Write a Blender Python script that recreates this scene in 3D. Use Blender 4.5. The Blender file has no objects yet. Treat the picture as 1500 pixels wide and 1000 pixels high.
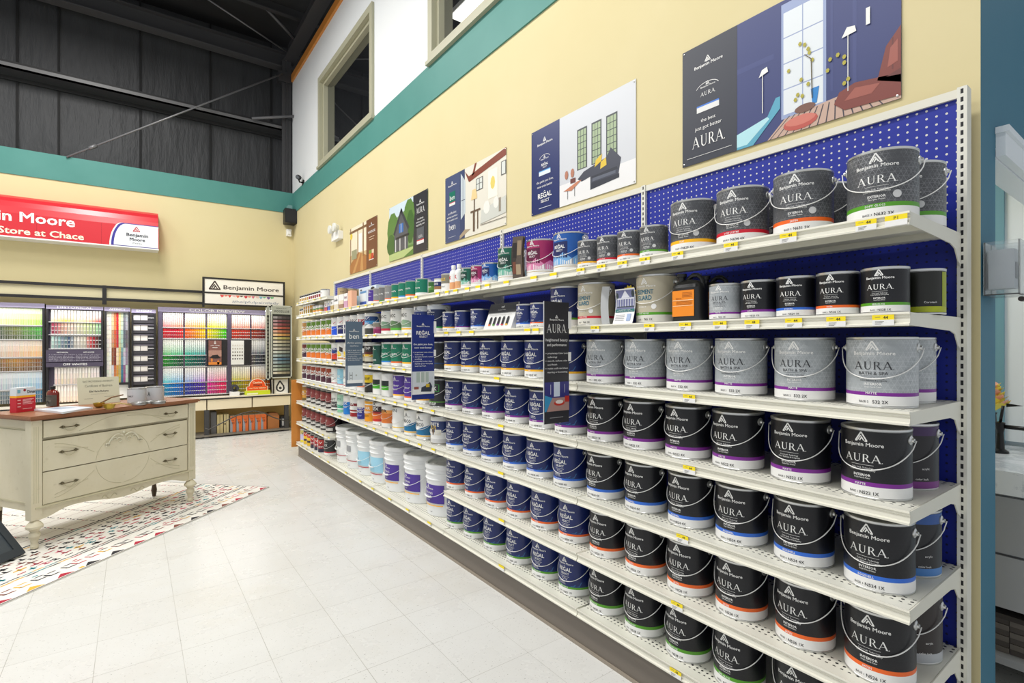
import bpy, math, random
from mathutils import Matrix, Vector
random.seed(7)
PI = math.pi
SC = bpy.context.scene
COL = SC.collection
H = 1.35                                   # camera height above the floor
FPX, TH, Y0 = 755.83, 0.633623, 503.74     # focal length in pixels (1500 wide), heading, horizon row
F = (math.sin(TH), math.cos(TH)); RV = (math.cos(TH), -math.sin(TH))

# ------------------------------------------------------------------ survey helpers
def ray(px, py):
    t = (px - 750) / FPX
    return (F[0] + RV[0] * t, F[1] + RV[1] * t, (Y0 - py) / FPX)
def at_x(px, py, X):
    d = ray(px, py); s = X / d[0]; return (X, d[1] * s, d[2] * s + H)
def at_y(px, py, Y):
    d = ray(px, py); s = Y / d[1]; return (d[0] * s, Y, d[2] * s + H)
def at_z(px, py, Z):
    d = ray(px, py); s = (Z - H) / d[2]; return (d[0] * s, d[1] * s, Z)

# ------------------------------------------------------------------ materials
def lin(c):
    return tuple(((v / 255) / 12.92 if v / 255 <= 0.04045 else ((v / 255 + 0.055) / 1.055) ** 2.4) for v in c) + (1.0,)
_mats = {}
def mat(rgb, rough=0.5, metal=0.0, spec=0.5, emit=0.0, name=None):
    key = (tuple(rgb), rough, metal, spec, emit)
    if key in _mats: return _mats[key]
    m = bpy.data.materials.new(name or 'paint_%d_%d_%d' % tuple(rgb)); m.use_nodes = True
    b = m.node_tree.nodes['Principled BSDF']
    b.inputs['Base Color'].default_value = lin(rgb)
    b.inputs['Roughness'].default_value = rough
    b.inputs['Metallic'].default_value = metal
    b.inputs['Specular IOR Level'].default_value = spec
    if emit:
        b.inputs['Emission Color'].default_value = lin(rgb); b.inputs['Emission Strength'].default_value = emit
    _mats[key] = m
    return m
class NT:
    """small helper round a material's node tree"""
    def __init__(s, name):
        s.m = bpy.data.materials.new(name); s.m.use_nodes = True
        s.t = s.m.node_tree; s.b = s.t.nodes['Principled BSDF']
    def n(s, typ, **kw):
        nd = s.t.nodes.new(typ)
        for k, v in kw.items(): setattr(nd, k, v)
        return nd
    def l(s, a, b): s.t.links.new(a, b)
    def val(s, sock, v):
        if hasattr(v, 'is_output') or isinstance(v, bpy.types.NodeSocket): s.l(v, sock)
        else: sock.default_value = v
    def math(s, op, a, b=0.0, c=None):
        nd = s.n('ShaderNodeMath', operation=op)
        s.val(nd.inputs[0], a); s.val(nd.inputs[1], b)
        if c is not None: s.val(nd.inputs[2], c)
        return nd.outputs[0]
    def mix(s, f, a, b, typ='MIX'):
        nd = s.n('ShaderNodeMix', data_type='RGBA', blend_type=typ)
        s.val(nd.inputs['Factor'], f); s.val(nd.inputs['A'], a); s.val(nd.inputs['B'], b)
        return nd.outputs['Result']
    def noise(s, vec, scale, detail=2.0, rough=0.5):
        nd = s.n('ShaderNodeTexNoise'); nd.inputs['Scale'].default_value = scale
        nd.inputs['Detail'].default_value = detail; nd.inputs['Roughness'].default_value = rough
        if vec is not None: s.l(vec, nd.inputs['Vector'])
        return nd.outputs['Fac']
    def ramp(s, fac, stops):
        nd = s.n('ShaderNodeValToRGB'); e = nd.color_ramp.elements
        while len(e) < len(stops): e.new(0.5)
        for i, (p, c) in enumerate(stops):
            e[i].position = p; e[i].color = c
        s.l(fac, nd.inputs['Fac']); return nd.outputs['Color']
    def pos(s):
        g = s.n('ShaderNodeNewGeometry'); x = s.n('ShaderNodeSeparateXYZ'); s.l(g.outputs['Position'], x.inputs[0])
        return g.outputs['Position'], x.outputs
    def obj(s):
        g = s.n('ShaderNodeTexCoord'); x = s.n('ShaderNodeSeparateXYZ'); s.l(g.outputs['Object'], x.inputs[0])
        return g.outputs['Object'], x.outputs
    def out(s, col, rough=0.5, spec=0.5, metal=0.0):
        s.val(s.b.inputs['Base Color'], col); s.val(s.b.inputs['Roughness'], rough)
        s.b.inputs['Specular IOR Level'].default_value = spec; s.b.inputs['Metallic'].default_value = metal
        return s.m
    def bump(s, h, strength=0.2, dist=0.01):
        b = s.n('ShaderNodeBump'); b.inputs['Strength'].default_value = strength; b.inputs['Distance'].default_value = dist
        s.l(h, b.inputs['Height']); s.l(b.outputs['Normal'], s.b.inputs['Normal'])

def plaster(name, c1, c2, rough=0.75):
    k = NT(name); p, x = k.pos()
    f = k.noise(p, 1.3, 4, 0.6); g = k.noise(p, 160, 2)
    k.bump(g, 0.06, 0.002)
    return k.out(k.mix(f, lin(c1), lin(c2)), rough, 0.3)
M_YELLOW = plaster('yellow_wall_paint', (213, 200, 152), (221, 209, 167))
M_TEAL = plaster('teal_band_paint', (66, 128, 120), (90, 148, 140), 0.5)
M_WHITE_WALL = plaster('white_wall_paint', (222, 226, 228), (230, 232, 232), 0.7)
M_BLUE_WALL = plaster('blue_wall_paint', (58, 112, 136), (64, 120, 142), 0.6)

def floor_mat():
    k = NT('vinyl_floor_tile'); p, x = k.pos()
    T = 0.3048
    def line(c, off):
        u = k.math('FRACT', k.math('DIVIDE', k.math('ADD', c, off), T))
        d = k.math('ABSOLUTE', k.math('SUBTRACT', u, 0.5))
        return k.math('GREATER_THAN', d, 0.4962)
    ln = k.math('MAXIMUM', line(x['X'], 0.13), line(x['Y'], 0.05))
    ln = k.math('MULTIPLY', ln, k.math('MULTIPLY', k.noise(p, 1.7), 1.1))
    sx = k.n('ShaderNodeMapping'); k.l(p, sx.inputs['Vector']); sx.inputs['Rotation'].default_value = (0, 0, 0.5); sx.inputs['Scale'].default_value = (1, 2.3, 1)
    n1 = k.noise(sx.outputs[0], 75, 2, 0.6)
    sp = k.ramp(n1, [(0.0, (0, 0, 0, 1)), (0.665, (0, 0, 0, 1)), (0.70, (1, 1, 1, 1))])
    n2 = k.noise(p, 2.2, 5, 0.65)
    tile = k.n('ShaderNodeTexWhiteNoise', noise_dimensions='2D'); cb = k.n('ShaderNodeCombineXYZ')
    k.l(k.math('FLOOR', k.math('DIVIDE', k.math('ADD', x['X'], 0.13 + T / 2 * 0), T)), cb.inputs[0]); k.l(k.math('FLOOR', k.math('DIVIDE', k.math('ADD', x['Y'], 0.05), T)), cb.inputs[1])
    k.l(cb.outputs[0], tile.inputs['Vector'])
    base = k.mix(n2, lin((214, 213, 208)), lin((233, 234, 232)))
    base = k.mix(k.math('MULTIPLY', tile.outputs['Value'], 0.22), base, lin((212, 211, 205)))
    fine = k.noise(p, 120, 2)
    base = k.mix(k.math('MULTIPLY', fine, 0.22), base, lin((196, 195, 190)))
    dirt = k.ramp(k.noise(p, 0.9, 6, 0.7), [(0.5, (0, 0, 0, 1)), (0.75, (1, 1, 1, 1))])
    base = k.mix(k.math('MULTIPLY', dirt, 0.28), base, lin((200, 190, 166)))
    base = k.mix(k.math('MULTIPLY', sp, 0.75), base, lin((112, 108, 98)))
    base = k.mix(k.math('MULTIPLY', ln, 0.85), base, lin((120, 114, 100)))
    k.bump(n2, 0.05, 0.01)
    return k.out(base, k.math('ADD', k.math('MULTIPLY', n2, 0.22), 0.17), 0.45)
M_FLOOR = floor_mat()

def peg_mat():
    k = NT('blue_pegboard'); p, x = k.pos()
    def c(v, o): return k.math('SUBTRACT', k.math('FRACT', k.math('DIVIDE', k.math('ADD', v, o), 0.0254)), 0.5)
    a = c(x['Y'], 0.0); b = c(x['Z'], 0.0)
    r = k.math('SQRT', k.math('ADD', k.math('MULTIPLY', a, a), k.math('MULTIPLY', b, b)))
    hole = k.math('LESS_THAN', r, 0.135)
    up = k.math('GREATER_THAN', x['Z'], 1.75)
    hc = k.mix(up, lin((22, 24, 62)), lin((214, 212, 205)))  # painted holes: lit wall showing through up high, shade lower down
    col = k.mix(k.noise(p, 3), lin((24, 40, 146)), lin((30, 46, 158)))
    return k.out(k.mix(hole, col, hc), 0.45, 0.4)
M_PEG = peg_mat()

def upright_mat():
    k = NT('slotted_upright'); p, x = k.pos()
    z = k.math('FRACT', k.math('DIVIDE', x['Z'], 0.0254))
    m = k.math('LESS_THAN', k.math('ABSOLUTE', k.math('SUBTRACT', z, 0.5)), 0.29)
    o, ox = k.obj()
    front = k.math('MULTIPLY', k.math('LESS_THAN', ox['X'], 0.0005), k.math('LESS_THAN', k.math('ABSOLUTE', ox['Y']), 0.0035))
    col = k.mix(k.math('MULTIPLY', m, front), lin((226, 225, 214)), lin((18, 18, 22)))
    return k.out(col, 0.4)
M_UPRIGHT = upright_mat()

def deck_mat():
    k = NT('perforated_shelf_deck'); p, x = k.pos()
    def c(v, s): return k.math('SUBTRACT', k.math('FRACT', k.math('DIVIDE', v, s)), 0.5)
    a = c(x['Y'], 0.02); b = c(x['X'], 0.02)
    r = k.math('SQRT', k.math('ADD', k.math('MULTIPLY', a, a), k.math('MULTIPLY', b, b)))
    strip = k.math('LESS_THAN', k.math('ABSOLUTE', k.math('SUBTRACT', x['X'], 1.650)), 0.021)
    strip2 = k.math('GREATER_THAN', x['X'], 1.975)
    hole = k.math('MULTIPLY', k.math('LESS_THAN', r, 0.22), k.math('MAXIMUM', strip, strip2))
    return k.out(k.mix(hole, lin((222, 221, 208)), lin((30, 30, 30))), 0.42)
M_DECK = deck_mat()
M_SHELF = mat((226, 224, 210), 0.4, name='shelf_enamel')
M_KICK = mat((112, 104, 95), 0.45, name='kick_plate_bronze')

def tri_mat(name, base, line, shade, amount):
    """label paper with a pattern of small triangles, from the label's own unwrap in metres"""
    k = NT(name); uv = k.n('ShaderNodeUVMap'); x = k.n('ShaderNodeSeparateXYZ'); k.l(uv.outputs[0], x.inputs[0])
    u, v = x.outputs['X'], x.outputs['Y']
    s = 0.0145
    a = k.math('DIVIDE', v, s * 0.866)
    h = k.math('MULTIPLY', a, 0.5)
    b = k.math('ADD', k.math('DIVIDE', u, s), h); c = k.math('SUBTRACT', k.math('DIVIDE', u, s), h)
    def ln(t): return k.math('GREATER_THAN', k.math('ABSOLUTE', k.math('SUBTRACT', k.math('FRACT', t), 0.5)), 0.455)
    lines = k.math('MAXIMUM', ln(a), k.math('MAXIMUM', ln(b), ln(c)))
    cb = k.n('ShaderNodeCombineXYZ')
    for i, t in enumerate((a, b, c)): k.l(k.math('FLOOR', t), cb.inputs[i])
    wn = k.n('ShaderNodeTexWhiteNoise', noise_dimensions='3D'); k.l(cb.outputs[0], wn.inputs['Vector'])
    msk = k.noise(uv.outputs[0], 9, 2)
    msk = k.ramp(msk, [(0.38, (0.08, 0.08, 0.08, 1)), (0.62, (1, 1, 1, 1))])
    col = k.mix(k.math('MULTIPLY', k.math('MULTIPLY', wn.outputs['Value'], msk), amount), lin(base), lin(shade))
    col = k.mix(k.math('MULTIPLY', k.math('MULTIPLY', lines, msk), amount), col, lin(line))
    return k.out(col, 0.36, 0.45)
M_EXT = tri_mat('grey_triangle_label', (74, 76, 80), (150, 152, 156), (98, 100, 104), 0.75)
M_SPA = tri_mat('silver_triangle_label', (158, 164, 168), (205, 209, 212), (186, 191, 194), 0.8)
M_AURA = tri_mat('black_triangle_label', (18, 19, 24), (38, 39, 46), (27, 28, 35), 0.4)
M_NAVY = mat((21, 38, 100), 0.36, name='navy_label')
M_TIN = mat((206, 207, 206), 0.28, 0.85, name='tin_plate')
M_WIRE = mat((238, 238, 236), 0.28, 0.1, name='bail_wire')
M_LID = mat((172, 172, 170), 0.32, 0.8, name='tin_lid')
WHITE = mat((238, 238, 236), 0.5); BLACK = mat((14, 14, 16), 0.5); INK = mat((26, 26, 30), 0.6)
def chip_mat(name, layered):
    k = NT(name); oi = k.n('ShaderNodeObjectInfo'); tc = k.n('ShaderNodeTexCoord'); x = k.n('ShaderNodeSeparateXYZ')
    k.l(tc.outputs['Generated'], x.inputs[0]); z = x.outputs['Z']
    if layered:
        g = k.math('LESS_THAN', k.math('FRACT', k.math('MULTIPLY', z, 3.0)), 0.13)
        dark = k.math('MULTIPLY', k.math('FLOOR', k.math('MULTIPLY', k.math('SUBTRACT', 1.0, z), 3.0)), 0.16)
        c = k.mix(dark, oi.outputs['Color'], lin((20, 18, 18)))
        c = k.mix(k.math('MULTIPLY', g, 0.8), c, lin((240, 240, 236)))
    else:
        st = k.math('POWER', k.math('DIVIDE', k.math('FLOOR', k.math('MULTIPLY', z, 6.0)), 5.6), 0.7)
        c = k.mix(st, oi.outputs['Color'], lin((250, 249, 244)))
    return k.out(c, 0.5, 0.3)
M_CHIP, M_CHIP2 = chip_mat('paint_chip_fade', False), chip_mat('paint_chip_layers', True)
def attr_mat():
    k = NT('paint_chip_colours'); a = k.n('ShaderNodeAttribute'); a.attribute_name = 'Col'
    return k.out(a.outputs['Color'], 0.5, 0.3)
M_ATTR = attr_mat()
def wood_mat(name, c1, c2, sc=(1, 14, 14), rough=0.4):
    k = NT(name); o, x = k.obj(); mp = k.n('ShaderNodeMapping'); k.l(o, mp.inputs['Vector']); mp.inputs['Scale'].default_value = sc
    return k.out(k.mix(k.noise(mp.outputs[0], 4, 5, 0.6), lin(c1), lin(c2)), rough, 0.4)
M_OAK = wood_mat('dresser_oak_top', (124, 80, 54), (158, 108, 76))
M_ORANGE_WOOD = wood_mat('orange_pine', (196, 122, 48), (216, 146, 68), (10, 10, 1))
def cream_mat():
    k = NT('distressed_cream_paint'); o, x = k.obj()
    f = k.noise(o, 5, 5, 0.65); g = k.ramp(k.noise(o, 22, 4, 0.7), [(0.60, (0, 0, 0, 1)), (0.78, (1, 1, 1, 1))])
    c = k.mix(f, lin((211, 202, 171)), lin((226, 219, 196)))
    return k.out(k.mix(k.math('MULTIPLY', g, 0.35), c, lin((160, 148, 112))), 0.55, 0.3)
M_CREAM = cream_mat()
M_CREAM2 = mat((198, 191, 160), 0.55); M_GROOVE = mat((120, 112, 84), 0.7)
def black_panel_mat():
    k = NT('black_insulation'); p, x = k.pos()
    mp = k.n('ShaderNodeMapping'); k.l(p, mp.inputs['Vector']); mp.inputs['Scale'].default_value = (3, 1, 0.6)
    f = k.noise(mp.outputs[0], 2.0, 5, 0.6); k.bump(f, 0.6, 0.06)
    return k.out(k.mix(f, lin((44, 45, 47)), lin((62, 63, 65))), 0.55, 0.35)
M_BLACKWALL = black_panel_mat()
M_STEEL_DARK = mat((58, 58, 60), 0.5, name='dark_steel'); M_STEEL = mat((120, 120, 122), 0.4, 0.4, name='rod_steel')
def glass_dark():
    m = bpy.data.materials.new('dark_window_glass'); m.use_nodes = True; t = m.node_tree; t.nodes.remove(t.nodes['Principled BSDF'])
    g = t.nodes.new('ShaderNodeBsdfGlossy'); g.inputs['Roughness'].default_value = 0.01; g.inputs['Color'].default_value = (0.9, 0.92, 0.92, 1)
    d = t.nodes.new('ShaderNodeBsdfDiffuse'); d.inputs['Color'].default_value = (0.012, 0.013, 0.015, 1)
    x = t.nodes.new('ShaderNodeMixShader'); x.inputs[0].default_value = 0.42
    t.links.new(d.outputs[0], x.inputs[1]); t.links.new(g.outputs[0], x.inputs[2]); t.links.new(x.outputs[0], t.nodes['Material Output'].inputs['Surface'])
    return m
M_GLASS = glass_dark()
def clear_mat():
    m = bpy.data.materials.new('clear_acrylic'); m.use_nodes = True; b = m.node_tree.nodes['Principled BSDF']
    b.inputs['Base Color'].default_value = (0.95, 0.97, 0.98, 1); b.inputs['Roughness'].default_value = 0.03
    b.inputs['Transmission Weight'].default_value = 0.92; b.inputs['IOR'].default_value = 1.2
    return m
M_CLEAR = clear_mat()

# ------------------------------------------------------------------ mesh builder
class MB:
    def __init__(s): s.v, s.f, s.mi, s.sm, s.uv, s.mats = [], [], [], [], {}, []
    def m(s, mt):
        if mt not in s.mats: s.mats.append(mt)
        return s.mats.index(mt)
    def face(s, idx, mt, smooth=False):
        s.f.append(tuple(idx)); s.mi.append(s.m(mt)); s.sm.append(smooth)
    def add(s, verts, faces, mt, smooth=False):
        b = len(s.v); s.v += [tuple(p) for p in verts]
        for f in faces: s.face([b + i for i in f], mt, smooth)
    def box(s, a, b, mt):
        x0, y0, z0 = (min(a[i], b[i]) for i in range(3)); x1, y1, z1 = (max(a[i], b[i]) for i in range(3))
        s.add([(x0, y0, z0), (x1, y0, z0), (x1, y1, z0), (x0, y1, z0), (x0, y0, z1), (x1, y0, z1), (x1, y1, z1), (x0, y1, z1)],
              [(0, 3, 2, 1), (4, 5, 6, 7), (0, 1, 5, 4), (1, 2, 6, 5), (2, 3, 7, 6), (3, 0, 4, 7)], mt)
    def poly(s, pts, mt): s.add(pts, [tuple(range(len(pts)))], mt)
    def prism(s, pts, ext, mt):
        """closed planar outline PTS swept along the vector EXT"""
        n = len(pts); q = [tuple(p[i] + ext[i] for i in range(3)) for p in pts]
        s.add(list(pts) + q, [tuple(range(n))[::-1], tuple(range(n, 2 * n))] + [(i, (i + 1) % n, n + (i + 1) % n, n + i) for i in range(n)], mt)
    def lathe(s, prof, mt, segs=32, axis='z', org=(0, 0, 0), mats=None, uv=False):
        for j in range(len(prof) - 1):
            b = len(s.v); (r0, z0), (r1, z1) = prof[j], prof[j + 1]
            for r, z in ((r0, z0), (r1, z1)):
                for i in range(segs):
                    a = 2 * PI * i / segs; c, d = r * math.cos(a), r * math.sin(a)
                    p = (c, d, z) if axis == 'z' else ((c, z, d) if axis == 'y' else (z, c, d))
                    s.v.append(tuple(p[k] + org[k] for k in range(3)))
            for i in range(segs):
                k = (i + 1) % segs
                fc = (b + i, b + k, b + segs + k, b + segs + i)
                if axis == 'y': fc = fc[::-1]
                if uv:
                    a0, a1 = (i / segs) * 2 * PI * r0, ((i + 1) / segs) * 2 * PI * r0
                    s.uv[len(s.f)] = [(a0, z0), (a1, z0), (a1, z1), (a0, z1)]
                s.face(fc, mats[j] if mats else mt, True)
    def tube(s, pts, r, mt, n=6, closed=False):
        pts = [Vector(p) for p in pts]; b = len(s.v); up = Vector((0, 0, 1))
        for i, p in enumerate(pts):
            t = (pts[min(i + 1, len(pts) - 1)] - pts[max(i - 1, 0)]).normalized()
            a = t.cross(up)
            if a.length < 1e-3: a = t.cross(Vector((1, 0, 0)))
            a.normalize(); c = a.cross(t)
            for k in range(n):
                q = p + (a * math.cos(2 * PI * k / n) + c * math.sin(2 * PI * k / n)) * r
                s.v.append(tuple(q))
        for i in range(len(pts) - 1):
            for k in range(n):
                s.face((b + i * n + k, b + i * n + (k + 1) % n, b + (i + 1) * n + (k + 1) % n, b + (i + 1) * n + k), mt, True)
        s.face([b + k for k in range(n)][::-1], mt); s.face([b + (len(pts) - 1) * n + k for k in range(n)], mt)
    def flat(s, polys, mt, fn):
        """2-D polygons [(verts, faces)] laid on a surface by FN(x, y)"""
        for vs, fs in polys: s.add([fn(*p) for p in vs], fs, mt)
    def mesh(s, name):
        me = bpy.data.meshes.new(name); me.from_pydata(s.v, [], s.f)
        for mt in s.mats: me.materials.append(mt)
        me.polygons.foreach_set('material_index', s.mi); me.polygons.foreach_set('use_smooth', s.sm)
        if s.uv:
            L = me.uv_layers.new(name='UVMap').data
            for fi, uvs in s.uv.items():
                for k, li in enumerate(me.polygons[fi].loop_indices): L[li].uv = uvs[k]
        me.update(); return me
def link(name, me, parent=None, loc=None, rz=None):
    o = bpy.data.objects.new(name, me.mesh(name) if isinstance(me, MB) else me); COL.objects.link(o)
    if parent is not None: o.parent = parent
    if loc is not None: o.location = loc
    if rz is not None: o.rotation_euler = (0, 0, rz)
    return o
def tag(o, label, cat, group=None):
    o['label'] = label; o['category'] = cat
    n = len(label.replace(',', ' ').split())
    if not 4 <= n <= 16: print('LABEL LEN', n, label)
    if group: o['group'] = group
    return o
def thing(name, label, cat, loc=(0, 0, 0), rz=0, group=None):
    o = bpy.data.objects.new(name, None); COL.objects.link(o); o.location = loc; o.rotation_euler = (0, 0, rz); o.empty_display_size = 0.05
    return tag(o, label, cat, group)
def struct(name, mb, parent=None):
    o = link(name, mb, parent)
    if parent is None: o['kind'] = 'structure'
    return o
def tree_copy(o, parent=None):
    c = o.copy(); COL.objects.link(c); c.parent = parent
    for ch in o.children: tree_copy(ch, c)
    return c
ORD = 'first second third fourth fifth sixth seventh eighth ninth tenth eleventh twelfth thirteenth fourteenth fifteenth sixteenth seventeenth eighteenth nineteenth twentieth'.split()
def ordinal(i):
    if i <= 20: return ORD[i - 1]
    t = ['twenty', 'thirty', 'forty', 'fifty'][i // 10 - 2]
    return t + '-' + ORD[i % 10 - 1] if i % 10 else {'twenty': 'twentieth', 'thirty': 'thirtieth', 'forty': 'fortieth', 'fifty': 'fiftieth'}[t]

# ------------------------------------------------------------------ lettering (2-D shapes)
_txt = {}
def fatten(vs, fs, d):
    """push the outline of a filled glyph outwards by D"""
    ed = {}
    for f in fs:
        ar = sum(vs[f[i]][0] * vs[f[(i + 1) % len(f)]][1] - vs[f[(i + 1) % len(f)]][0] * vs[f[i]][1] for i in range(len(f)))
        g_ = f if ar > 0 else f[::-1]
        for i in range(len(g_)): ed[(g_[i], g_[(i + 1) % len(g_)])] = 1
    nx = {}
    for (a, b) in ed:
        if (b, a) in ed: continue
        dx, dy = vs[b][0] - vs[a][0], vs[b][1] - vs[a][1]; l = math.hypot(dx, dy)
        if l < 1e-7: continue
        n = (dy / l, -dx / l)
        for k in (a, b): nx.setdefault(k, []).append(n)
    out = list(vs)
    for k, ns in nx.items():
        sx_, sy_ = sum(n[0] for n in ns), sum(n[1] for n in ns); l = math.hypot(sx_, sy_)
        if l < 1e-6: continue
        ux, uy = sx_ / l, sy_ / l; c = max(.62, ux * ns[0][0] + uy * ns[0][1])
        out[k] = (vs[k][0] + ux * d / c, vs[k][1] + uy * d / c)
    return out
def glyphs(t, bold=0.0, res=2):
    key = (t, bold, res)
    if key not in _txt:
        c = bpy.data.curves.new('lettering', 'FONT'); c.body = t; c.resolution_u = res
        o = bpy.data.objects.new('lettering', c); me = o.to_mesh()
        vs = [(v.co.x, v.co.y) for v in me.vertices]; fs = [tuple(p.vertices) for p in me.polygons]
        if bold: vs = fatten(vs, fs, bold)
        o.to_mesh_clear(); bpy.data.objects.remove(o); bpy.data.curves.remove(c)
        x0, x1 = min(v[0] for v in vs), max(v[0] for v in vs)
        _txt[key] = ([(v[0] - (x0 + x1) / 2, v[1]) for v in vs], fs, x1 - x0)
    return _txt[key]
def words(t, cx, base, h=None, w=None, bold=0.0, align='c', res=2):
    """text centred at CX on baseline BASE with cap height H, or fitted to width W (or both)"""
    vs, fs, tw = glyphs(t, bold, res)
    sy = (h / 0.70) if h else None; sx = (w / tw) if w else None
    sx, sy = sx or sy, sy or sx
    dx = cx if align == 'c' else (cx + tw * sx / 2 if align == 'l' else cx - tw * sx / 2)
    return [([(v[0] * sx + dx, v[1] * sy + base) for v in vs], fs)]
def quad(x0, y0, x1, y1, n=1):
    out = []
    for i in range(n):
        a, b = x0 + (x1 - x0) * i / n, x0 + (x1 - x0) * (i + 1) / n
        out.append(([(a, y0), (b, y0), (b, y1), (a, y1)], [(0, 1, 2, 3)]))
    return out
def ngon(pts): return [(list(pts), [tuple(range(len(pts)))])]
def disc(cx, cy, r, n=16, ry=None): return ngon([(cx + r * math.cos(2 * PI * i / n), cy + (ry or r) * math.sin(2 * PI * i / n)) for i in range(n)])
def thick(p0, p1, w): return ngon([(p0[0] - w / 2, p0[1]), (p0[0] + w / 2, p0[1]), (p1[0] + w / 2, p1[1]), (p1[0] - w / 2, p1[1])])
def xf(polys, dx, dy, sx, sy=None):
    sy = sy or sx
    return [([(x * sx + dx, y * sy + dy) for x, y in vs], fs) for vs, fs in polys]
def arc_band(cx, cy, rx, ry, ix, iy, a0, a1, n=9, icx=None):
    icx = cx if icx is None else icx; out = []
    for i in range(n):
        a, b = math.radians(a0 + (a1 - a0) * i / n), math.radians(a0 + (a1 - a0) * (i + 1) / n)
        out.append(([(cx + rx * math.cos(a), cy + ry * math.sin(a)), (cx + rx * math.cos(b), cy + ry * math.sin(b)),
                     (icx + ix * math.cos(b), cy + iy * math.sin(b)), (icx + ix * math.cos(a), cy + iy * math.sin(a))], [(0, 1, 2, 3)]))
    return out
def letter_A():
    return thick((0.05, 0), (0.42, 1), 0.06) + thick((0.40, 1), (0.80, 0), 0.15) + quad(0.18, 0.31, 0.62, 0.36) + quad(-0.06, 0, 0.16, 0.035) + quad(0.66, 0, 0.95, 0.035)
def letter_U():
    return quad(0.04, 0.33, 0.18, 1) + quad(0.62, 0.33, 0.68, 1) + quad(-0.03, 0.965, 0.25, 1) + quad(0.54, 0.965, 0.76, 1) + arc_band(0.36, 0.34, 0.32, 0.35, 0.22, 0.27, 180, 360, 10, 0.40)
def letter_R():
    return (quad(0.05, 0, 0.19, 1) + quad(-0.02, 0, 0.26, 0.035) + quad(0.19, 0.96, 0.32, 1) + quad(0.19, 0.47, 0.34, 0.51)
            + arc_band(0.30, 0.735, 0.30, 0.265, 0.17, 0.225, 90, -90, 9) + thick((0.36, 0.49), (0.68, 0), 0.15) + quad(0.58, 0, 0.82, 0.035))
AURA = letter_A() + xf(letter_U(), 1.10, 0, 1) + xf(letter_R(), 2.06, 0, 1) + xf(letter_A(), 2.98, 0, 1) + disc(4.0, 0.05, 0.05, 8)
def aura(cx, base, w, h): return xf(AURA, cx - w / 2, base, w / 3.98, h)
def _edge(a, b, w):
    dx, dy = b[0] - a[0], b[1] - a[1]; l = math.hypot(dx, dy); nx, ny = -dy / l * w / 2, dx / l * w / 2
    return ngon([(a[0] + nx, a[1] + ny), (b[0] + nx, b[1] + ny), (b[0] - nx, b[1] - ny), (a[0] - nx, a[1] - ny)])
PEAKS = (_edge((0.06, 0.05), (0.5, 0.80), .11) + _edge((0.5, 0.80), (0.94, 0.05), .11) + _edge((0.03, 0.05), (0.97, 0.05), .11)
         + _edge((0.40, 0.08), (0.55, 0.36), .09) + _edge((0.55, 0.36), (0.72, 0.08), .09) + _edge((0.24, 0.10), (0.46, 0.50), .08) + _edge((0.46, .50), (.54, .38), .08))
def peaks(cx, base, w): return xf(PEAKS, cx - w / 2, base, w)
def company(cx, base, w, tri=0.32):
    """triangle mark over the two-word company name"""
    return words('Benjamin Moore', cx, base, w=w, h=w * .098, bold=0.014) + peaks(cx - w * 0.02, base + w * 0.125, w * tri)
def regal(cx, base, w):
    return (words('REGAL', cx, base, w=w, bold=0.02) + words('SELECT', cx + w * 0.02, base - w * 0.22, w=w * 0.62, bold=0.012)
            + ngon([(cx - w * .10, base + w * .26), (cx, base + w * .33), (cx + w * .06, base + w * .26), (cx - w * .02, base + w * .285)]))

# ------------------------------------------------------------------ paint cans
GR, GH, QR, QH = 0.083, 0.193, 0.0545, 0.126
PURPLE, BLUE, ORANGE, GREEN, GOLD, RED = (126, 34, 148), (44, 108, 214), (240, 104, 30), (84, 158, 34), (250, 186, 28), (208, 24, 48)
SHEEN = {PURPLE: 'MATTE', BLUE: 'EGGSHELL', ORANGE: 'SATIN', GREEN: 'SEMI-GLOSS', GOLD: 'FLAT', RED: 'LOW LUSTRE'}
BNAME = {PURPLE: 'purple', BLUE: 'blue', ORANGE: 'orange', GREEN: 'green', GOLD: 'yellow', RED: 'red'}
_mesh = {}
def shared(key, build):
    if key not in _mesh: _mesh[key] = build().mesh(key[0])
    return _mesh[key]
def can_tin(R, h, segs):
    def b():
        m = MB(); m.lathe([(0, .003), (R - .004, .003), (R - .003, 0), (R + .0013, 0), (R + .0013, .004), (R, .0055), (R, h - .008), (R + .0016, h - .0065), (R + .0016, h - .001), (R - .001, h), (R - .006, h - .001), (R - .007, h - .005), (R - .013, h - .006)], M_TIN, segs); return m
    return shared(('tin', R, h, segs), b)
def can_lid(R, h, segs):
    def b():
        m = MB(); m.lathe([(R - .013, h - .0062), (R - .013, h - .0035), (R - .017, h - .003), (R - .020, h - .006), (R - .024, h - .0055), (0.0005, h - .0055)], M_LID, segs); return m
    return shared(('lid', R, h, segs), b)
def wrap(R): return lambda x, y: (-R * math.cos(x / R), -R * math.sin(x / R), y)
def zones(dz, band=None):
    k, c = dz, None
    if k == 'aura': return [(.0, WHITE), (.175, mat(band, .36)), (.235, M_AURA)]
    if k == 'spa': return [(.0, WHITE), (.165, mat(PURPLE, .36)), (.215, M_SPA)]
    if k == 'ext': return [(.0, WHITE), (.175, mat(band, .36)), (.235, M_EXT)]
    if k == 'regal': return [(.0, WHITE), (.175, mat(band, .36)), (.225, M_NAVY)]
    if k == 'guard': return [(.0, mat((222, 220, 212), .4)), (.17, mat(band, .36)), (.225, mat((190, 182, 160), .4))]
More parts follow.
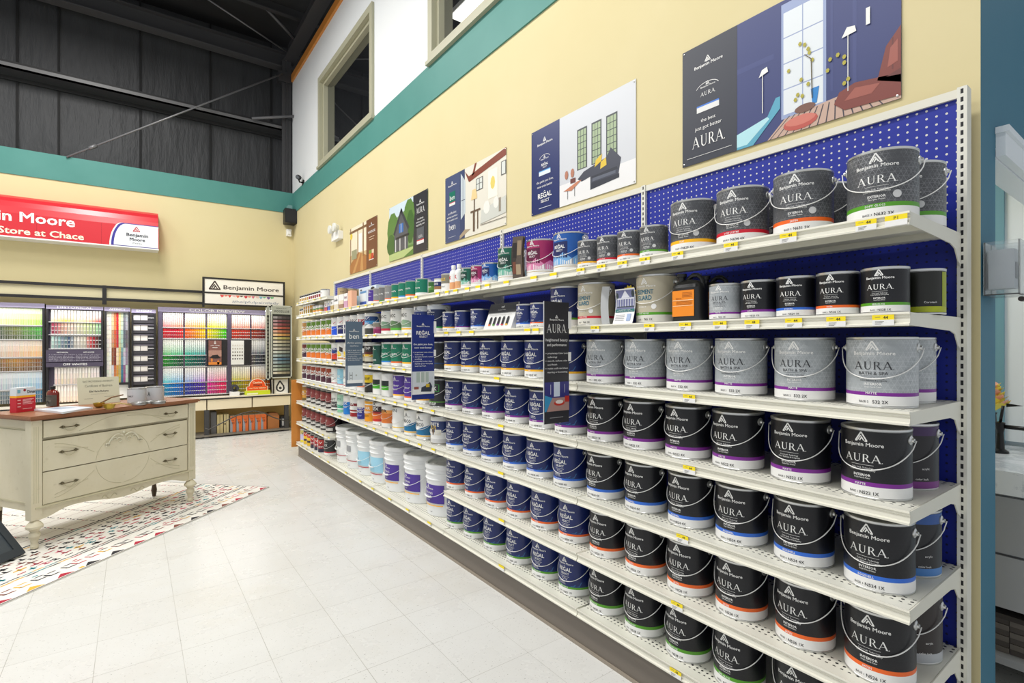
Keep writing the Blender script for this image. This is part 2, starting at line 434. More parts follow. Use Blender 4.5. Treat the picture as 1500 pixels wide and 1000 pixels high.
def label_wrap(key, R, h, zs, segs, shapes=()):
    def b():
        m = MB(); r = R + .0009; lo, hi = .0055, h - .0085
        zz = [max(lo, f * h) for f, _ in zs] + [hi]
        for i, (f, mt) in enumerate(zs): m.lathe([(r, zz[i]), (r, zz[i + 1])], mt, segs, uv=True)
        fn = wrap(r + .0004)
        for mt, cols in shapes:      # strips of columns (x in radii, z low, z high in heights)
            fine = []
            for c0, c1 in zip(cols, cols[1:]):
                n = max(1, math.ceil((c1[0] - c0[0]) / .13))
                fine += [tuple(c0[q] + (c1[q] - c0[q]) * i / n for q in range(3)) for i in range(n)]
            fine.append(cols[-1])
            for c0, c1 in zip(fine, fine[1:]):
                m.add([fn(c0[0] * R, c0[1] * h), fn(c1[0] * R, c1[1] * h), fn(c1[0] * R, c1[2] * h), fn(c0[0] * R, c0[2] * h)], [(0, 1, 2, 3)], mt)
        return m
    return shared(key, b)
def design_text(k, band, code, base_no, R, h):
    """[(material, 2-D shapes)] for a label, laid out for the gallon and scaled to other sizes"""
    u, v = R / GR, h / GH
    dark = mat((52, 54, 58), .5)
    L = []
    def put(mt, polys): L.append((mt, xf(polys, 0, 0, u, v)))
    rules = lambda z, ws: sum((words(t, 0, zz, h=.0042, w=w, bold=.006, res=1) for t, zz, w in ws), [])
    put(INK, words('BASE %s' % base_no, -.022, .0125, h=.0058, bold=.006, res=1) + words(code, .017, .0115, h=.0085, bold=.012))
    put(WHITE, words('SOFT GLOSS' if k in ('ext', 'guard') and band == GREEN else SHEEN[band], -.004, .0362, h=.006, bold=.014, res=1))
    if k in ('aura', 'ext', 'spa'):
        main = dark if k == 'spa' else WHITE
        put(WHITE, company(0, .143, .102))
        put(main, aura(0, .0995 if k != 'spa' else .1035, .094, .0215))
        if k == 'spa': put(main, words('BATH & SPA', 0, .089, w=.07, h=.0085, bold=.004))
        put(main, quad(-.03, .0855, .03, .0862, 8) if k == 'spa' else quad(-.028, .0915, .028, .0922, 8))
        put(main, rules(0, [('Color Lock  Technology', .082 if k != 'spa' else .078, .054), ('Color Richness & Longevity', .0755 if k != 'spa' else .0715, .064)]))
        put(WHITE, words('EXTERIOR' if k == 'ext' else 'INTERIOR', 0, .0605, h=.0068, w=.042, bold=.018, res=1) + words('Acrylic Paint' if k == 'ext' else 'Acrylic Paint & Primer', 0, .054, h=.0045, w=.04, bold=.004, res=1))
        if k == 'ext': L.append((mat((204, 205, 206), .5), xf(disc(.047, .066, .0105, 18), 0, 0, u, v)))
    elif k == 'regal':
        put(WHITE, company(0, .143, .092, .30))
        put(WHITE, regal(0, .112, .074))
        put(WHITE, rules(0, [('Premium Interior Paint & Primer', .086, .05), ('Stain Release', .0795, .036), ('Technology', .073, .03)]))
        put(WHITE, words('INTERIOR', -.014, .0575, h=.006, w=.034, bold=.014, res=1) + words('Acrylic Paint', -.012, .0512, h=.0045, w=.036, bold=.003, res=1))
        L.append((mat((34, 92, 150), .4), xf(ngon([(.052, .046), (.075, .046), (.088, .07)]) + ngon([(.03, .046), (.05, .046), (.06, .058)]), 0, 0, u, v)))
    elif k == 'guard':
        put(WHITE, company(0, .143, .094))
        put(mat((10, 98, 124), .45), words('ELEMENT', 0, .116, w=.078, h=.017, bold=.02) + words('GUARD', -.003, .092, w=.07, h=.018, bold=.022))
        put(WHITE, words('EXTERIOR', -.01, .062, h=.006, w=.04, bold=.012, res=1) + disc(.04, .066, .0105, 18))
    return L
def lettering(key, R, lst):
    def b():
        m = MB(); fn = wrap(R + .0017)
        for mt, polys in lst: m.flat(polys, mt, fn)
        return m
    return shared(key, b)
def bail_mesh(R, h, drop):
    def b():
        m = MB(); pts = []
        ze = h * .845
        for i in range(27):
            a = -PI / 2 + PI * i / 26; c = math.cos(a)
            rr = R + .004 + .010 * (1 - c) ** 3
            pts.append((-rr * c, rr * math.sin(a), ze - drop * max(c, 0) ** 0.62))
        m.tube(pts, .0016, M_WIRE, 5); return m
    return shared(('bail_handle', R, h, drop), b)
def ear_mesh(R, h, sgn):
    def b():
        m = MB(); m.lathe([(.0135, R - .002), (.0135, R + .0025), (.009, R + .005), (.0068, R + .0055), (.0055, R + .010), (.0005, R + .0115)], M_TIN, 12, axis='y', org=(0, 0, h * .845))
        if sgn < 0: m.v = [(x, -y, z) for x, y, z in m.v]; m.f = [f[::-1] for f in m.f]
        return m
    return shared(('ear', R, h, sgn), b)
def paint_can(x, y, z, label, k=None, band=None, code='', base_no='1', R=GR, h=GH, segs=40, zs=None, txt=None, shapes=(), key=None, bail=True, group=None, rz=0.0, name='paint_can', txt_key=None):
    t = thing(name, label, 'paint can', (x, y, z), rz, group)
    link('tin_body', can_tin(R, h, segs), t); link('lid', can_lid(R, h, segs), t)
    kk = key or (k, band)
    w = link('label_wrap', label_wrap(('label_wrap', kk, R, h, segs), R, h, zs or zones(k, band), segs, shapes), t)
    lst = txt if txt is not None else design_text(k, band, code, base_no, R, h)
    if lst: link('lettering', lettering(('lettering', kk, code, base_no, R, h, txt_key), R, lst), w)
    if bail:
        link('bail_handle', bail_mesh(R, h, round(h * random.choice((.44, .47, .50)), 4)), t)
        for sg in (1, -1): link('handle_ear', ear_mesh(R, h, sg), t)
    return t

# ================================================================== THE SETTING
XW, YW = 2.12, 8.93                        # shelf wall, back wall
m = MB(); m.box((-7, -4, -.1), (6, 9.1, 0), M_FLOOR); struct('floor', m)
m = MB(); m.box((XW, .56, 0), (XW + .15, 9.0, 3.49), M_YELLOW); m.box((XW, .43, 0), (XW + .004, .56, 3.49), M_YELLOW); struct('wall_right', m)
m = MB(); m.box((-7, YW, 0), (XW, YW + .15, 3.49), M_YELLOW); struct('wall_back', m)
m = MB(); m.box((XW - .012, .43, 3.48), (XW + .15, 9.0, 3.81), M_TEAL); struct('trim_1', m)
m = MB(); m.box((-7, YW - .012, 3.48), (XW - .012, YW + .3, 3.81), M_TEAL); struct('trim_2', m)
WZ0, WZ1 = 3.83, 5.075
WIN = [(5.42, 7.45), (2.07, 4.10)]
m = MB()
for a, b in ((7.45, 9.0), (4.10, 5.42), (.43, 2.07)): m.box((XW, a, 3.81), (XW + .15, b, 5.65), M_WHITE_WALL)
for a, b in WIN:
    m.box((XW, a, WZ1), (XW + .15, b, 5.65), M_WHITE_WALL); m.box((XW, a, 3.81), (XW + .15, b, WZ0), M_WHITE_WALL)
struct('wall_right_upper', m)
m = MB(); m.box((XW - .03, .43, 5.65), (XW + .2, 8.98, 5.76), M_ORANGE_WOOD); struct('trim_3', m)
M_WFRAME = mat((172, 170, 146), .45, name='window_frame_paint')
for i, (a, b) in enumerate(WIN):
    m = MB()
    for (y0, y1, z0, z1) in ((a, a + .075, WZ0, WZ1), (b - .075, b, WZ0, WZ1), (a + .075, b - .075, WZ0, WZ0 + .06), (a + .075, b - .075, WZ1 - .08, WZ1)):
        m.box((XW - .03, y0, z0), (XW + .05, y1, z1), M_WFRAME)
    for (y0, y1, z0, z1) in ((a + .075, a + .115, WZ0 + .06, WZ1 - .08), (b - .115, b - .075, WZ0 + .06, WZ1 - .08), (a + .115, b - .115, WZ0 + .06, WZ0 + .09), (a + .115, b - .115, WZ1 - .12, WZ1 - .08)):
        m.box((XW + .02, y0, z0), (XW + .10, y1, z1), M_WFRAME)
    m.box((XW - .045, a - .02, WZ0 - .03), (XW + .02, b + .02, WZ0 + .004), M_WFRAME)
    w = link('window_%d' % (i + 1), m); w['kind'] = 'structure'
    m = MB(); m.box((XW + .075, a + .1, WZ0 + .07), (XW + .08, b - .1, WZ1 - .1), M_GLASS); link('window_pane', m, w)
# dark upper gable wall, girt, rafter, roof
m = MB(); m.box((-7, 9.35, 3.3), (4, 9.45, 6.6), M_BLACKWALL); wb = struct('wall_back_upper', m)
m = MB()
for px in (86, 205.5, 308, 397, 25):
    x = at_y(px, 200, 9.33)[0]; m.box((x - .012, 9.325, 3.4), (x + .012, 9.36, 6.5), mat((16, 16, 17), .8))
link('wall_seam', m, wb)
m = MB(); m.box((-7, 9.05, 4.85), (2.1, 9.33, 4.875), M_STEEL_DARK); m.box((-7, 9.31, 4.80), (2.1, 9.335, 5.05), mat((30, 30, 31), .6))
m.box((-7, 9.05, 4.85), (2.1, 9.06, 4.92), mat((92, 92, 93), .5)); struct('wall_girt', m)  # paler lip: light on the flange is put into its colour
m = MB(); m.box((-7, 9.1, 5.90), (2.25, 9.12, 6.12), M_STEEL_DARK); m.box((-7, 9.02, 5.885), (2.25, 9.2, 5.90), mat((74, 74, 76), .5)); m.box((-7, 9.02, 6.12), (2.25, 9.2, 6.135), M_STEEL_DARK); struct('ceiling_beam', m)
m = MB(); m.box((-7, -4, 6.38), (6, 9.45, 6.45), mat((30, 30, 31), .7)); struct('ceiling', m)
for i, y in enumerate((8.2, 7.0, 5.8)):
    m = MB(); m.box((-7, y, 6.26), (6, y + .02, 6.38), mat((46, 46, 47), .6)); m.box((-7, y - .03, 6.25), (6, y + .05, 6.265), mat((52, 52, 54), .6)); struct('ceiling_beam', m)
m = MB(); m.box((2.05, -2, 6.0), (2.09, 9.0, 6.25), M_STEEL_DARK); m.box((1.98, -2, 5.985), (2.16, 9.3, 6.0), M_STEEL_DARK); struct('ceiling_beam', m)
m = MB(); m.box((1.96, 9.0, 3.81), (2.1, 9.02, 6.0), M_STEEL_DARK); m.box((2.02, 8.97, 3.81), (2.035, 9.2, 6.0), M_STEEL_DARK); m.box((1.9, 8.96, 5.62), (2.1, 9.1, 5.78), M_STEEL_DARK); struct('wall_column', m)
a, b = at_y(97.5, 230, 8.90), at_y(414, 108, 8.92)
t = thing('brace_rod', 'long thin steel brace rod slanting across the black gable wall', 'rod')
m = MB(); m.tube([a, b], .013, M_STEEL, 8); link('rod', m, t)
c = tuple(a[i] + (b[i] - a[i]) * .085 for i in range(3)); d = tuple(a[i] + (b[i] - a[i]) * .115 for i in range(3))
m = MB(); m.tube([c, d], .026, M_STEEL, 8); link('turnbuckle', m, t)
m = MB(); m.tube([at_y(369, 173.5, 9.0), at_y(436, 170, 8.9)], .022, mat((100, 100, 102), .5), 6); tag(link('steel_strut', m), 'short grey steel strut bracing the dark beam beside the corner column', 'strut')
m = MB(); m.tube([at_y(300, -4, 8.6), at_y(420, 76, 8.95)], .012, M_STEEL, 6); tag(link('brace_rod', m), 'thin grey rod running under the dark roof down to the corner column', 'rod')
m = MB(); m.tube([at_y(386, 8, 8.3), at_y(440, 66, 8.6)], .025, mat((80, 80, 82), .5), 6); struct('ceiling_brace', m)
# room beyond the cased opening
m = MB(); m.box((XW + .004, .43, 0), (2.305, .56, 3.475), M_BLUE_WALL); m.box((2.305, .43, 2.06), (6, .50, 3.9), M_BLUE_WALL); struct('wall_side', m)
m = MB()
WT = mat((226, 232, 236), .4, name='white_trim')
m.box((2.305, .405, 1.97), (4, .429, 2.045), WT); m.box((2.298, .395, 2.045), (4, .429, 2.066), WT); m.box((2.306, .43, 1.965), (4, .50, 2.0), WT); struct('trim_4', m)
m = MB(); m.box((3.40, -1, 0), (3.5, 3, 3), mat((206, 220, 228), .6)); struct('wall_washroom', m)
m = MB(); m.box((3.385, -.8, .885), (3.40, .598, 2.3), mat((236, 242, 246), .4)); m.box((3.37, .598, .87), (3.40, .665, 2.3), mat((116, 162, 176), .5)); w = struct('window_3', m)
m = MB(); m.box((2.3, 3, 0), (3.45, 3.1, 3), mat((206, 220, 228), .6)); struct('wall_washroom_end', m)

# ================================================================== GONDOLA SHELVING
YB = [.455, 1.674, 2.893, 4.113, 5.332, 6.55]
XF = 1.585
SZ = {0: 1.842, 1: 1.687, 2: 1.431, 3: 1.176, 4: .924, 5: .672, 6: .422, 7: .176}
fr = thing('shelving_unit', 'long white slotted shelving frame with blue pegboard back against the yellow wall', 'shelving', (2.05, .455, 0))
def fr_link(name, mb, loc=(0, 0, 0)):
    mb.v = [(x - 2.05, y - .455, z) for x, y, z in mb.v]
    return link(name, mb, fr, loc)
for i in range(5):
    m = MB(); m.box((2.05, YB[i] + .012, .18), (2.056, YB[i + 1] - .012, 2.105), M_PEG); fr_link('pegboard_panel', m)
    m = MB(); m.box((2.04, YB[i] + .012, 2.105), (2.075, YB[i + 1] - .012, 2.132), M_SHELF); fr_link('top_rail', m)
    m = MB(); m.box((1.612, YB[i], .0), (1.625, YB[i + 1], .1405), M_KICK); m.box((1.604, YB[i] + .1, .0), (1.612, YB[i + 1] + .1 if i < 4 else YB[5], .012), mat((150, 140, 126), .6)); fr_link('kick_plate', m)
for i, y in enumerate(YB):
    m = MB(); m.box((0, -.012, 0), (.045, .012, 2.135), M_UPRIGHT); o = link('upright', m, fr, (2.035 - 2.05, y - .455, 0))
m = MB(); m.box((1.54, 6.575, .11), (2.04, 6.595, .92), M_ORANGE_WOOD); fr_link('end_panel', m)
shelf_mesh = {}
def shelf(level, bay, label):
    y0, y1 = YB[bay], YB[bay + 1]; z = SZ[level]; Lb = y1 - y0
    t = thing('metal_shelf', label, 'shelf', (0, y0, z), 0, 'white metal shelves of the paint run')
    if ('d', level == 7) not in shelf_mesh:
        m = MB(); m.box((XF + .006, .006, -.011), (2.033, Lb - .006, 0), M_DECK)
        m.box((1.72, .01, -.028), (1.75, Lb - .01, -.011), M_SHELF); m.box((1.88, .01, -.028), (1.91, Lb - .01, -.011), M_SHELF)
        shelf_mesh['d', level == 7] = m.mesh('deck')
        m = MB()
        prof = [(XF + .009, .0005), (XF + .001, .0015), (XF, -.004), (XF + .005, -.007), (XF + .0055, -.0125), (XF + .004, -.0135), (XF + .0055, -.0145), (XF + .004, -.026), (XF - .002, -.029), (XF - .002, -.034), (XF + .009, -.034)]
        m.prism([(x, .002, zz) for x, zz in prof], (0, Lb - .004, 0), M_SHELF); shelf_mesh['l', level == 7] = m.mesh('price_channel')
        m = MB()
        pr = [(XF + .007, 0.0), (XF + .007, -.033), (1.93, -.042), (1.975, -.052), (2.005, -.085), (2.033, -.10), (2.033, .0)]
        m.prism([(x, 0, zz) for x, zz in pr], (0, .003, 0), M_SHELF); shelf_mesh['b', False] = m.mesh('bracket')
        if level == 7:
            m = MB(); m.box((XF + .02, .0, -.034), (1.63, Lb, -.011), M_SHELF); shelf_mesh['b7'] = m.mesh('base_lip')
    link('deck', shelf_mesh['d', level == 7], t); link('price_channel', shelf_mesh['l', level == 7], t)
    if level != 7:
        link('bracket', shelf_mesh['b', False], t, (0, .002, 0)); link('bracket', shelf_mesh['b', False], t, (0, Lb - .005, 0))
    else: link('base_lip', shelf_mesh['b7'], t)
    return t
LV = {0: 'short highest shelf', 1: 'top long shelf', 2: 'second long shelf', 3: 'third long shelf', 4: 'fourth long shelf', 5: 'fifth long shelf', 6: 'sixth shelf', 7: 'bottom shelf'}
LVD = {0: 'short extra level above the top', 1: 'top long level', 2: 'second level down', 3: 'third level down', 4: 'fourth level down', 5: 'fifth level down', 6: 'sixth level down', 7: 'base level'}
BAY = ['the bay nearest the blue wall', 'second bay from the blue wall', 'middle bay', 'second bay from the far end', 'the farthest bay']
for lv in range(8):
    for bay in range(5):
        if lv == 0 and bay != 4 or lv == 6 and bay in (2, 3): continue
        shelf(lv, bay, 'white metal shelf, %s, %s' % (LVD[lv], BAY[bay]))

# ------------------------------------------------------------------ stock: what stands where, front row from the near end
def far(desc, zs, txt=(), R=.0795, h=.188, shapes=(), bail=None, cat='paint can', back=True):
    shapes = list(shapes) + ([((236, 236, 234), [(1.62, .035, .94), (4.3, .035, .94)])] if back else [])
    return dict(desc=desc, zs=zs, txt=txt, R=R, h=h, shapes=shapes, bail=(R > .07) if bail is None else bail, cat=cat)
W_, OFF = (236, 236, 234), (222, 222, 218)
def peaks_shape(c1, c2): return [(c1, [(-2.6, .2, .36), (-2.2, .2, .44), (-1.8, .2, .34), (-1.3, .2, .5), (-.9, .2, .36), (-.5, .2, .46), (-.1, .2, .38), (.3, .2, .5), (.8, .2, .34), (1.2, .2, .44), (1.6, .2, .36), (2.2, .2, .42), (2.6, .2, .34)]),
                                 (c2, [(-2.6, .2, .28), (-2.0, .2, .33), (-1.5, .2, .26), (-1.0, .2, .38), (-.6, .2, .27), (0, .2, .36), (.5, .2, .27), (.9, .2, .35), (1.5, .2, .27), (2.0, .2, .33), (2.6, .2, .26)])]
def regalx(c, light, dark, name, R, h):
    return far('%s exterior %s can fading to white' % (name, 'quart' if R < .07 else 'gallon'), [(0, W_), (.14, (176, 150, 92)), (.155, W_), (.2, c)], [('co', .80, 1.0, W_), ('RS', .60, .8, W_)], R, h,
               peaks_shape(light, W_) + [(dark, [(-.55, .36, .76), (.55, .36, .76)])])
SWOOSH = lambda c: [(c, [(-1.5, .24, .40), (-.8, .24, .46), (0, .24, .55), (.7, .24, .50), (1.5, .24, .36)])]
def wood(desc, top, low, t1='AR'): return far(desc, [(0, W_), (.10, low), (.44, top), (.9, W_)], [(t1, .55, 1.2, W_), ('stain', .42, .8, W_)], shapes=[(W_, [(-1.2, .40, .44), (-.2, .42, .45), (.9, .52, .54)])])
def dark(desc, c, c2): return far(desc, [(0, (40, 36, 36))], [('P', .58, .8, (240, 230, 226)), ('oil', .2, .6, (60, 50, 50))], shapes=[(c, [(-1.7, .38, .62), (-1.2, .36, .84), (0, .36, .88), (.9, .36, .84), (1.25, .38, .62)]), (c2, [(-.9, .44, .62), (0, .42, .8), (.7, .44, .64)]), ((206, 204, 200), [(-1.5, .12, .27), (.95, .12, .27)])], back=False)
FD = {
 'rxb': regalx((24, 88, 168), (120, 174, 226), (20, 36, 92), 'blue', GR, GH), 'rxr': regalx((160, 34, 92), (216, 130, 170), (96, 20, 60), 'burgundy', GR, GH),
 'rxg': regalx((16, 96, 76), (110, 180, 160), (12, 60, 50), 'green', GR, GH),
 'qxb': regalx((24, 88, 168), (120, 174, 226), (20, 36, 92), 'blue', QR, QH), 'qxr': regalx((160, 34, 92), (216, 130, 170), (96, 20, 60), 'burgundy', QR, QH),
 'qxg': regalx((16, 96, 76), (110, 180, 160), (12, 60, 50), 'green', QR, QH),
 'pint1': far('small white, navy and brown pint can', [(0, W_), (.25, (150, 110, 70)), (.45, (30, 44, 96)), (.75, W_)], [('WHITE', .55, 1.0, W_)], .042, .098),
 'qgrey': far('grey-topped white quart can', [(0, W_), (.45, (128, 124, 110)), (.92, W_)], [('KILZ', .62, 1.0, (240, 200, 60)), ('primer', .25, .9, (80, 80, 80))], .050, .118),
 'jarg': far('small green half-pint jar', [(0, (56, 104, 40)), (.3, (90, 140, 60)), (.6, (50, 100, 44))], [('stain', .5, 1.0, W_)], .036, .088),
 'qbg': far('green quart can with white back', [(0, W_), (.2, (14, 118, 92))], [('co', .78, 1.0, W_), ('ben', .42, 1.1, W_)], QR, QH),
 'qbo': far('green quart can with orange band', [(0, W_), (.12, ORANGE), (.2, (14, 118, 92))], [('ben', .5, 1.2, W_)], QR, QH),
 'qbb': far('green quart can with blue band', [(0, W_), (.12, (60, 140, 220)), (.2, (14, 118, 92))], [('ben', .5, 1.2, W_)], QR, QH),
 'qby': far('green quart can with yellow band', [(0, W_), (.12, GOLD), (.2, (14, 118, 92))], [('ben', .5, 1.2, W_)], QR, QH),
 'qgo': far('grey quart can with orange band', [(0, W_), (.14, ORANGE), (.2, (132, 132, 132))], [('ben', .5, 1.2, W_)], QR, QH),
 'qgg': far('grey quart can with green band', [(0, (80, 140, 50)), (.14, (112, 112, 112))], [('ben', .5, 1.2, W_)], QR, QH),
 'qpu': far('purple quart can with white foot', [(0, W_), (.2, (74, 48, 144))], [('co', .75, 1.0, W_), ('Primer', .5, 1.0, W_)], QR, QH),
 'jtan': far('tan stain jar with black lid', [(0, (120, 104, 78)), (.12, (180, 158, 120)), (.9, (30, 28, 28))], [('gel', .5, .8, (70, 56, 40))], .046, .095),
 'jwht': far('white stain jar with black lid', [(0, W_), (.86, (30, 28, 28))], [('gel', .5, .8, (120, 60, 60))], .046, .095),
 'jred': far('small red-labelled stain jar with black lid', [(0, W_), (.2, (142, 54, 60)), (.58, W_), (.72, (36, 32, 32))], [], .034, .085),
 'jgold': far('small gold-labelled stain jar with black lid', [(0, W_), (.2, (186, 146, 70)), (.58, W_), (.72, (36, 32, 32))], [], .034, .085),
 'jamb': far('small amber stain can', [(0, W_), (.15, (150, 124, 40)), (.5, (206, 150, 60)), (.85, W_)], [('oil', .5, .9, W_)], .040, .118),
 'jmix': far('small white jar with coloured label', [(0, W_), (.2, (220, 150, 70)), (.45, (110, 150, 90)), (.65, W_)], [], .034, .085),
 'gnw': far('navy and white gallon can', [(0, W_), (.45, (30, 52, 118)), (.8, (210, 214, 220))], [('co', .82, 1.0, (60, 70, 90)), ('STAIN', .58, 1.0, W_)], shapes=[((90, 130, 190), [(-1.5, .45, .62), (0, .45, .52), (1.5, .45, .70)])]),
 'gng': far('navy gallon can with green band', [(0, W_), (.15, (30, 170, 60)), (.2, (26, 42, 84)), (.82, (200, 206, 214))], [('co', .70, 1.0, W_), ('STAIN', .5, .9, W_)]),
 'gsw': far('white gallon can with swoosh and yellow band', [(0, W_), (.14, GOLD), (.2, OFF)], [('INCC', .66, 1.0, (40, 40, 40))], shapes=SWOOSH((130, 160, 130))),
 'gsg': far('white gallon can with green swoosh and band', [(0, W_), (.14, (90, 176, 60)), (.24, OFF)], [('INCC', .68, 1.0, (40, 40, 40))], shapes=SWOOSH((90, 120, 84))),
 'gsr': far('white gallon can with red band and dark swoosh', [(0, W_), (.14, (190, 30, 60)), (.24, OFF)], [('ICC', .68, 1.0, (40, 40, 40))], shapes=SWOOSH((110, 140, 116))),
 'pmag': far('small magenta and grey pint can', [(0, (140, 30, 90)), (.4, (150, 80, 110)), (.6, (120, 116, 104))], [('deck', .5, 1.0, W_)], .044, .10),
 'goz': far('blue and white gallon can with landscape', [(0, (60, 62, 58)), (.3, (130, 140, 130)), (.48, (70, 150, 210)), (.64, (30, 70, 130)), (.84, W_)], [('10Z', .70, 1.2, W_), ('sealer', .5, 1.0, W_)], shapes=[(W_, [(-1.2, .3, .40), (-.2, .3, .36), (.5, .3, .5), (1.2, .3, .34)])]),
 'gozr': far('white and red gallon can', [(0, W_), (.45, (170, 26, 40)), (.75, W_)], [('10Z', .62, 1.2, W_)]),
 'gzr': far('white gallon can with dark red band', [(0, W_), (.4, (96, 20, 40)), (.62, W_)], [('10Z', .66, 1.1, (60, 30, 40))]),
 'gzn': far('white and navy gallon can with red Z', [(0, W_), (.1, (28, 34, 92)), (.55, W_)], [('Z', .66, .6, (200, 30, 50)), ('primer', .34, 1.0, W_)]),
 'gzb': far('white and bright blue gallon can with red Z', [(0, W_), (.06, (24, 82, 210)), (.52, W_)], [('Z', .64, .6, (200, 30, 60))]),
 'wgo': wood('green and orange stain gallon can', (94, 136, 30), (224, 116, 36)),
 'wor': wood('wood-grain orange stain gallon can', (190, 140, 70), (206, 120, 50), 'WOOD'),
 'wdr': wood('dark red stain gallon can', (112, 40, 40), (64, 34, 56)),
 'wbr': wood('red-brown stain gallon can', (152, 62, 34), (74, 32, 52)),
 'gblk': far('dark gallon can with blue band', [(0, (52, 54, 58)), (.2, (34, 66, 116)), (.25, (48, 50, 54))], [('X', .5, .8, (90, 160, 210))], back=False),
 'gben': far('green gallon can with orange band', [(0, W_), (.14, ORANGE), (.2, (14, 120, 92)), (.92, W_)], [('co', .72, 1.1, W_), ('ben', .46, 1.2, W_)], shapes=[(W_, [(-.9, .36, .375), (-.2, .40, .415), (.5, .50, .515), (.9, .60, .61)])]),
 'gbenb': far('green gallon can with blue band', [(0, W_), (.14, (60, 140, 220)), (.2, (14, 120, 92)), (.92, W_)], [('co', .72, 1.1, W_), ('ben', .46, 1.2, W_)], shapes=[(W_, [(-.9, .36, .375), (-.2, .40, .415), (.5, .50, .515), (.9, .60, .61)])]),
 'gbeny': far('green gallon can with yellow band', [(0, W_), (.14, GOLD), (.2, (14, 120, 92)), (.92, W_)], [('co', .72, 1.1, W_), ('ben', .46, 1.2, W_)]),
 'qdg': far('dark green tester can', [(0, (20, 76, 64))], [('ben', .2, 1.0, W_), ('co', .75, .9, W_)], .055, .17),
 'gstop': far('dark brown and yellow gallon can', [(0, (30, 28, 28)), (.12, (196, 190, 170)), (.32, (210, 170, 50)), (.45, (84, 26, 26)), (.56, (40, 34, 34)), (.84, W_)], [('STOP', .66, 1.2, W_)]),
 'gcow': far('white gallon can with dark and yellow splashes', [(0, W_), (.12, (190, 140, 90)), (.22, W_)], [], shapes=[((40, 36, 40), [(-1.3, .4, .62), (-.9, .3, .7), (-.4, .5, .6)]), ((230, 200, 40), [(-.5, .3, .5), (0, .26, .58), (.5, .3, .42)]), ((60, 50, 50), [(.2, .55, .8), (.7, .5, .72)])]),
 'gbr2': far('white and blue gallon can with red splash', [(0, (60, 50, 50)), (.1, (206, 60, 40)), (.42, (34, 60, 130)), (.72, W_)], [('MIST', .6, 1.0, W_)]),
 'gpur': far('purple gallon can with yellow band', [(0, W_), (.14, GOLD), (.2, (78, 48, 148))], [('co', .74, 1.1, W_), ('Primer', .52, 1.1, W_), ('interior', .36, .8, W_)], back=False),
 'gpw': far('purple gallon can with white foot and orange band', [(0, W_), (.14, ORANGE), (.2, (78, 48, 148))], [('co', .74, 1.1, W_), ('Primer', .5, 1.0, W_)], back=False),
 'ggw': far('white gallon can with black and green window', [(0, W_)], [], shapes=[((74, 176, 40), [(-.7, .28, .46), (.7, .28, .46)]), ((30, 40, 40), [(-.7, .46, .68), (.7, .46, .68)])]),
 'gyb': far('black and yellow gallon can', [(0, (34, 34, 34)), (.48, (228, 196, 20)), (.84, W_)], [('ROOF', .6, 1.1, (30, 30, 30))], shapes=[(W_, [(-1.2, .1, .12), (0, .3, .32), (1.0, .44, .46)])]),
 'gwo': far('white gallon can with orange band', [(0, W_), (.2, (240, 150, 110)), (.3, W_)], [('ext', .6, .8, (60, 60, 60))]),
 'glb': far('light blue gallon can with red line', [(0, W_), (.14, (170, 20, 50)), (.18, (150, 206, 228))], [('VX', .5, .9, W_)]),
 'gwr': far('white gallon can with red line', [(0, W_), (.14, (170, 20, 50)), (.18, W_)], [('SC', .5, .6, (120, 120, 124))], shapes=[((60, 60, 64), [(-.6, .2, .21), (.6, .4, .42)])]),
 'gffx': far('black gallon can with green-framed lettering', [(0, (52, 52, 54)), (.16, (90, 150, 60)), (.20, (44, 45, 47))], [('FF-X', .60, 1.2, W_), ('co', .84, .9, (150, 150, 150)), ('ANTI-SLIP', .07, 1.1, W_)], shapes=[((60, 176, 70), [(-.8, .545, .56), (.8, .545, .56)]), ((60, 176, 70), [(-.8, .79, .805), (.8, .79, .805)]), ((60, 176, 70), [(-.82, .545, .805), (-.77, .545, .805)]), ((60, 176, 70), [(.77, .545, .805), (.82, .545, .805)])], back=False),
 'gwhite': far('navy and white gallon can with house picture', [(0, (104, 92, 50)), (.05, (210, 210, 210)), (.2, W_), (.44, (34, 54, 110)), (.84, OFF)], [('WHITE', .66, 1.2, W_), ('PLUS', .55, .7, (236, 200, 60))], shapes=[((84, 66, 46), [(-1.3, .36, .56), (-.9, .36, .56)]), ((230, 226, 214), [(-.7, .34, .54), (-.2, .34, .54)]), ((110, 90, 60), [(-.1, .34, .54), (.1, .34, .54)]), ((230, 226, 214), [(.2, .34, .54), (.8, .34, .54)])]),
 'gsco': far('white gallon can with blue swoosh and yellow band', [(0, W_), (.12, (238, 186, 60)), (.17, W_)], [('co', .72, 1.0, (60, 64, 70)), ('INSCO', .50, 1.1, (70, 74, 80))], shapes=[((20, 110, 158), [(-1.4, .18, .26), (-.6, .18, .32), (.3, .18, .44), (1.2, .18, .58)])]),
 'gwy': far('plain white gallon can with yellow line', [(0, W_), (.15, (240, 200, 50)), (.19, W_)], [('BIN', .8, .9, (120, 130, 134))]),
 'gor': far('white and orange-brown gallon can', [(0, W_), (.2, (220, 120, 50)), (.62, (236, 160, 80)), (.76, W_)], [('PER', .66, 1.2, (40, 34, 30))]),
 'gflex': far('red and orange gallon can with white foot', [(0, W_), (.15, (196, 40, 36)), (.26, (224, 110, 40)), (.5, (150, 26, 34)), (.58, (50, 30, 34)), (.82, W_)], [('FLEX', .65, 1.2, W_), ('X', .86, .5, (60, 60, 60))]),
 'gyo': far('yellow-orange gallon can', [(0, (240, 160, 30)), (.78, W_), (.84, (240, 170, 40))], [('SPAR', .58, 1.2, W_), ('VARNISH', .42, 1.2, W_), ('gloss', .24, .8, (90, 50, 20))]),
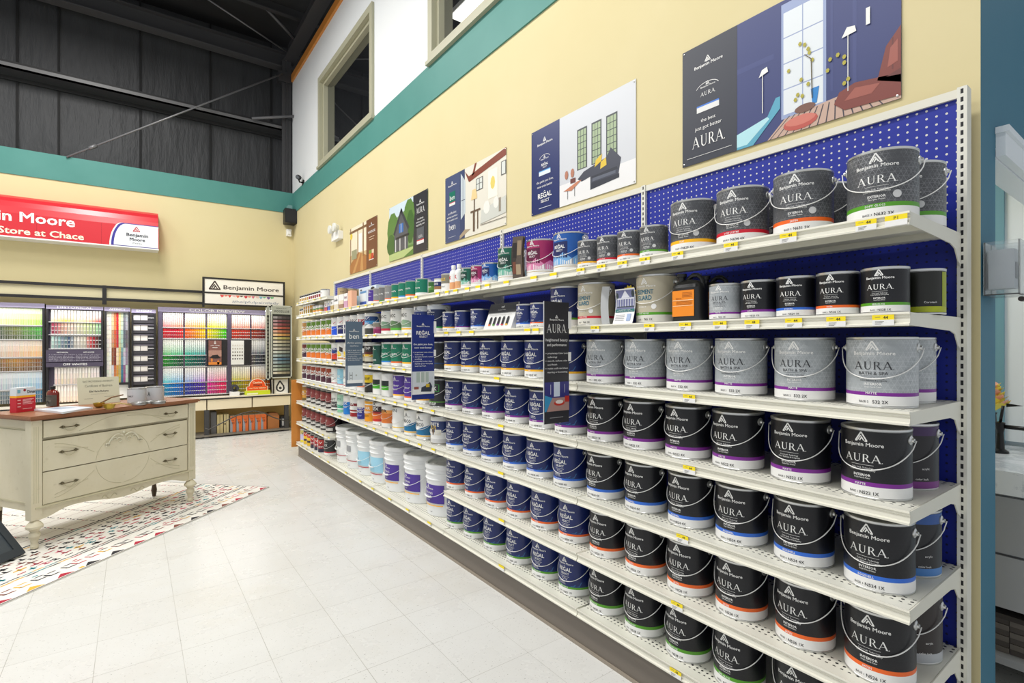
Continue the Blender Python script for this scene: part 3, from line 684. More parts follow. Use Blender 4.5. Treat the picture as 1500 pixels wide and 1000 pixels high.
 'gmold': far('white gallon can with blue lower half', [(0, (42, 44, 140)), (.48, (60, 62, 160)), (.58, W_)], [('MOLD', .5, 1.3, W_), ('BLOCK', .32, 1.1, W_), ('primer', .16, 1.0, (170, 190, 240))]),
 'gefix': far('white gallon can with dark red bands', [(0, (150, 26, 34)), (.22, W_), (.28, (150, 26, 34)), (.36, W_), (.55, (130, 22, 32)), (.68, W_)], [('EFIX', .59, 1.1, W_)]),
 'gfix': far('bright blue gallon can with white top', [(0, (20, 120, 206)), (.66, W_)], [('FIX', .52, 1.0, W_), ('repair', .36, .9, W_)]),
 'gmint': far('mint green and white gallon can', [(0, (130, 190, 156)), (.18, W_), (.24, (60, 170, 140)), (.42, (206, 228, 214)), (.6, (170, 212, 190))], [('pure', .68, 1.0, (90, 120, 110))]),
 'glast': far('grey and white gallon can', [(0, (60, 60, 60)), (.1, W_), (.18, (80, 80, 82)), (.5, W_)], [('LAST', .56, 1.1, (40, 40, 42)), ('n Seal', .3, .9, W_)]),
 'doil': dark('black gallon stain can with red oval', (126, 40, 42), (150, 70, 70)),
 'dgold': far('golden gallon stain can', [(0, (110, 90, 50)), (.2, (206, 150, 60)), (.7, (150, 110, 50)), (.9, W_)], [('OIL', .5, .9, W_)]),
 'bdk': far('dark gallon can with red band and white foot', [(0, W_), (.14, (196, 24, 44)), (.2, (48, 50, 54)), (.86, W_)], [('co', .7, 1.0, W_), ('DOCK', .5, 1.0, W_)]),
 'bred': far('red and black varnish gallon can', [(0, (40, 34, 60)), (.28, (150, 30, 44)), (.55, (190, 50, 44)), (.85, (50, 44, 50))], [('V', .6, .6, W_), ('spar', .36, .9, W_)], R=.068, h=.165),
 'byel': far('yellow and black varnish gallon can', [(0, (220, 180, 30)), (.25, (60, 40, 40)), (.4, (236, 190, 30)), (.6, (206, 60, 40)), (.85, (60, 50, 40))], [('V', .7, .6, W_)], R=.068, h=.165),
 'bpal': far('pale yellow and violet varnish gallon can', [(0, (232, 214, 60)), (.2, (200, 190, 220)), (.6, (214, 200, 110)), (.88, W_)], [('V', .6, .5, (100, 80, 120))], R=.068, h=.165),
}
for _k in ('wgo', 'wor', 'wdr', 'wbr', 'gzr', 'gzn', 'gzb', 'gozr', 'gbr2', 'gcow', 'jred', 'jgold', 'jamb', 'bred', 'byel', 'bpal'):
    FD[_k]['shapes'] = list(FD[_k]['shapes']) + [((236, 236, 234), [(-1.3, 0.035, .71 if _k in ('jred', 'jgold') else .85 if _k[0] == 'j' else .94), (.05 if _k[0] == 'j' else -.16, 0.035, .71 if _k in ('jred', 'jgold') else .85 if _k[0] == 'j' else .94)])]; FD[_k]['dx'] = .45
def co_text(cz, w, R, h): return company(0, cz * h, w * R, .34)
def far_text(d):
    out = []
    for t, z, w, c in d['txt']:
        R, h = d['R'], d['h']
        if t == 'co': p = co_text(z, w, R, h)
        elif t == 'RS': p = regal(0, z * h, w * R)
        else: p = words(t, 0, z * h, w=w * R, h=min(.09 * h if len(t) > 5 else .13 * h, .75 * w * R), bold=.02 if t.isupper() else .004, res=1)
        out.append((mat(c, .5), xf(p, d.get('dx', 0) * R, 0, 1)))
    return out
def desc_of(kind, band, R):
    s = 'quart' if R < .07 else 'gallon'
    b = BNAME[band]
    return {'aura': 'black %s can with %s band', 'spa': 'silver-grey %s can with %s band', 'ext': 'dark grey %s can with %s band', 'regal': 'navy blue %s can with %s band', 'guard': 'beige %s can with %s band'}[kind] % (s, b)
HD = 'aura spa ext regal guard'.split()
# level -> items (pixel column in the survey, design, band, code, base, size); near end first
def g(px, d, band=None, code='', b='1', q=False): return (px, d, band, code, b, q)
ROWS = {
 1: [g(1292, 'ext', GREEN, 'N632 3X', '3'), g(1176, 'ext', ORANGE, 'N631 2X', '2'), g(1086, 'ext', RED, 'N634 4X', '4'), g(1013.6, 'ext', GOLD, 'N629 4X', '4'),
     g(960, 'ext', GREEN, 'N632 1X', '1', 1), g(925, 'ext', ORANGE, 'N631 1X', '1', 1), g(893.5, 'ext', RED, 'N634 1X', '1', 1), g(864, 'ext', GOLD, 'N629 1X', '1', 1),
     g(836, 'rxb'), g(795, 'rxr'), g(744, 'rxg'), g(725, 'qxb'), g(705, 'qxr'), g(688, 'qxg'), g(657.5, 'qgrey'), g(645, 'pint1'), g(636, 'jarg'),
     g(620, 'qbg'), g(605, 'qbo'), g(594.5, 'qbb'), g(584, 'qby'), g(574, 'qgo'), g(565, 'qgg'), g(557, 'qgo'), g(549, 'qpu'),
     g(472, 'jmix'), g(467.5, 'jmix'), g(463, 'jmix'), g(457.5, 'jamb'), g(453, 'jamb'), g(448.5, 'jamb'), g(444, 'jamb'), g(439.5, 'jgold'), g(435.5, 'jgold')],
 2: [g(1294, 'aura', GREEN, 'N528 1X', '1', 1), g(1225, 'aura', ORANGE, 'N526 1X', '1', 1), g(1166, 'aura', BLUE, 'N524 1X', '1', 1), g(1113, 'aura', PURPLE, 'N522 1X', '1', 1), g(1066, 'spa', PURPLE, '532 1X', '1', 1),
     g(963, 'guard', GREEN, '765 1X', '1'), g(861, 'guard', RED, '764 1X', '1'), g(826, 'regal', GREEN, 'N551 1X', '1'), g(799, 'regal', ORANGE, 'N550 1X', '1', 1), g(780, 'regal', BLUE, 'N549 1X', '1', 1),
     g(703, 'regal', BLUE, 'N549 4X', '4', 1), g(679, 'regal', PURPLE, 'N548 4X', '4', 1), g(661, 'regal', GOLD, 'N547 4X', '4', 1),
     g(643, 'gng'), g(622.5, 'gnw'), g(604, 'gsw'), g(587, 'gsg'), g(571, 'gsr'), g(557, 'pmag'), g(541, 'goz'), g(526.5, 'gozr'), g(515, 'gzr'), g(504, 'gzn'), g(494, 'gzn'), g(484.5, 'gzb'),
     g(475, 'wgo'), g(466, 'wgo'), g(457, 'wgo'), g(449, 'wgo'), g(442, 'wgo'), g(435, 'wor')],
 3: [g(1291, 'spa', PURPLE, '532 2X', '2'), g(1178, 'spa', PURPLE, '532 2X', '2'), g(1085, 'spa', PURPLE, '532 2X', '2'), g(1010, 'spa', PURPLE, '532 4X', '4'), g(945.5, 'spa', PURPLE, '532 4X', '4'), g(887, 'spa', PURPLE, '532 4X', '4'),
     g(834, 'regal', GOLD, 'N547 1X', '1'), g(792, 'regal', GOLD, 'N547 4X', '4'), g(756, 'regal', GOLD, 'N547 4X', '4'), g(723.5, 'regal', GOLD, 'N547 4X', '4'), g(695, 'regal', GOLD, 'N547 4X', '4'), g(669.5, 'regal', GOLD, 'N547 4X', '4'),
     g(645, 'gblk'), g(624, 'gbeny'), g(605, 'gbeny'), g(588, 'gben'), g(572, 'gbenb'), g(557.5, 'qdg'), g(543, 'gstop'), g(528, 'gstop'), g(515, 'gcow'), g(504, 'gcow'), g(495, 'gcow'), g(485, 'gbr2'),
     g(475.5, 'wgo'), g(466.5, 'wgo'), g(458, 'wgo'), g(450.5, 'wgo'), g(443.5, 'wgo'), g(436.5, 'wdr')],
 4: [g(1283, 'aura', PURPLE, 'N522 1X', '1'), g(1172, 'aura', PURPLE, 'N522 1X', '1'), g(1081, 'aura', PURPLE, 'N522 4X', '4'), g(1008, 'aura', PURPLE, 'N522 4X', '4'), g(943.5, 'aura', PURPLE, 'N522 1X', '1'), g(888, 'aura', PURPLE, 'N522 1X', '1'),
     g(838, 'regal', PURPLE, 'N548 1X', '1'), g(799, 'regal', PURPLE, 'N548 2X', '2'), g(762, 'regal', PURPLE, 'N548 3X', '3'), g(727, 'regal', PURPLE, 'N548 4X', '4'), g(697, 'regal', PURPLE, 'N548 4X', '4'), g(671, 'regal', PURPLE, 'N548 4X', '4'),
     g(646, 'gffx'), g(626, 'gpur'), g(608, 'gpw'), g(591, 'gpur'), g(573.5, 'ggw'), g(557, 'ggw'), g(541.5, 'gyb'), g(528, 'gwo'), g(515, 'gwo'), g(505, 'gwr'), g(495.5, 'glb'), g(485.5, 'gwr'),
     g(476.5, 'wbr'), g(468, 'wbr'), g(460, 'wbr'), g(452, 'wbr'), g(444, 'wbr'), g(437, 'wdr')],
 5: [g(1287, 'aura', BLUE, 'N524 1X', '1'), g(1177, 'aura', BLUE, 'N524 4X', '4'), g(1086, 'aura', BLUE, 'N524 4X', '4'), g(1012, 'aura', BLUE, 'N524 4X', '4'), g(946, 'aura', BLUE, 'N524 4X', '4'), g(887.5, 'aura', BLUE, 'N524 4X', '4'),
     g(836, 'regal', BLUE, 'N549 4X', '4'), g(795, 'regal', BLUE, 'N549 4X', '4'), g(759, 'regal', BLUE, 'N549 3X', '3'), g(726, 'regal', BLUE, 'N549 2X', '2'), g(698, 'regal', BLUE, 'N549 1X', '1'), g(672.5, 'regal', BLUE, 'N549 1X', '1'),
     g(648, 'gwhite'), g(626.5, 'gsco'), g(608, 'gsco'), g(590, 'gwy'), g(573.5, 'gor'), g(558, 'gflex'), g(543.5, 'gyo'), g(529.5, 'gmold'), g(517, 'gefix'), g(506, 'gfix'), g(495.5, 'gmint'), g(485.5, 'glast'),
     g(476, 'doil'), g(467.5, 'doil'), g(459.5, 'doil'), g(451.5, 'doil'), g(444, 'doil'), g(437, 'dgold')],
 6: [g(1288, 'aura', ORANGE, 'N526 1X', '1'), g(1179, 'aura', ORANGE, 'N526 1X', '1'), g(1086, 'aura', ORANGE, 'N526 1X', '1'), g(1011, 'aura', ORANGE, 'N526 1X', '1'), g(946.5, 'aura', ORANGE, 'N526 1X', '1'), g(891.5, 'aura', ORANGE, 'N526 1X', '1'),
     g(844, 'regal', ORANGE, 'N550 4X', '4'), g(802, 'regal', ORANGE, 'N550 4X', '4'), g(765, 'regal', ORANGE, 'N550 3X', '3'), g(732, 'regal', ORANGE, 'N550 2X', '2'), g(701, 'regal', ORANGE, 'N550 1X', '1'), g(673, 'regal', ORANGE, 'N550 1X', '1'),
     g(481, 'doil'), g(470, 'doil'), g(461.5, 'doil'), g(454, 'doil'), g(446.5, 'doil'), g(440, 'doil')],
 7: [g(1290, 'aura', GREEN, 'N528 1X', '1'), g(1178, 'aura', GREEN, 'N528 1X', '1'), g(1083, 'aura', GREEN, 'N528 1X', '1'), g(1008.5, 'aura', GREEN, 'N528 1X', '1'), g(945.5, 'aura', GREEN, 'N528 1X', '1'), g(891.5, 'aura', GREEN, 'N528 1X', '1'),
     g(844, 'regal', GREEN, 'N551 1X', '1'), g(803, 'regal', GREEN, 'N551 1X', '1'), g(764.5, 'regal', GREEN, 'N551 2X', '2'), g(729.5, 'regal', GREEN, 'N551 3X', '3'), g(699, 'regal', GREEN, 'N551 4X', '4'), g(673.5, 'regal', GREEN, 'N551 4X', '4'),
     g(484, 'bdk'), g(473, 'bred'), g(464, 'bred'), g(456, 'bred'), g(448, 'byel'), g(441.5, 'byel'), g(435.5, 'bpal')],
}
ROWS[0] = [g(475.5, 'jwht')] + [g(469.5 - 4.0 * i, 'jred' if i < 6 else 'jgold') for i in range(11)]
def yx(px, X): return at_x(px, 500, X)[1]
PLACED = {}
def it_near(p): return p[2] > .07 and p[4][1] in HD
for lv, items in ROWS.items():
    pos = []
    for it in items:
        px, d, band, code, bno, q = it
        R, h = ((QR, QH) if q else (GR, GH)) if d in HD else (FD[d]['R'], FD[d]['h'])
        X = (XF + .045 + GR) if R > .07 else (XF + .030 + R)
        pos.append([yx(px, X), X, R, h, it])
    # neighbours keep their own room on the shelf
    for k in range(2500):
        for a, b in zip(pos, pos[1:]):
            need = a[2] + b[2] + .004 + (.0235 if it_near(a) and it_near(b) else .0255 if a[2] > .07 and b[2] > .07 else .016 if a[2] > .07 or b[2] > .07 else .005)
            if a[1] != b[1]:
                need = math.sqrt(max(need * need - (a[1] - b[1]) ** 2, .0001))
            gap = b[0] - a[0]
            if gap < need:
                e = (need - gap) / 2; a[0] -= e; b[0] += e
        lo, hi = (YB[4] if lv == 0 else YB[0]) + .012, YB[5] - .012
        if True:
            if pos[0][0] < lo + pos[0][2]: pos[0][0] = lo + pos[0][2]
            if pos[-1][0] > hi - pos[-1][2]: pos[-1][0] = hi - pos[-1][2]
    PLACED[lv] = pos
    for n, (y, X, R, h, it) in enumerate(pos):
        px, d, band, code, bno, q = it
        where = ', %s, %s from near end' % (LV[lv], ordinal(n + 1))
        grp = 'cans standing on the %s' % LV[lv]
        z = SZ[lv] + .0008
        rz = math.radians(random.uniform(-4, 4) + {'ext': 11, 'spa': 8, 'aura': 3 if q else -1, 'regal': 7, 'guard': 4}.get(d, 9))
        if d in HD:
            paint_can(X, y, z, desc_of(d, band, R) + where, d, band, code, bno, R, h, 48 if px > 850 else 36, group=grp, bail=not q, rz=rz)
        else:
            D = FD[d]
            paint_can(X, y, z, D['desc'] + where, R=R, h=h, segs=24, zs=[(f, mat(c, .4)) for f, c in D['zs']], txt=far_text(D), shapes=[(mat(c, .42), s) for c, s in D['shapes']], key=d, bail=D['bail'], group=grp, rz=rz, txt_key=d)
# second-row cans that show behind the front ones
def behind(lv, n, d, band, code, label, dy=0.0, q=False, dx=.19):
    y, X, R, h, it = PLACED[lv][n]
    R, h = (QR, QH) if q else (GR, GH)
    paint_can(X + dx, y + dy, SZ[lv] + .0008, label, d, band, code, '1', R, h, 36, bail=not q, group='cans standing on the %s' % LV[lv])
for n, b, c in ((0, GREEN, 'N632 3X'), (1, ORANGE, 'N631 2X'), (2, RED, 'N634 4X'), (3, GOLD, 'N629 4X')):
    behind(1, n, 'ext', b, c, 'dark grey gallon can tucked behind the %s-banded front can on %s' % (BNAME[b], LV[1]), (-.012, .015, .012, .024)[n])
for lv, nm, zz in ((4, 'purple-black gallon can with purple foot', [(0, (118, 40, 126)), (.13, (24, 22, 28)), (.82, (58, 32, 82))]), (5, 'black and blue gallon can with blue foot', [(0, (66, 124, 190)), (.14, (24, 26, 32)), (.80, (40, 82, 150))]),
                   (6, 'brown-black gallon can with silver foot', [(0, (176, 180, 184)), (.16, (38, 30, 30))]), (7, 'dark gallon can with green foot', [(0, (96, 150, 60)), (.14, (30, 32, 30))])):
    y, X, R, h, it = PLACED[lv][0]
    paint_can(X + .19, y - .01, SZ[lv] + .0008, nm + ' behind the nearest can of %s' % LV[lv], R=GR, h=GH, segs=36, zs=[(f, mat(c, .36)) for f, c in zz], txt=[(WHITE, words('color lock', .07, .03, h=.006) + words('acrylic', .08, .06, h=.006))], key='back%d' % lv, txt_key='back', bail=True, group='cans standing on the %s' % LV[lv])
behind(3, 0, 'spa', PURPLE, '532 2X', 'silver-grey can hidden behind the nearest silver can of the third long shelf', .01)
y, X, R, h, it = PLACED[2][0]
paint_can(X + .13, y - .045, SZ[2] + .0008, 'black and lime green quart can behind the nearest quart on second long shelf', R=QR, h=QH, zs=[(0, mat((170, 180, 20), .4)), (.17, mat((24, 26, 20), .4))],
          txt=[(WHITE, words('Corotech', .02, .03, w=.03))], shapes=[(mat((150, 164, 20), .4), [(.95, .17, .92), (1.4, .17, .92)])], key='lime', bail=False, group='cans standing on the second long shelf', rz=.30, txt_key='lime')
# tan jars seen past the end of the short highest shelf
for i, (x, y) in enumerate(((1.765, 5.405), (1.865, 5.405), (1.965, 5.405))):
    D = FD['jtan']
    paint_can(x, y, SZ[0] + .0008, 'tan stain jar with black lid on %s, %s from the aisle' % (LV[0], ordinal(i + 1)), R=D['R'], h=D['h'], segs=24, zs=[(f, mat(c, .4)) for f, c in D['zs']], txt=far_text(D), key='jtan', bail=False, group='tan jars on the short highest shelf', rz=1.2, txt_key='jtan')

# ------------------------------------------------------------------ things of other shapes on the shelves
def plane_x(X, Yleft, Yright, z0, z1):
    """maps (0..1, 0..1) onto a board that faces the aisle (-X); u runs left to right as one looks at it"""
    return lambda u, v: (X, Yleft + (Yright - Yleft) * u, z0 + (z1 - z0) * v)
def carton(label, X, px0, px1, z, h, depth, zs, txt=(), cat='box', group='boxed goods on the top long shelf', shapes=()):
    y0, y1 = sorted((yx(px0, X), yx(px1, X)))
    y0 += .004; y1 -= .004
    t = thing('carton', label, cat, (X, (y0 + y1) / 2, z + .0008), 0, group); w = (y1 - y0) / 2
    m = MB(); zz = [f * h for f, _ in zs] + [h]
    for i, (f, c) in enumerate(zs): m.box((0, -w, zz[i]), (depth, w, zz[i + 1]), mat(c, .45))
    link('box_body', m, t)
    m = MB(); fn = lambda x, y: (-.0008, -x, y)
    for c, polys in shapes: m.flat(xf(polys, -w, 0, 2 * w, h), mat(c, .5), fn)
    for s_, zc, ww, c in txt: m.flat(words(s_, 0, zc * h, w=ww * 2 * w, h=min(.2 * h, .9 * ww * w), bold=.01, res=1), mat(c, .5), lambda x, y: (-.0012, -x, y))
    if m.v: link('print', m, t)
    return t
carton('white and pale blue display box with can picture and black dot, top long shelf', 1.735, 551.5, 525.5, SZ[1], .19, .10, [(0, (206, 220, 232))],
       shapes=[((58, 90, 176), quad(.08, .12, .45, .3)), ((96, 150, 200), quad(.08, .72, .45, .82)), ((226, 236, 240), quad(.1, .34, .42, .7)), ((112, 120, 128), quad(.55, 0, .98, .62)), ((20, 20, 24), disc(.80, .84, .11, 16, .10)), ((60, 60, 60), disc(.14, .88, .06, 10, .04))])
carton('small pale blue carton beside the display box, top long shelf', 1.68, 518.3, 514.8, SZ[1], .12, .08, [(0, (190, 214, 226))], [('primer', .4, .8, (40, 70, 130))])
carton('peach-coloured bottle carton among the small boxes, top long shelf', 1.632, 515.2, 509.5, SZ[1], .16, .05, [(0, (220, 130, 90)), (.08, (236, 178, 146))])
for px0, px1, zs, tx, d in ((509, 503.5, [(0, (200, 150, 180)), (.5, W_)], [('tint', .65, .8, (120, 40, 90))], 'white and pink'), (503, 496, [(0, (150, 110, 80)), (.35, (226, 214, 190)), (.6, W_)], [], 'white and brown'),
                            (495.5, 489, [(0, (210, 200, 180)), (.4, W_)], [('shellac', .6, .8, (40, 40, 40))], 'white and black-lettered'), (488.5, 483.5, [(0, (176, 150, 80)), (.5, W_)], [('Z', .65, .5, (60, 60, 60))], 'white and khaki'),
                            (483, 479.5, [(0, (30, 80, 200)), (.5, W_)], [('Z', .6, .6, (40, 90, 200))], 'white and blue'), (479, 475, [(0, (196, 24, 44)), (.45, W_)], [('Z', .6, .6, (160, 40, 60))], 'white and red')):
    carton('small %s carton near the far end of the top long shelf' % d, 1.632, px0, px1, SZ[1], .145 if px0 > 490 else .108, .05, zs, tx)
def bottle(px, X, lab):
    t = thing('solvent_bottle', lab, 'bottle', (X, yx(px, X), SZ[1] + .0008), 0, 'white bottles on the top long shelf')
    m = MB(); m.lathe([(.001, 0), (.024, .0), (.026, .004), (.026, .052)], mat((226, 168, 120), .4), 18); m.lathe([(.026, .052), (.026, .105), (.022, .122), (.0125, .13), (.0125, .137)], WHITE, 18); link('bottle_body', m, t)
    m = MB(); m.lathe([(.0145, .137), (.0145, .158), (.012, .161), (.001, .161)], WHITE, 16); link('cap', m, t)
    m = MB(); m.flat(words('K', .002, .07, h=.022, bold=.03), mat((206, 30, 40), .5), wrap(.0272)); link('lettering', m, t)
bottle(664.5, 1.642, 'white bottle with orange lower half, left of the front pair on the top shelf'); bottle(672.5, 1.642, 'white bottle with orange lower half, right of the front pair on the top shelf')
bottle(687, 1.78, 'white-capped bottle standing behind the green and burgundy quarts, left one'); bottle(694, 1.78, 'white-capped bottle standing behind the green and burgundy quarts, right one')
def sheet(name, mb, pts, ext, mt, th=.0):
    """thin bent sheet: a path of points extruded along EXT"""
    q = [tuple(p[i] + ext[i] for i in range(3)) for p in pts]; n = len(pts)
    mb.add(list(pts) + q, [(i, i + 1, n + i + 1, n + i) for i in range(n - 1)], mt)
# brochure bundle on the top shelf
yb = yx(761, 1.63)
t = thing('brochure_bundle', 'bundle of dark glossy brochures standing between green and burgundy cans, top shelf', 'brochures', (1.617, yb, SZ[1] + .0008), 0)
for k in range(4):
    m = MB(); x = .012 * k
    pts = [(.004 + x * .6 - .006 * math.sin(i / 8 * PI) * (k % 2 + 1), -.042 + .002 * k, .22 * i / 8) for i in range(9)]
    sheet('', m, pts, (-.024 - .004 * k, .056, 0), mat([(92, 80, 70), (60, 52, 46), (110, 96, 84), (50, 44, 40)][k], .3)); link('brochure', m, t)
m = MB(); fn = lambda u, v: (.0025 - .006 * math.sin(v * PI) - u * .024, -.042 + .056 * u, .22 * v)
for c, (a, b, cc, d) in (((150, 130, 104), (.1, .55, .5, .9)), ((40, 34, 30), (.55, .5, .95, .85)), ((170, 150, 122), (.15, .1, .6, .34)), ((120, 70, 50), (.62, .12, .92, .4))): m.flat([(v, f) for v, f in quad(a, b, cc, d)], mat(c, .35), fn)
link('cover_picture', m, t)
# colour-chart stand on the second shelf
y0, y1 = yx(749, 1.61), yx(706, 1.61)
t = thing('chart_stand', 'slanted counter card with dark header and five small can pictures, second shelf', 'display stand', (1.60, (y0 + y1) / 2, SZ[2] + .0008), 0)
w = (y1 - y0) / 2 - .01
fn = lambda x, y: (.012 + y * .36, -x, y * .94)
m = MB(); m.prism([(.012, w, 0), (.10, w, 0), (.016 + .155 * .36, w, .155 * .94)], (0, -2 * w, 0), mat((226, 226, 224), .4)); link('easel', m, t)
off = lambda d: (lambda x, y: (fn(x, y)[0] - d, fn(x, y)[1], fn(x, y)[2] + d * .6))
m = MB(); m.flat(quad(-w, .098, w, .155), mat((46, 48, 54), .4), off(.001)); link('header', m, t)
m = MB()
m.flat(words('regal', 0, .128, h=.011, bold=.01) + words('the colour of confidence', 0, .112, h=.005, res=1), WHITE, off(.002))
for i in range(5):
    x = -w * .62 + i * w * .31
    m.flat(quad(x - .0105, .026, x + .0105, .066) + quad(x - .008, .066, x + .008, .073), mat((36, 38, 44), .4), off(.0018)); m.flat(quad(x - .0105, .022, x + .0105, .029), mat([ORANGE, GREEN, PURPLE, RED, GOLD][i], .4), off(.0022))
m.flat(quad(-w * .8, .084, w * .8, .0855), mat((150, 150, 150), .5), off(.0018)); link('print', m, t)
# black jugs
def jug(px, X, label):
    t = thing('jug', label, 'jug', (X, yx(px, X), SZ[2] + .0008), 0, 'black jugs on the second shelf')
    BK = mat((34, 35, 36), .32)
    def ring(wy, wx, z, n=24):
        out = []
        for i in range(n):
            a = 2 * PI * i / n; c, d = math.cos(a), math.sin(a)
            out.append((wx * math.copysign(abs(c) ** .45, c), wy * math.copysign(abs(d) ** .45, d), z))
        return out
    m = MB(); rings = [ring(.056, .036, 0), ring(.060, .04, .005), ring(.060, .04, .125), ring(.057, .037, .137), ring(.045, .026, .148), ring(.018, .018, .155)]
    # shoulders drop to a neck at the left
    for a, b in zip(rings, rings[1:]):
        n = len(a); m.add(a + b, [(i, (i + 1) % n, n + (i + 1) % n, n + i) for i in range(n)], BK, True)
    m.add(rings[-1], [tuple(range(24))], BK); m.add(rings[0], [tuple(range(24))[::-1]], BK); link('jug_body', m, t)
    m = MB(); m.lathe([(.013, .135), (.013, .168), (.018, .168), (.018, .182), (.001, .182)], BK, 16, org=(0, .036, 0)); link('spout_cap', m, t)
    m = MB(); m.tube([(0, .012, .148), (0, .004, .162), (0, -.012, .172), (0, -.032, .171), (0, -.048, .158), (0, -.053, .138), (0, -.053, .12)], .0085, BK, 8); link('grip', m, t)
    m = MB(); m.box((-.0415, -.044, .02), (-.0405, .048, .115), mat((240, 140, 28), .45)); link('jug_label', m, t)
    m = MB(); fn2 = lambda x, y: (-.0424, -x, y)
    m.flat(quad(-.046, .078, .042, .080) + quad(-.046, .058, .042, .0595), mat((250, 232, 190), .5), fn2); m.flat(words('thinner', -.02, .083, h=.006, bold=.01, res=1) + sum((quad(-.005, .09 + .005 * i, .036, .0915 + .005 * i) for i in range(4)), []) + sum((quad(-.03, .063 + .005 * i, .036, .0645 + .005 * i) for i in range(3)), []), mat((150, 76, 10), .5), fn2); link('lettering', m, t)
jug(1011, 1.668, 'black plastic jug with orange label on the second shelf, front one'); jug(1046, 1.80, 'black plastic jug behind the orange-labelled jug, beside the silver quart')
# leaflets beside the beige cans
yf = yx(915, 1.615)
t = thing('leaflet', 'white leaflet with porch house photograph propped before the beige can, second shelf', 'leaflet', (1.60, yf, SZ[2] + .0008), 0)
def leaf(u, v): return (.028 * v + .012 * math.sin(v * PI), .052 - .104 * u + .012 * v, .146 * v)
m = MB(); m.flat(sum((quad(0, i / 8, 1, (i + 1) / 8) for i in range(8)), []), WHITE, leaf); link('paper', m, t)
m = MB(); lf = lambda u, v: (leaf(u, v)[0] - .001, *leaf(u, v)[1:])
def strip_quads(u0, v0, u1, v1, n=4): return sum((quad(u0, v0 + (v1 - v0) * i / n, u1, v0 + (v1 - v0) * (i + 1) / n) for i in range(n)), [])
m.flat(strip_quads(.04, .42, .97, .96), mat((108, 112, 150), .5), lf); m.flat(strip_quads(.02, .33, .99, .42, 2), mat((12, 104, 104), .5), lf)
lf2 = lambda u, v: (leaf(u, v)[0] - .0018, *leaf(u, v)[1:])
m.flat(ngon([(.3, .74), (.52, .95), (.74, .74)]) + quad(.1, .70, .95, .735) + sum((quad(.12 + .13 * i, .5, .15 + .13 * i, .70) for i in range(7)), []), mat((214, 216, 226), .5), lf2)
m.flat(quad(.1, .47, .95, .5) + disc(.1, .8, .07, 8, .1) + disc(.9, .84, .08, 8, .1), mat((44, 56, 60), .5), lf2)
m.flat(quad(.66, .08, .86, .28), mat((150, 170, 206), .5), lf2); m.flat(words('New ELEMENT GUARD', .5, .385, w=.6, h=.02, res=1) + words('The Mark of Pure Beauty', .5, .35, w=.8, h=.02, res=1), WHITE, lf2)
m.flat(sum((quad(.08, .1 + .05 * i, .55, .112 + .05 * i) for i in range(4)), []), mat((130, 130, 140), .5), lf2); link('print', m, t)
t = thing('leaflet_holder', 'bent pale grey leaflet holder between beige can and porch leaflet, second shelf', 'holder', (1.605, yx(880, 1.605), SZ[2] + .0008), 0)
m = MB()
for k in range(3): sheet('', m, [(.004 * k + .02 * (i / 8) ** 2, .010 - .012 * math.sin(i / 8 * PI * .5) * 0 + .018 * (1 - i / 8) ** 2 * -1 + .004 * k, .165 * i / 8) for i in range(9)], (.026, -.020, 0), mat((206 - 14 * k, 208 - 14 * k, 210 - 14 * k), .35))
link('holder_sheet', m, t)
yn = yx(931, 1.70)
m = MB(); pts = []
for i in range(24):
    r = .036 if i % 2 else .027
    pts.append((r * math.cos(2 * PI * i / 24), r * math.sin(2 * PI * i / 24)))
t = thing('starburst_tag', 'yellow starburst tag reading NEW behind the porch leaflet', 'tag', (1.66, yn, SZ[2] + .13), 0)
m.prism([(0, -x, y) for x, y in pts], (.001, 0, 0), mat((236, 206, 30), .45)); m.box((.001, -.002, -.1295), (.002, .002, 0), WHITE); link('star_card', m, t)
m = MB(); m.flat(words('NEW', .004, -.02, h=.012, bold=.01), INK, lambda x, y: (-.001, -x, y)); link('lettering', m, t)

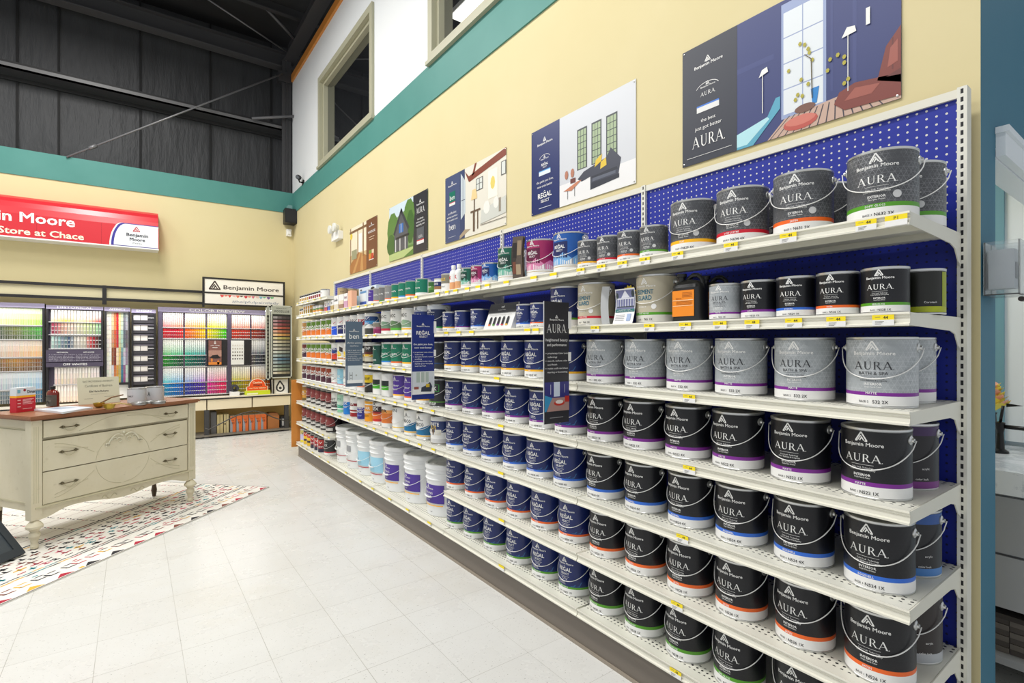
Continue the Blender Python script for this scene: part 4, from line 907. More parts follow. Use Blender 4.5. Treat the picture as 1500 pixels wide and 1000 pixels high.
# five-gallon buckets
BR, BH = .146, .352
def bucket(px, kind, label):
    c = {'p': ((74, 48, 146), GOLD), 'b': ((156, 208, 230), (178, 24, 50)), 'g': ((150, 152, 156), (178, 24, 50))}[kind]
    y, zb = bucket_y[px], SZ[7] + .0008
    t = thing('paint_bucket', label, 'paint bucket', (XF + .045 + BR, y, zb), 0, 'white five-gallon buckets on the bottom shelf')
    PW = mat((232, 234, 234), .4, name='bucket_plastic')
    def b():
        m = MB(); m.lathe([(.001, .0), (BR - .017, 0), (BR - .014, .004), (BR - .008, .245), (BR - .001, .247), (BR - .001, .253), (BR - .007, .255), (BR - .006, .285), (BR, .287), (BR, .293), (BR - .006, .295), (BR - .005, .33)], PW, 40); return m
    link('bucket_body', shared(('bucket_body',), b), t)
    def b():
        m = MB(); m.lathe([(BR, .318), (BR + .002, .322), (BR + .002, .344), (BR - .002, .35), (BR - .010, .352), (BR - .018, .35), (BR - .02, .337), (BR - .05, .335), (BR - .055, .338), (BR - .075, .338), (BR - .08, .335), (.001, .335)], PW, 40)
        m.lathe([(.028, .335), (.026, .345), (.018, .347), (.001, .347)], mat((196, 198, 198), .4), 16, org=(.02, -.06, 0)); return m
    link('bucket_lid', shared(('bucket_lid',), b), t)
    def b():
        m = MB(); r = BR - .0065; fn = wrap(r)
        for c2, z0, z1, a in ((c[0], .09 if kind != 'g' else .16, .215 if kind != 'g' else .215, .95 if kind != 'g' else .42), (c[1], .072, .078, .9)):
            n = 16
            for i in range(n):
                x0, x1 = (-a + 2 * a * i / n) * r, (-a + 2 * a * (i + 1) / n) * r
                k0 = 1 - .02 * (1 - z0 / .25); m.add([fn(x0, z0), fn(x1, z0), fn(x1, z1), fn(x0, z1)], [(0, 1, 2, 3)], mat(c2, .4))
        return m
    lb = link('bucket_label', shared(('bucket_label', kind), b), t)
    def b():
        m = MB(); fn = wrap(BR - .0058)
        if kind == 'p': m.flat(company(0, .182, .10, .22) + words('CEILING', 0, .15, w=.09, h=.014, bold=.01) + words('PAINT', 0, .13, w=.06, h=.012, bold=.01) + words('interior', 0, .105, h=.008), WHITE, fn)
        else: m.flat(words('VX' if kind == 'b' else 'SC', -.02, .13 if kind == 'b' else .11, h=.022) + words('interior', -.02, .1, h=.008), mat((70, 90, 110), .5), fn)
        m.flat(words('5 gal', .03, .03, h=.01) + words('Base 1', -.04, .045, h=.008), INK, fn); return m
    link('lettering', shared(('lettering', 'bucket', kind), b), lb)
    def b():
        m = MB(); pts = []
        for i in range(21):
            a = -PI / 2 + PI * i / 20; cc = max(math.cos(a), 0)
            pts.append((-(BR + .004) * cc, (BR + .004) * math.sin(a), .27 - .14 * cc ** .7))
        m.tube(pts, .0018, M_WIRE, 5); m.tube(pts[8:13], .006, PW, 8); return m
    link('bail_handle', shared(('bail_handle', 'bucket'), b), t)
bucket_list = [(641, 'p'), (609, 'p'), (581, 'p'), (556, 'b'), (535, 'b'), (516, 'g'), (499, 'g')]
bucket_y = {}
for (px, k), y in zip(bucket_list, (3.195, 3.555, 3.93, 4.25, 4.557, 4.862, 5.167)): bucket_y[px] = y
for i, (px, k) in enumerate(bucket_list):
    bucket(px, k, 'white five-gallon bucket with %s label on bottom shelf, %s bucket from near end' % ({'p': 'purple', 'b': 'pale blue', 'g': 'grey'}[k], ordinal(i + 1)))

# price tags in the shelf-edge channels
TAGS = {1: [1313, 1269, 1155, 1071, 993, 945, 912, 881, 851, 811, 782, 742, 714, 700.5, 684.5, 667.5, 655, 641, 609.5, 599, 580, 569, 558, 545.5, 536, 525, 513, 505, 496, 487, 479, 470, 461, 452, 443],
        2: [1294, 1225, 1163, 1102, 1055, 1004, 951.5, 872, 785, 773, 691, 672, 654, 628, 595, 581, 549, 537, 520, 500, 484, 473, 464, 454, 447, 440],
        3: [1010, 728, 592, 577, 556, 543, 522, 510, 500, 490, 480, 471, 463, 455, 447, 440], 4: [1010, 734, 634, 617, 594, 579, 562, 549, 531, 520, 509, 497, 487, 478, 469, 460, 452, 445],
        5: [1000, 734, 635, 615, 597, 580, 566, 548, 536, 510, 498, 487, 477, 468, 460, 452, 445], 6: [992, 735, 482, 473, 465, 457, 450, 443], 7: [990, 735, 629, 597, 571, 546, 528, 507, 481, 468, 458, 449, 442]}
TAGS[0] = [469, 460, 451, 443, 436]
def tag_mesh(w):
    def b():
        m = MB(); m.box((-.0016, -w, -.013), (-.0008, w, 0), mat((246, 222, 24), .45)); m.box((-.0016, -w, -.028), (-.0008, w, -.013), WHITE); return m
    return shared(('price_tag', w), b)
def tag_print(kind):
    def b():
        m = MB(); fn = lambda x, y: (-.0020, -x, y)
        if kind == 'P1': m.flat(words('P1', .0, -.0115, h=.0085), INK, fn)
        else:
            m.flat(words('44', .006, -.011, h=.0078, bold=.02), INK, fn)
            m.flat(sum((quad(-.018, -.018 - .0035 * i, .002 - .003 * i, -.0168 - .0035 * i) for i in range(3)), []) + quad(-.018, -.006, -.006, -.005), mat((110, 110, 110), .5), fn)
        return m
    return shared(('tag_print', kind), b)
for lv, pxs in TAGS.items():
    for n, px in enumerate(pxs):
        w = .0245 if px > 640 else .024
        y = yx(px, XF)
        o = link('price_tag', tag_mesh(w), None, (XF - .0016, y, SZ[lv] - .0045 + (.0 if lv < 3 else 0)))
        tag(o, 'yellow and white price tag, edge of %s, %s tag from near end' % (LV[lv], ordinal(n + 1)), 'price tag', 'price tags in the shelf edges')
        if px > 850: link('lettering', tag_print('P1' if px == 1313 else '44'), o)

# hanging signs that stick out from the shelf fronts
def sign(y, x0, x1, c, label, build, clipx):
    z0, z1 = H - .345, H + .184
    t = thing('hanging_sign', label, 'sign', (x0, y, z0), 0, 'narrow signs sticking out from the shelves')
    w, h = x1 - x0, z1 - z0
    m = MB(); m.box((0, 0, 0), (w, .003, h), mat(c, .4)); m.box((-.001, -.0005, 0), (.0012, .0035, h), mat((200, 202, 206), .4)); link('board', m, t)
    fn = lambda d: (lambda u, v: (u * w, -.0006 - d, v * h))
    build(t, fn, w, h)
    m = MB(); m.box((w - .004, -.004, h - .115), (w + .012, .007, h - .04), WHITE); m.box((w - .004, -.004, h - .26), (w + .010, .007, h - .22), WHITE); link('clip', m, t)
AS = .145 / .529     # board proportion, to keep lettering undistorted in 0..1 space
def sx(polys): return [([(x, y * AS) for x, y in vs], fs) for vs, fs in polys]
def shift(polys, dy): return [([(x, y + dy) for x, y in vs], fs) for vs, fs in polys]
def at(polys, v): return shift(sx(polys), v)
def bullets(lines, v0, dv=.026):
    out = []
    for i, (t, b) in enumerate(lines):
        out += at(words(t, .13, 0, h=.05, w=min(.82, .038 * len(t)), align='l', bold=.012, res=1), v0 - dv * i)
        if b: out += at(disc(.07, .02, .014, 8), v0 - dv * i)
    return out
def room_picture(t, fn, cols):
    m = MB()
    for k, (c, polys) in enumerate(cols): m.flat(polys, mat(c, .4), fn(.0003 + .0002 * k))
    link('picture', m, t)
def aura_sign(t, fn, w, h):
    m = MB(); m.flat(at(company(.5, 0, .56, .22), .845), WHITE, fn(.001)); m.flat(at(aura(.5, 0, .78, .26), .745), WHITE, fn(.001))
    m.flat(at(words('heightened beauty', .5, 0, w=.88, bold=.012), .675) + at(words('and performance', .5, 0, w=.78, bold=.012), .635), WHITE, fn(.001))
    m.flat(bullets([('proprietary Color Lock', 1), ('technology', 0), ('smooth, uniform color', 1), ('and finish', 0), ('resists scuffs and sheen', 1), ('marring or burnishing', 0)], .57, .031), WHITE, fn(.001)); m.flat(quad(.22, .045, .75, .05), mat((150, 150, 154), .5), fn(.001)); link('lettering', m, t)
    room_picture(t, fn, [((52, 52, 124), quad(.02, .1, 1, .34)), ((210, 220, 236), quad(.38, .22, .62, .34)), ((176, 140, 132), ngon([(.1, .1), (1, .1), (1, .21), (.3, .21)])), ((60, 150, 196), ngon([(.02, .1), (.08, .1), (.32, .21), (.02, .235)])),
                         ((196, 56, 44), disc(.6, .165, .22, 12, .022)), ((236, 226, 220), disc(.6, .175, .16, 12, .016)), ((190, 50, 44), quad(.82, .17, 1, .22)), ((210, 212, 226), quad(.24, .24, .26, .32) + quad(.80, .25, .815, .32))])
def regal_sign(t, fn, w, h):
    m = MB(); m.flat(at(company(.5, 0, .56, .22), .855), WHITE, fn(.001)); m.flat(at(regal(.5, 0, .6), .765), WHITE, fn(.001))
    m.flat(at(words('the paint you love,', .5, 0, w=.86, bold=.012), .64) + at(words('now even better', .5, 0, w=.76, bold=.012), .60), WHITE, fn(.001))
    m.flat(bullets([('proprietary stain-release', 1), ('technology', 0), ('durable finish resists', 1), ('scuffing', 0), ('beautiful color that', 1), ('stands up to everyday', 0), ('wear and tear', 0)], .55, .027), WHITE, fn(.001)); link('lettering', m, t)
    room_picture(t, fn, [((206, 212, 218), quad(.02, .06, 1, .33)), ((172, 186, 178), quad(.2, .2, .74, .32)), ((232, 232, 230), quad(.02, .06, 1, .13) + quad(.36, .2, .4, .32) + quad(.56, .2, .6, .32)), ((52, 58, 72), ngon([(.4, .09), (.86, .085), (.9, .15), (.8, .2), (.6, .16), (.42, .14)])), ((206, 176, 50), quad(.62, .14, .78, .18)), ((150, 80, 70), quad(.1, .12, .3, .15))])
def ben_sign(t, fn, w, h):
    m = MB(); m.flat(at(company(.5, 0, .56, .22), .84), WHITE, fn(.001)); m.flat(at(words('ben', .5, 0, w=.56), .735), WHITE, fn(.001))
    m.flat(at(words('effortless painting', .5, 0, w=.84), .66) + at(words('experience', .5, 0, w=.5), .615), WHITE, fn(.001))
    m.flat(bullets([('easy to apply, even for', 1), ('first time painters', 0), ('a smooth finish with', 1), ('excellent hide', 0), ('quick drying, low odor', 1), ('for the whole home', 0)], .55, .03), WHITE, fn(.001)); link('lettering', m, t)
    room_picture(t, fn, [((214, 222, 226), quad(.1, .05, 1, .32)), ((120, 134, 150), quad(.02, .05, .14, .32)), ((90, 90, 96), quad(.24, .12, .40, .125) + quad(.24, .08, .26, .22) + quad(.38, .08, .40, .22) + quad(.24, .17, .4, .18)), ((240, 242, 240), quad(.1, .05, 1, .1)), ((170, 176, 170), disc(.62, .17, .05, 10, .014))])
sign(1.70, 1.419, 1.563, (44, 44, 50), 'narrow dark grey sign with large lettering and blue room picture, nearest sign', aura_sign, 0)
sign(2.93, 1.385, 1.541, (24, 44, 122), 'narrow royal blue sign with white sofa-room picture, middle one of three', regal_sign, 0)
sign(4.15, 1.382, 1.524, (84, 102, 122), 'narrow slate-blue sign with pale room picture, farthest of three', ben_sign, 0)

# ================================================================== POSTERS ON THE YELLOW WALL
def poster(y1, y0, label, ground, panel, pic, texts, xoff=0):
    """y1: edge on the viewer's left, y0: on the right; PANEL (u0, u1, colour); PIC / TEXTS: [(colour, 2-D shapes in 0..1)]"""
    z0, z1 = 2.19, 2.735
    t = thing('poster', label, 'poster', (XW - .003, (y0 + y1) / 2, z0), 0, 'paint advertisement posters on the yellow wall')
    w = (y1 - y0) / 2; h = z1 - z0
    def fn(d): return lambda u, v: (-d - .004 * (1 - abs(2 * u - 1)) * 0, w - 2 * w * u, h * v)
    m = MB(); m.box((-.002, -w, 0), (-.0004, w, h), mat(ground, .4)); link('paper', m, t)
    m = MB(); m.flat(quad(panel[0], 0, panel[1], 1), mat(panel[2], .4), fn(.0025)); link('panel', m, t)
    m = MB()
    for k, (c, p) in enumerate(pic): m.flat(p, mat(c, .4), fn(.0023 + .00025 * k))
    link('picture', m, t)
    m = MB()
    for k, (c, p) in enumerate(texts): m.flat(p, mat(c, .4), fn(.0034 + .0002 * k))
    link('lettering', m, t)
    m = MB()
    for u in (.012, .988):
        for v in (.02, .98): m.lathe([(.001, -.006), (.004, -.005), (.005, -.002)], M_TIN, 8, axis='x', org=(0, w - 2 * w * u, h * v))
    link('pin', m, t)
PA = .874 / .545
def pt(polys, cx, v, s):     # shapes in a unit-width frame placed at (cx, v), s wide in u; keeps their proportions
    return [([(cx + x * s, v + y * s * PA) for x, y in vs], fs) for vs, fs in polys]
def mini_can(cx, v, s, main, foot, band): return [(main, pt(quad(-.5, 0, .5, .95), cx, v, s)), (foot, pt(quad(-.5, -.0, .5, .2), cx, v, s)), (band, pt(quad(-.5, .2, .5, .25), cx, v, s)), ((200, 204, 210), pt(arc_band(0, .93, .5, .1, .46, .07, 0, 180), cx, v, s))]
WH = (240, 240, 238)
def R4(x0, y0, x1, y1): return quad(x0, y0, x1, y1)
# nearest: navy sitting room
grid = sum((R4(.545 + .0875 * i, .15 + .19 * j, .545 + .0875 * i + .083, .15 + .19 * j + .182) for i in range(2) for j in range(4)), [])
plant = sum((disc(x, y, .008, 6, .016) for x, y in ((.62, .62), .63 and (.64, .60), (.655, .56), (.66, .53), (.672, .47), (.57, .46), (.625, .36), (.655, .31), (.61, .26), (.63, .24), (.60, .23), (.745, .42), (.775, .43), (.80, .40), (.80, .36), (.735, .35), (.815, .24), (.80, .22))), [])
poster(1.503, .633, 'navy living-room poster with brown leather armchair and teal bed, nearest the blue wall', (54, 64, 116), (0, .317, (48, 52, 64)),
       [((62, 72, 124), R4(.317, .60, .50, .64) + R4(.83, .2, .845, 1) + R4(.745, .2, .755, 1)), ((150, 164, 200), R4(.535, .12, .728, .97)), ((222, 228, 232), grid),
        ((196, 166, 150), ngon([(.47, 0), (1, 0), (1, .20), (.78, .15), (.55, .12)])), ((66, 60, 70), sum((ngon([(.48 + .035 * i, 0), (.485 + .035 * i, 0), (.575 + .024 * i, .13), (.57 + .024 * i, .13)]) for i in range(14)), [])),
        ((88, 164, 190), ngon([(.317, 0), (.40, 0), (.53, .21), (.53, .30), (.51, .30), (.47, .18), (.317, .12)])), ((176, 222, 230), ngon([(.317, .02), (.37, .02), (.48, .16), (.47, .18), (.317, .12)])),
        ((40, 130, 200), ngon([(.672, .16), (.69, .16), (.70, .27), (.665, .27)])), ((186, 86, 76), disc(.62, .06, .075, 14, .05)), ((206, 120, 106), disc(.62, .075, .066, 14, .035)), ((120, 84, 72), disc(.64, .15, .045, 12, .03)),
        ((126, 62, 54), ngon([(.76, .10), (.80, .04), (1, .02), (1, .16), (.84, .2), (.78, .17)]) + ngon([(.92, .16), (1, .1), (1, .46), (.95, .36)])), ((104, 54, 50), ngon([(.95, .165), (1, .15), (1, .19)]) + R4(.97, .2, .975, .40)), ((160, 90, 78), ngon([(.80, .10), (.90, .09), (.93, .14), (.84, .165)]) + ngon([(.955, .22), (.965, .34), (.99, .38), (.99, .24)])),
        ((214, 214, 210), R4(.446, .22, .450, .52) + R4(.812, .16, .816, .55)), ((236, 236, 232), ngon([(.43, .50), (.475, .52), (.47, .56), (.445, .55)]) + ngon([(.79, .53), (.845, .54), (.84, .58), (.81, .59)]) + R4(.88, .55, .895, .66)),
        ((176, 166, 60), plant), ((90, 80, 50), _edge((.672, .2), (.668, .48), .004) + _edge((.668, .48), (.64, .53), .004))],
       [(WH, pt(company(0, 0, 1, .22), .157, .80, .165)), (WH, pt(arc_band(0, 0, .5, .28, .48, .26, 20, 160), .152, .60, .14)), (WH, pt(company(0, 0, 1, .26), .155, .62, .085) + pt(aura(0, 0, 1, .25), .155, .55, .085)), ((226, 226, 224), pt(quad(-.5, 0, .5, .22), .155, .42, .13)), ((60, 120, 210), pt(quad(-.5, .22, .5, .28), .155, .42, .13)),
        (WH, pt(words('the best', 0, 0, w=1), .157, .335, .085) + pt(words('just got better', 0, 0, w=1), .157, .275, .155)), (WH, pt(aura(0, 0, 1, .32), .157, .13, .185)), (WH, R4(.03, .055, .29, .058))])
# second: white room with sofa
wins = sum((R4(a + .003 + (b - a - .006) / 3 * i + .002, .34 + .07 * j + .004 + s, a + .003 + (b - a - .006) / 3 * (i + 1) - .002, .34 + .07 * (j + 1) - .004 + s) for a, b, s in ((.50, .585, .0), (.635, .715, .0), (.765, .85, .0)) for i in range(3) for j in range(6)), [])
poster(2.661, 1.787, 'white living-room poster with dark sofa and yellow cushions, second from the blue wall', (206, 209, 214), (0, .317, (24, 40, 98)),
       [((232, 232, 232), R4(.317, 0, 1, .24)), ((60, 66, 70), R4(.495, .335, .59, .775) + R4(.63, .335, .72, .775) + R4(.76, .335, .855, .775)), ((158, 176, 140), wins),
        ((62, 66, 80), ngon([(.62, .08), (.86, .12), (.885, .30), (.80, .44), (.765, .36), (.70, .34), (.56, .30), (.50, .24), (.54, .2), (.62, .22)])), ((44, 48, 60), ngon([(.62, .08), (.87, .11), (.87, .15), (.63, .15)]) + ngon([(.63, .19), (.86, .20), (.85, .23), (.63, .215)])), ((92, 98, 112), ngon([(.64, .16), (.84, .165), (.84, .195), (.64, .195)])),
        ((222, 190, 60), ngon([(.66, .30), (.72, .34), (.725, .41), (.67, .37)]) + ngon([(.71, .26), (.765, .28), (.76, .36), (.715, .33)])), ((196, 128, 96), ngon([(.36, .16), (.50, .22), (.54, .22), (.44, .14)])), ((178, 120, 96), disc(.39, .33, .018, 8, .05) + disc(.45, .33, .018, 8, .05)), ((110, 60, 54), R4(.43, .22, .48, .27)), ((70, 70, 74), R4(.4, .06, .404, .15) + R4(.47, .07, .474, .17))],
       [(WH, pt(company(0, 0, 1, .22), .157, .80, .17)), (WH, pt(arc_band(0, 0, .5, .28, .48, .26, 20, 160), .155, .62, .13)), (WH, pt(company(0, 0, 1, .26), .155, .62, .09) + pt(regal(0, 0, 1), .155, .55, .075)), ((220, 230, 240), pt(quad(-.5, 0, .5, .22), .155, .44, .13)), ((90, 170, 230), pt(quad(-.5, .22, .5, .27), .155, .44, .13)),
        (WH, pt(words('the paint you love,', 0, 0, w=1), .157, .355, .19) + pt(words('now even better', 0, 0, w=1), .157, .30, .17)), (WH, pt(regal(0, 0, 1), .157, .175, .155)), ((200, 206, 220), R4(.09, .055, .23, .062))])
poster(3.824, 2.947, 'cream room poster with red-brown roof beam and slate-blue panel, middle poster', (226, 222, 208), (0, .27, (70, 82, 118)),
       [((58, 70, 106), R4(.27, 0, .36, 1)), ((196, 206, 212), ngon([(.29, .28), (.37, .36), (.37, .82), (.29, .96)])), ((50, 60, 90), R4(.30, .55, .365, .56) + R4(.325, .3, .33, .9)), ((168, 150, 124), ngon([(.27, 0), (.46, .10), (.36, .12), (.27, .05)])), ((130, 66, 50), ngon([(.36, .96), (.43, .86), (1, 1), (1, .9), (.46, .78), (.43, .78)]) + ngon([(.48, .84), (.52, .86), (.56, 1), (.53, 1)])),
        ((244, 240, 224), R4(.74, .42, .88, .80)), ((226, 206, 110), disc(.81, .62, .035, 8, .09)), ((92, 92, 90), R4(.55, .60, .66, .77) + R4(.93, .66, 1, .84)), ((214, 218, 212), R4(.56, .61, .60, .685) + R4(.61, .61, .65, .685) + R4(.56, .695, .60, .76) + R4(.61, .695, .65, .76) + R4(.94, .67, .99, .83)),
        ((238, 206, 150), ngon([(.47, .50), (.57, .50), (.55, .64), (.49, .64)])), ((104, 84, 66), R4(.515, .34, .53, .5) + R4(.46, .32, .62, .345) + R4(.50, .05, .53, .32) + R4(.57, .07, .585, .32)), ((206, 208, 200), ngon([(.62, .12), (1, .16), (1, .38), (.64, .30)])), ((236, 234, 226), disc(.72, .32, .05, 10, .09) + disc(.86, .34, .04, 10, .08)), ((90, 80, 70), R4(.62, .10, 1, .108)), ((150, 140, 124), R4(.9, .2, .93, .38))],
       [(WH, pt(company(0, 0, 1, .22), .135, .84, .15)), ((14, 110, 92), pt(quad(-.5, 0, .5, 1.15), .135, .55, .11)), (WH, pt(words('ben', 0, .45, w=.8), .135, .55, .11)), ((226, 226, 224), pt(quad(-.5, 0, .5, .22), .135, .545, .11)), ((210, 50, 90), pt(quad(-.5, .22, .5, .28), .135, .545, .11)),
        (WH, sum((pt(words(t, 0, 0, w=1), .135, .42 - .052 * i, s) for i, (t, s) in enumerate((('an effortless', .15), ('painting experience', .19), ('with beautiful results', .2)))), [])), (WH, pt(words('ben', 0, 0, w=1), .135, .18, .12)), ((180, 186, 200), R4(.06, .07, .2, .077))])
poster(5.0, 4.144, 'poster of a dark gabled house among green trees, second from the far end', (120, 150, 96), (.655, 1, (46, 46, 52)),
       [((206, 222, 232), ngon([(0, .7), (.35, .8), (.655, .9), (.655, 1), (0, 1)])), ((92, 130, 60), disc(.10, .55, .16, 10, .34) + disc(.55, .7, .14, 10, .3) + R4(0, 0, .655, .18)), ((66, 104, 46), disc(.58, .5, .1, 10, .3) + disc(.05, .3, .12, 10, .2)), ((86, 88, 92), ngon([(.15, .14), (.52, .14), (.52, .5), (.34, .86), (.15, .5)])), ((60, 60, 66), ngon([(.12, .48), (.34, .9), (.37, .86), (.16, .44)]) + ngon([(.34, .9), (.56, .5), (.52, .46), (.33, .82)])),
        ((60, 110, 180), R4(.28, .46, .40, .62)), ((226, 226, 222), R4(.335, .46, .345, .62) + R4(.18, .14, .2, .36) + R4(.30, .14, .32, .36) + R4(.44, .14, .46, .36)), ((44, 44, 46), R4(.2, .36, .55, .40)), ((180, 196, 130), ngon([(0, 0), (.4, 0), (.655, .1), (.655, .14), (0, .12)]))],
       [(WH, pt(company(0, 0, 1, .22), .83, .80, .18)), (WH, pt(aura(0, 0, 1, .3), .83, .66, .2)), (WH, sum((pt(words(t, 0, 0, w=1), .83, .55 - .05 * i, s) for i, (t, s) in enumerate((('the ultimate', .14), ('exterior paint for', .2), ('long lasting color', .2)))), [])),
        ((86, 90, 96), pt(quad(-.5, 0, .5, 1), .83, .14, .17)), ((226, 226, 224), pt(quad(-.5, 0, .5, .2), .83, .14, .17)), ((208, 40, 50), pt(quad(-.5, .2, .5, .26), .83, .14, .17)), (WH, pt(aura(0, 0, 1, .3), .83, .24, .1))])
poster(6.19, 5.325, 'brown wooden porch poster with four small stain cans, farthest poster', (206, 180, 132), (.63, 1, (112, 66, 40)),
       [((236, 226, 200), R4(0, .4, .63, 1)), ((170, 112, 60), ngon([(0, 0), (.63, 0), (.63, .3), (.35, .42), (0, .2)])), ((196, 146, 88), ngon([(.1, 0), (.2, 0), (.42, .38), (.38, .4)]) + ngon([(.4, 0), (.52, 0), (.5, .35), (.46, .36)])), ((140, 98, 60), R4(.02, .2, .05, 1) + R4(.3, .36, .33, .9) + R4(.5, .3, .54, 1)), ((226, 200, 50), disc(.06, .82, .05, 8, .07)), ((236, 240, 236), R4(.36, .42, .48, .8)), ((120, 84, 52), R4(0, .88, .63, .93)), ((150, 150, 120), R4(.08, .3, .28, .5))],
       [(WH, pt(company(0, 0, 1, .22), .815, .84, .17)), (WH, pt(words('WOODLUXE', 0, 0, w=1, bold=.015), .815, .71, .24)), ((226, 206, 180), R4(.72, .62, .91, .63) + R4(.74, .57, .89, .58))]
       + [(c, pt(quad(-.5, 0, .5, 1.1), x, .18 + o, .075)) for x, o, c in ((.77, .05, (120, 150, 60)), (.86, .05, (226, 206, 170)), (.76, -.02, (214, 130, 50)), (.85, -.02, (196, 60, 40)))] + [(WH, R4(.73, .16, .89, .175))])

# ================================================================== SMALL WALL FITTINGS
p = at_y(425, 318, 8.80)
t = thing('loudspeaker', 'small black loudspeaker high in the wall corner under the green band', 'speaker', (p[0], 8.80, p[2] - .11))
m = MB(); m.prism([(-.10, -.10, 0), (.085, -.10, 0), (.10, .10, 0), (-.085, .10, 0)], (0, 0, .225), mat((24, 25, 27), .5)); m.v = [(x, y, z) for x, y, z in m.v]; link('cabinet', m, t)
m = MB(); m.box((-.092, -.106, .012), (.078, -.100, .213), mat((36, 37, 40), .8)); link('grille', m, t)
m = MB(); m.box((-.03, -.01, .225), (.03, .11, .30), mat((120, 160, 158), .5)); link('wall_bracket', m, t)
p = at_y(423, 341.5, 8.90)
t = thing('motion_detector', 'small white motion sensor on the corner below the black loudspeaker', 'sensor', (p[0], 8.90, p[2] - .05))
m = MB(); m.box((-.035, -.03, 0), (.035, .028, .11), WHITE); m.prism([(-.03, -.03, .02), (.03, -.03, .02), (.02, -.045, .03), (-.02, -.045, .03)], (0, 0, .05), WHITE); link('sensor_body', m, t)
p = at_x(440, 262, XW - .05)
t = thing('security_camera', 'small black security camera on the white wall beside the corner column', 'camera', (XW - .001, p[1], p[2]))
m = MB(); m.lathe([(.001, -.012), (.04, -.012), (.045, 0)], BLACK, 14, axis='x', org=(0, 0, -.05)); m.tube([(-.01, 0, -.05), (-.06, 0, -.05), (-.08, -.02, -.01)], .012, BLACK, 8); link('mount', m, t)
m = MB(); m.tube([(-.05, .06, .035), (-.10, -.06, .005)], .035, BLACK, 10); link('camera_body', m, t)
m = MB(); m.lathe([(.001, -.002), (.026, -.002), (.03, .006)], mat((90, 94, 100), .1), 12, axis='y', org=(-.10, -.064, .005)); link('lens', m, t)
p = at_x(497.5, 344, XW)
t = thing('emergency_light', 'white twin-head emergency light on the yellow wall beside the farthest poster', 'emergency light', (XW - .001, p[1], p[2] - .07))
m = MB(); m.box((-.06, -.14, 0), (0, .14, .10), WHITE); link('wall_mount', m, t)
for yy in (-.09, .09):
    m = MB(); m.lathe([(.001, -.055), (.05, -.05), (.055, -.03), (.03, .02)], mat((226, 228, 224), .3), 14, axis='x', org=(-.06, yy, .14)); link('lamp_head', m, t)

# ================================================================== BACK WALL: SIGNS, CHIP RACKS, COUNTER
YS = 8.74
def wx(px, Y=YS): return at_y(px, 500, Y)[0]
def wz(px, py, Y=YS): return at_y(px, py, Y)[2]
# big red sign
t = thing('fascia_sign', 'long red curved fascia sign with white lettering on the back wall', 'sign', (wx(232, 8.66), 8.66, 2.66))
Ls = 3.6; HS = .525
M_RED = mat((206, 44, 54), .28, name='red_sign_face')
prof = [(0, 0), (0, HS * .55), (.012, HS * .70), (.04, HS * .83), (.09, HS * .93), (.15, HS), (.262, HS), (.262, 0)]
m = MB(); m.prism([(-Ls, y, z) for y, z in prof], (Ls, 0, 0), M_RED); m.f = m.f; link('sign_body', m, t)
m = MB(); m.box((-Ls, -.006, -.012), (.004, .27, .004), WHITE); m.box((-.002, -.004, 0), (.004, .262, HS * .55), mat((214, 60, 66), .4)); link('sign_edge', m, t)
m = MB()
for x in (-.62, -1.25, -1.9): m.box((x, -.0015, 0), (x + .004, .0, HS * .55), mat((176, 30, 44), .3))
link('sign_seam', m, t)
fn = lambda d: (lambda x, y: (x, -d, y))
m = MB()
pts = [(0, .008), (0, .305)] + [(-.36 - .13 * math.sin(a / 10 * PI / 2), .305 - .297 * (1 - math.cos(a / 10 * PI / 2))) for a in range(11)]
pts2 = [(x * 1.0 - (.028 if x < -.3 else 0), y + (.010 if .25 < y else 0)) for x, y in pts]; pts3 = [(x - (.018 if x < -.3 else 0), y) for x, y in pts2]
m.flat(ngon(pts3), WHITE, fn(.0018)); m.flat(ngon(pts2), mat((54, 48, 150), .35), fn(.0022)); m.flat(ngon(pts), mat((236, 240, 244), .35), fn(.0027)); m.flat(quad(-.5, .004, 0, .014), mat((60, 50, 140), .4), fn(.003))
m.flat(peaks(-.245, .21, .085), mat((190, 40, 50), .4), fn(.0033)); m.flat(words('Benjamin', -.235, .145, w=.24, h=.042, bold=.03) + words('Moore', -.235, .085, w=.17, h=.042, bold=.03) + words('Paints', -.235, .045, w=.1, h=.02), mat((44, 44, 56), .4), fn(.0033)); link('logo_panel', m, t)
m = MB(); xr = wx(110, 8.66) - t.location.x; xr2 = wx(123, 8.66) - t.location.x
m.flat(words('Benjamin Moore', xr, .19, w=1.28, h=.12, bold=.022, align='r'), WHITE, fn(.003)); m.flat(words('Store at Chace', xr2, .035, w=.80, h=.078, bold=.022, align='r'), mat((244, 240, 214), .4), fn(.003)); link('lettering', m, t)

# black rail frame with its two-panel sign
M_RAIL = mat((34, 32, 32), .4, name='black_rail')
t = thing('rail_frame', 'black metal rail frame running above the colour chip racks', 'rail', (0, 8.80, 1.83))
z_up, z_lo = wz(150, 420, 8.8), wz(150, 438, 8.8)
for z in (z_up, z_lo):
    m = MB(); m.box((-4, -.015, z - 1.83 - .018), (wx(297, 8.8), .015, z - 1.83 + .018), M_RAIL); link('rail', m, t)
for px in (153, -90):
    m = MB(); m.box((wx(px, 8.8) - .022, -.02, .05), (wx(px, 8.8) + .022, .02, z_up - 1.83 + .02), M_RAIL); link('rail_post', m, t)
m = MB(); m.box((-4, .014, z_lo - 1.83 + .02), (wx(297, 8.8), .02, z_up - 1.83 - .02), mat((214, 205, 168), .6)); link('infill_panel', m, t)
x0, x1 = wx(296.5, 8.76), wx(417.5, 8.76); zt, zb = wz(296.5, 405, 8.76), wz(296.5, 446, 8.76)
t = thing('framed_sign', 'black-framed white two-panel sign with triangle mark beside the corner, above chip racks', 'sign', (x0, 8.76, zb))
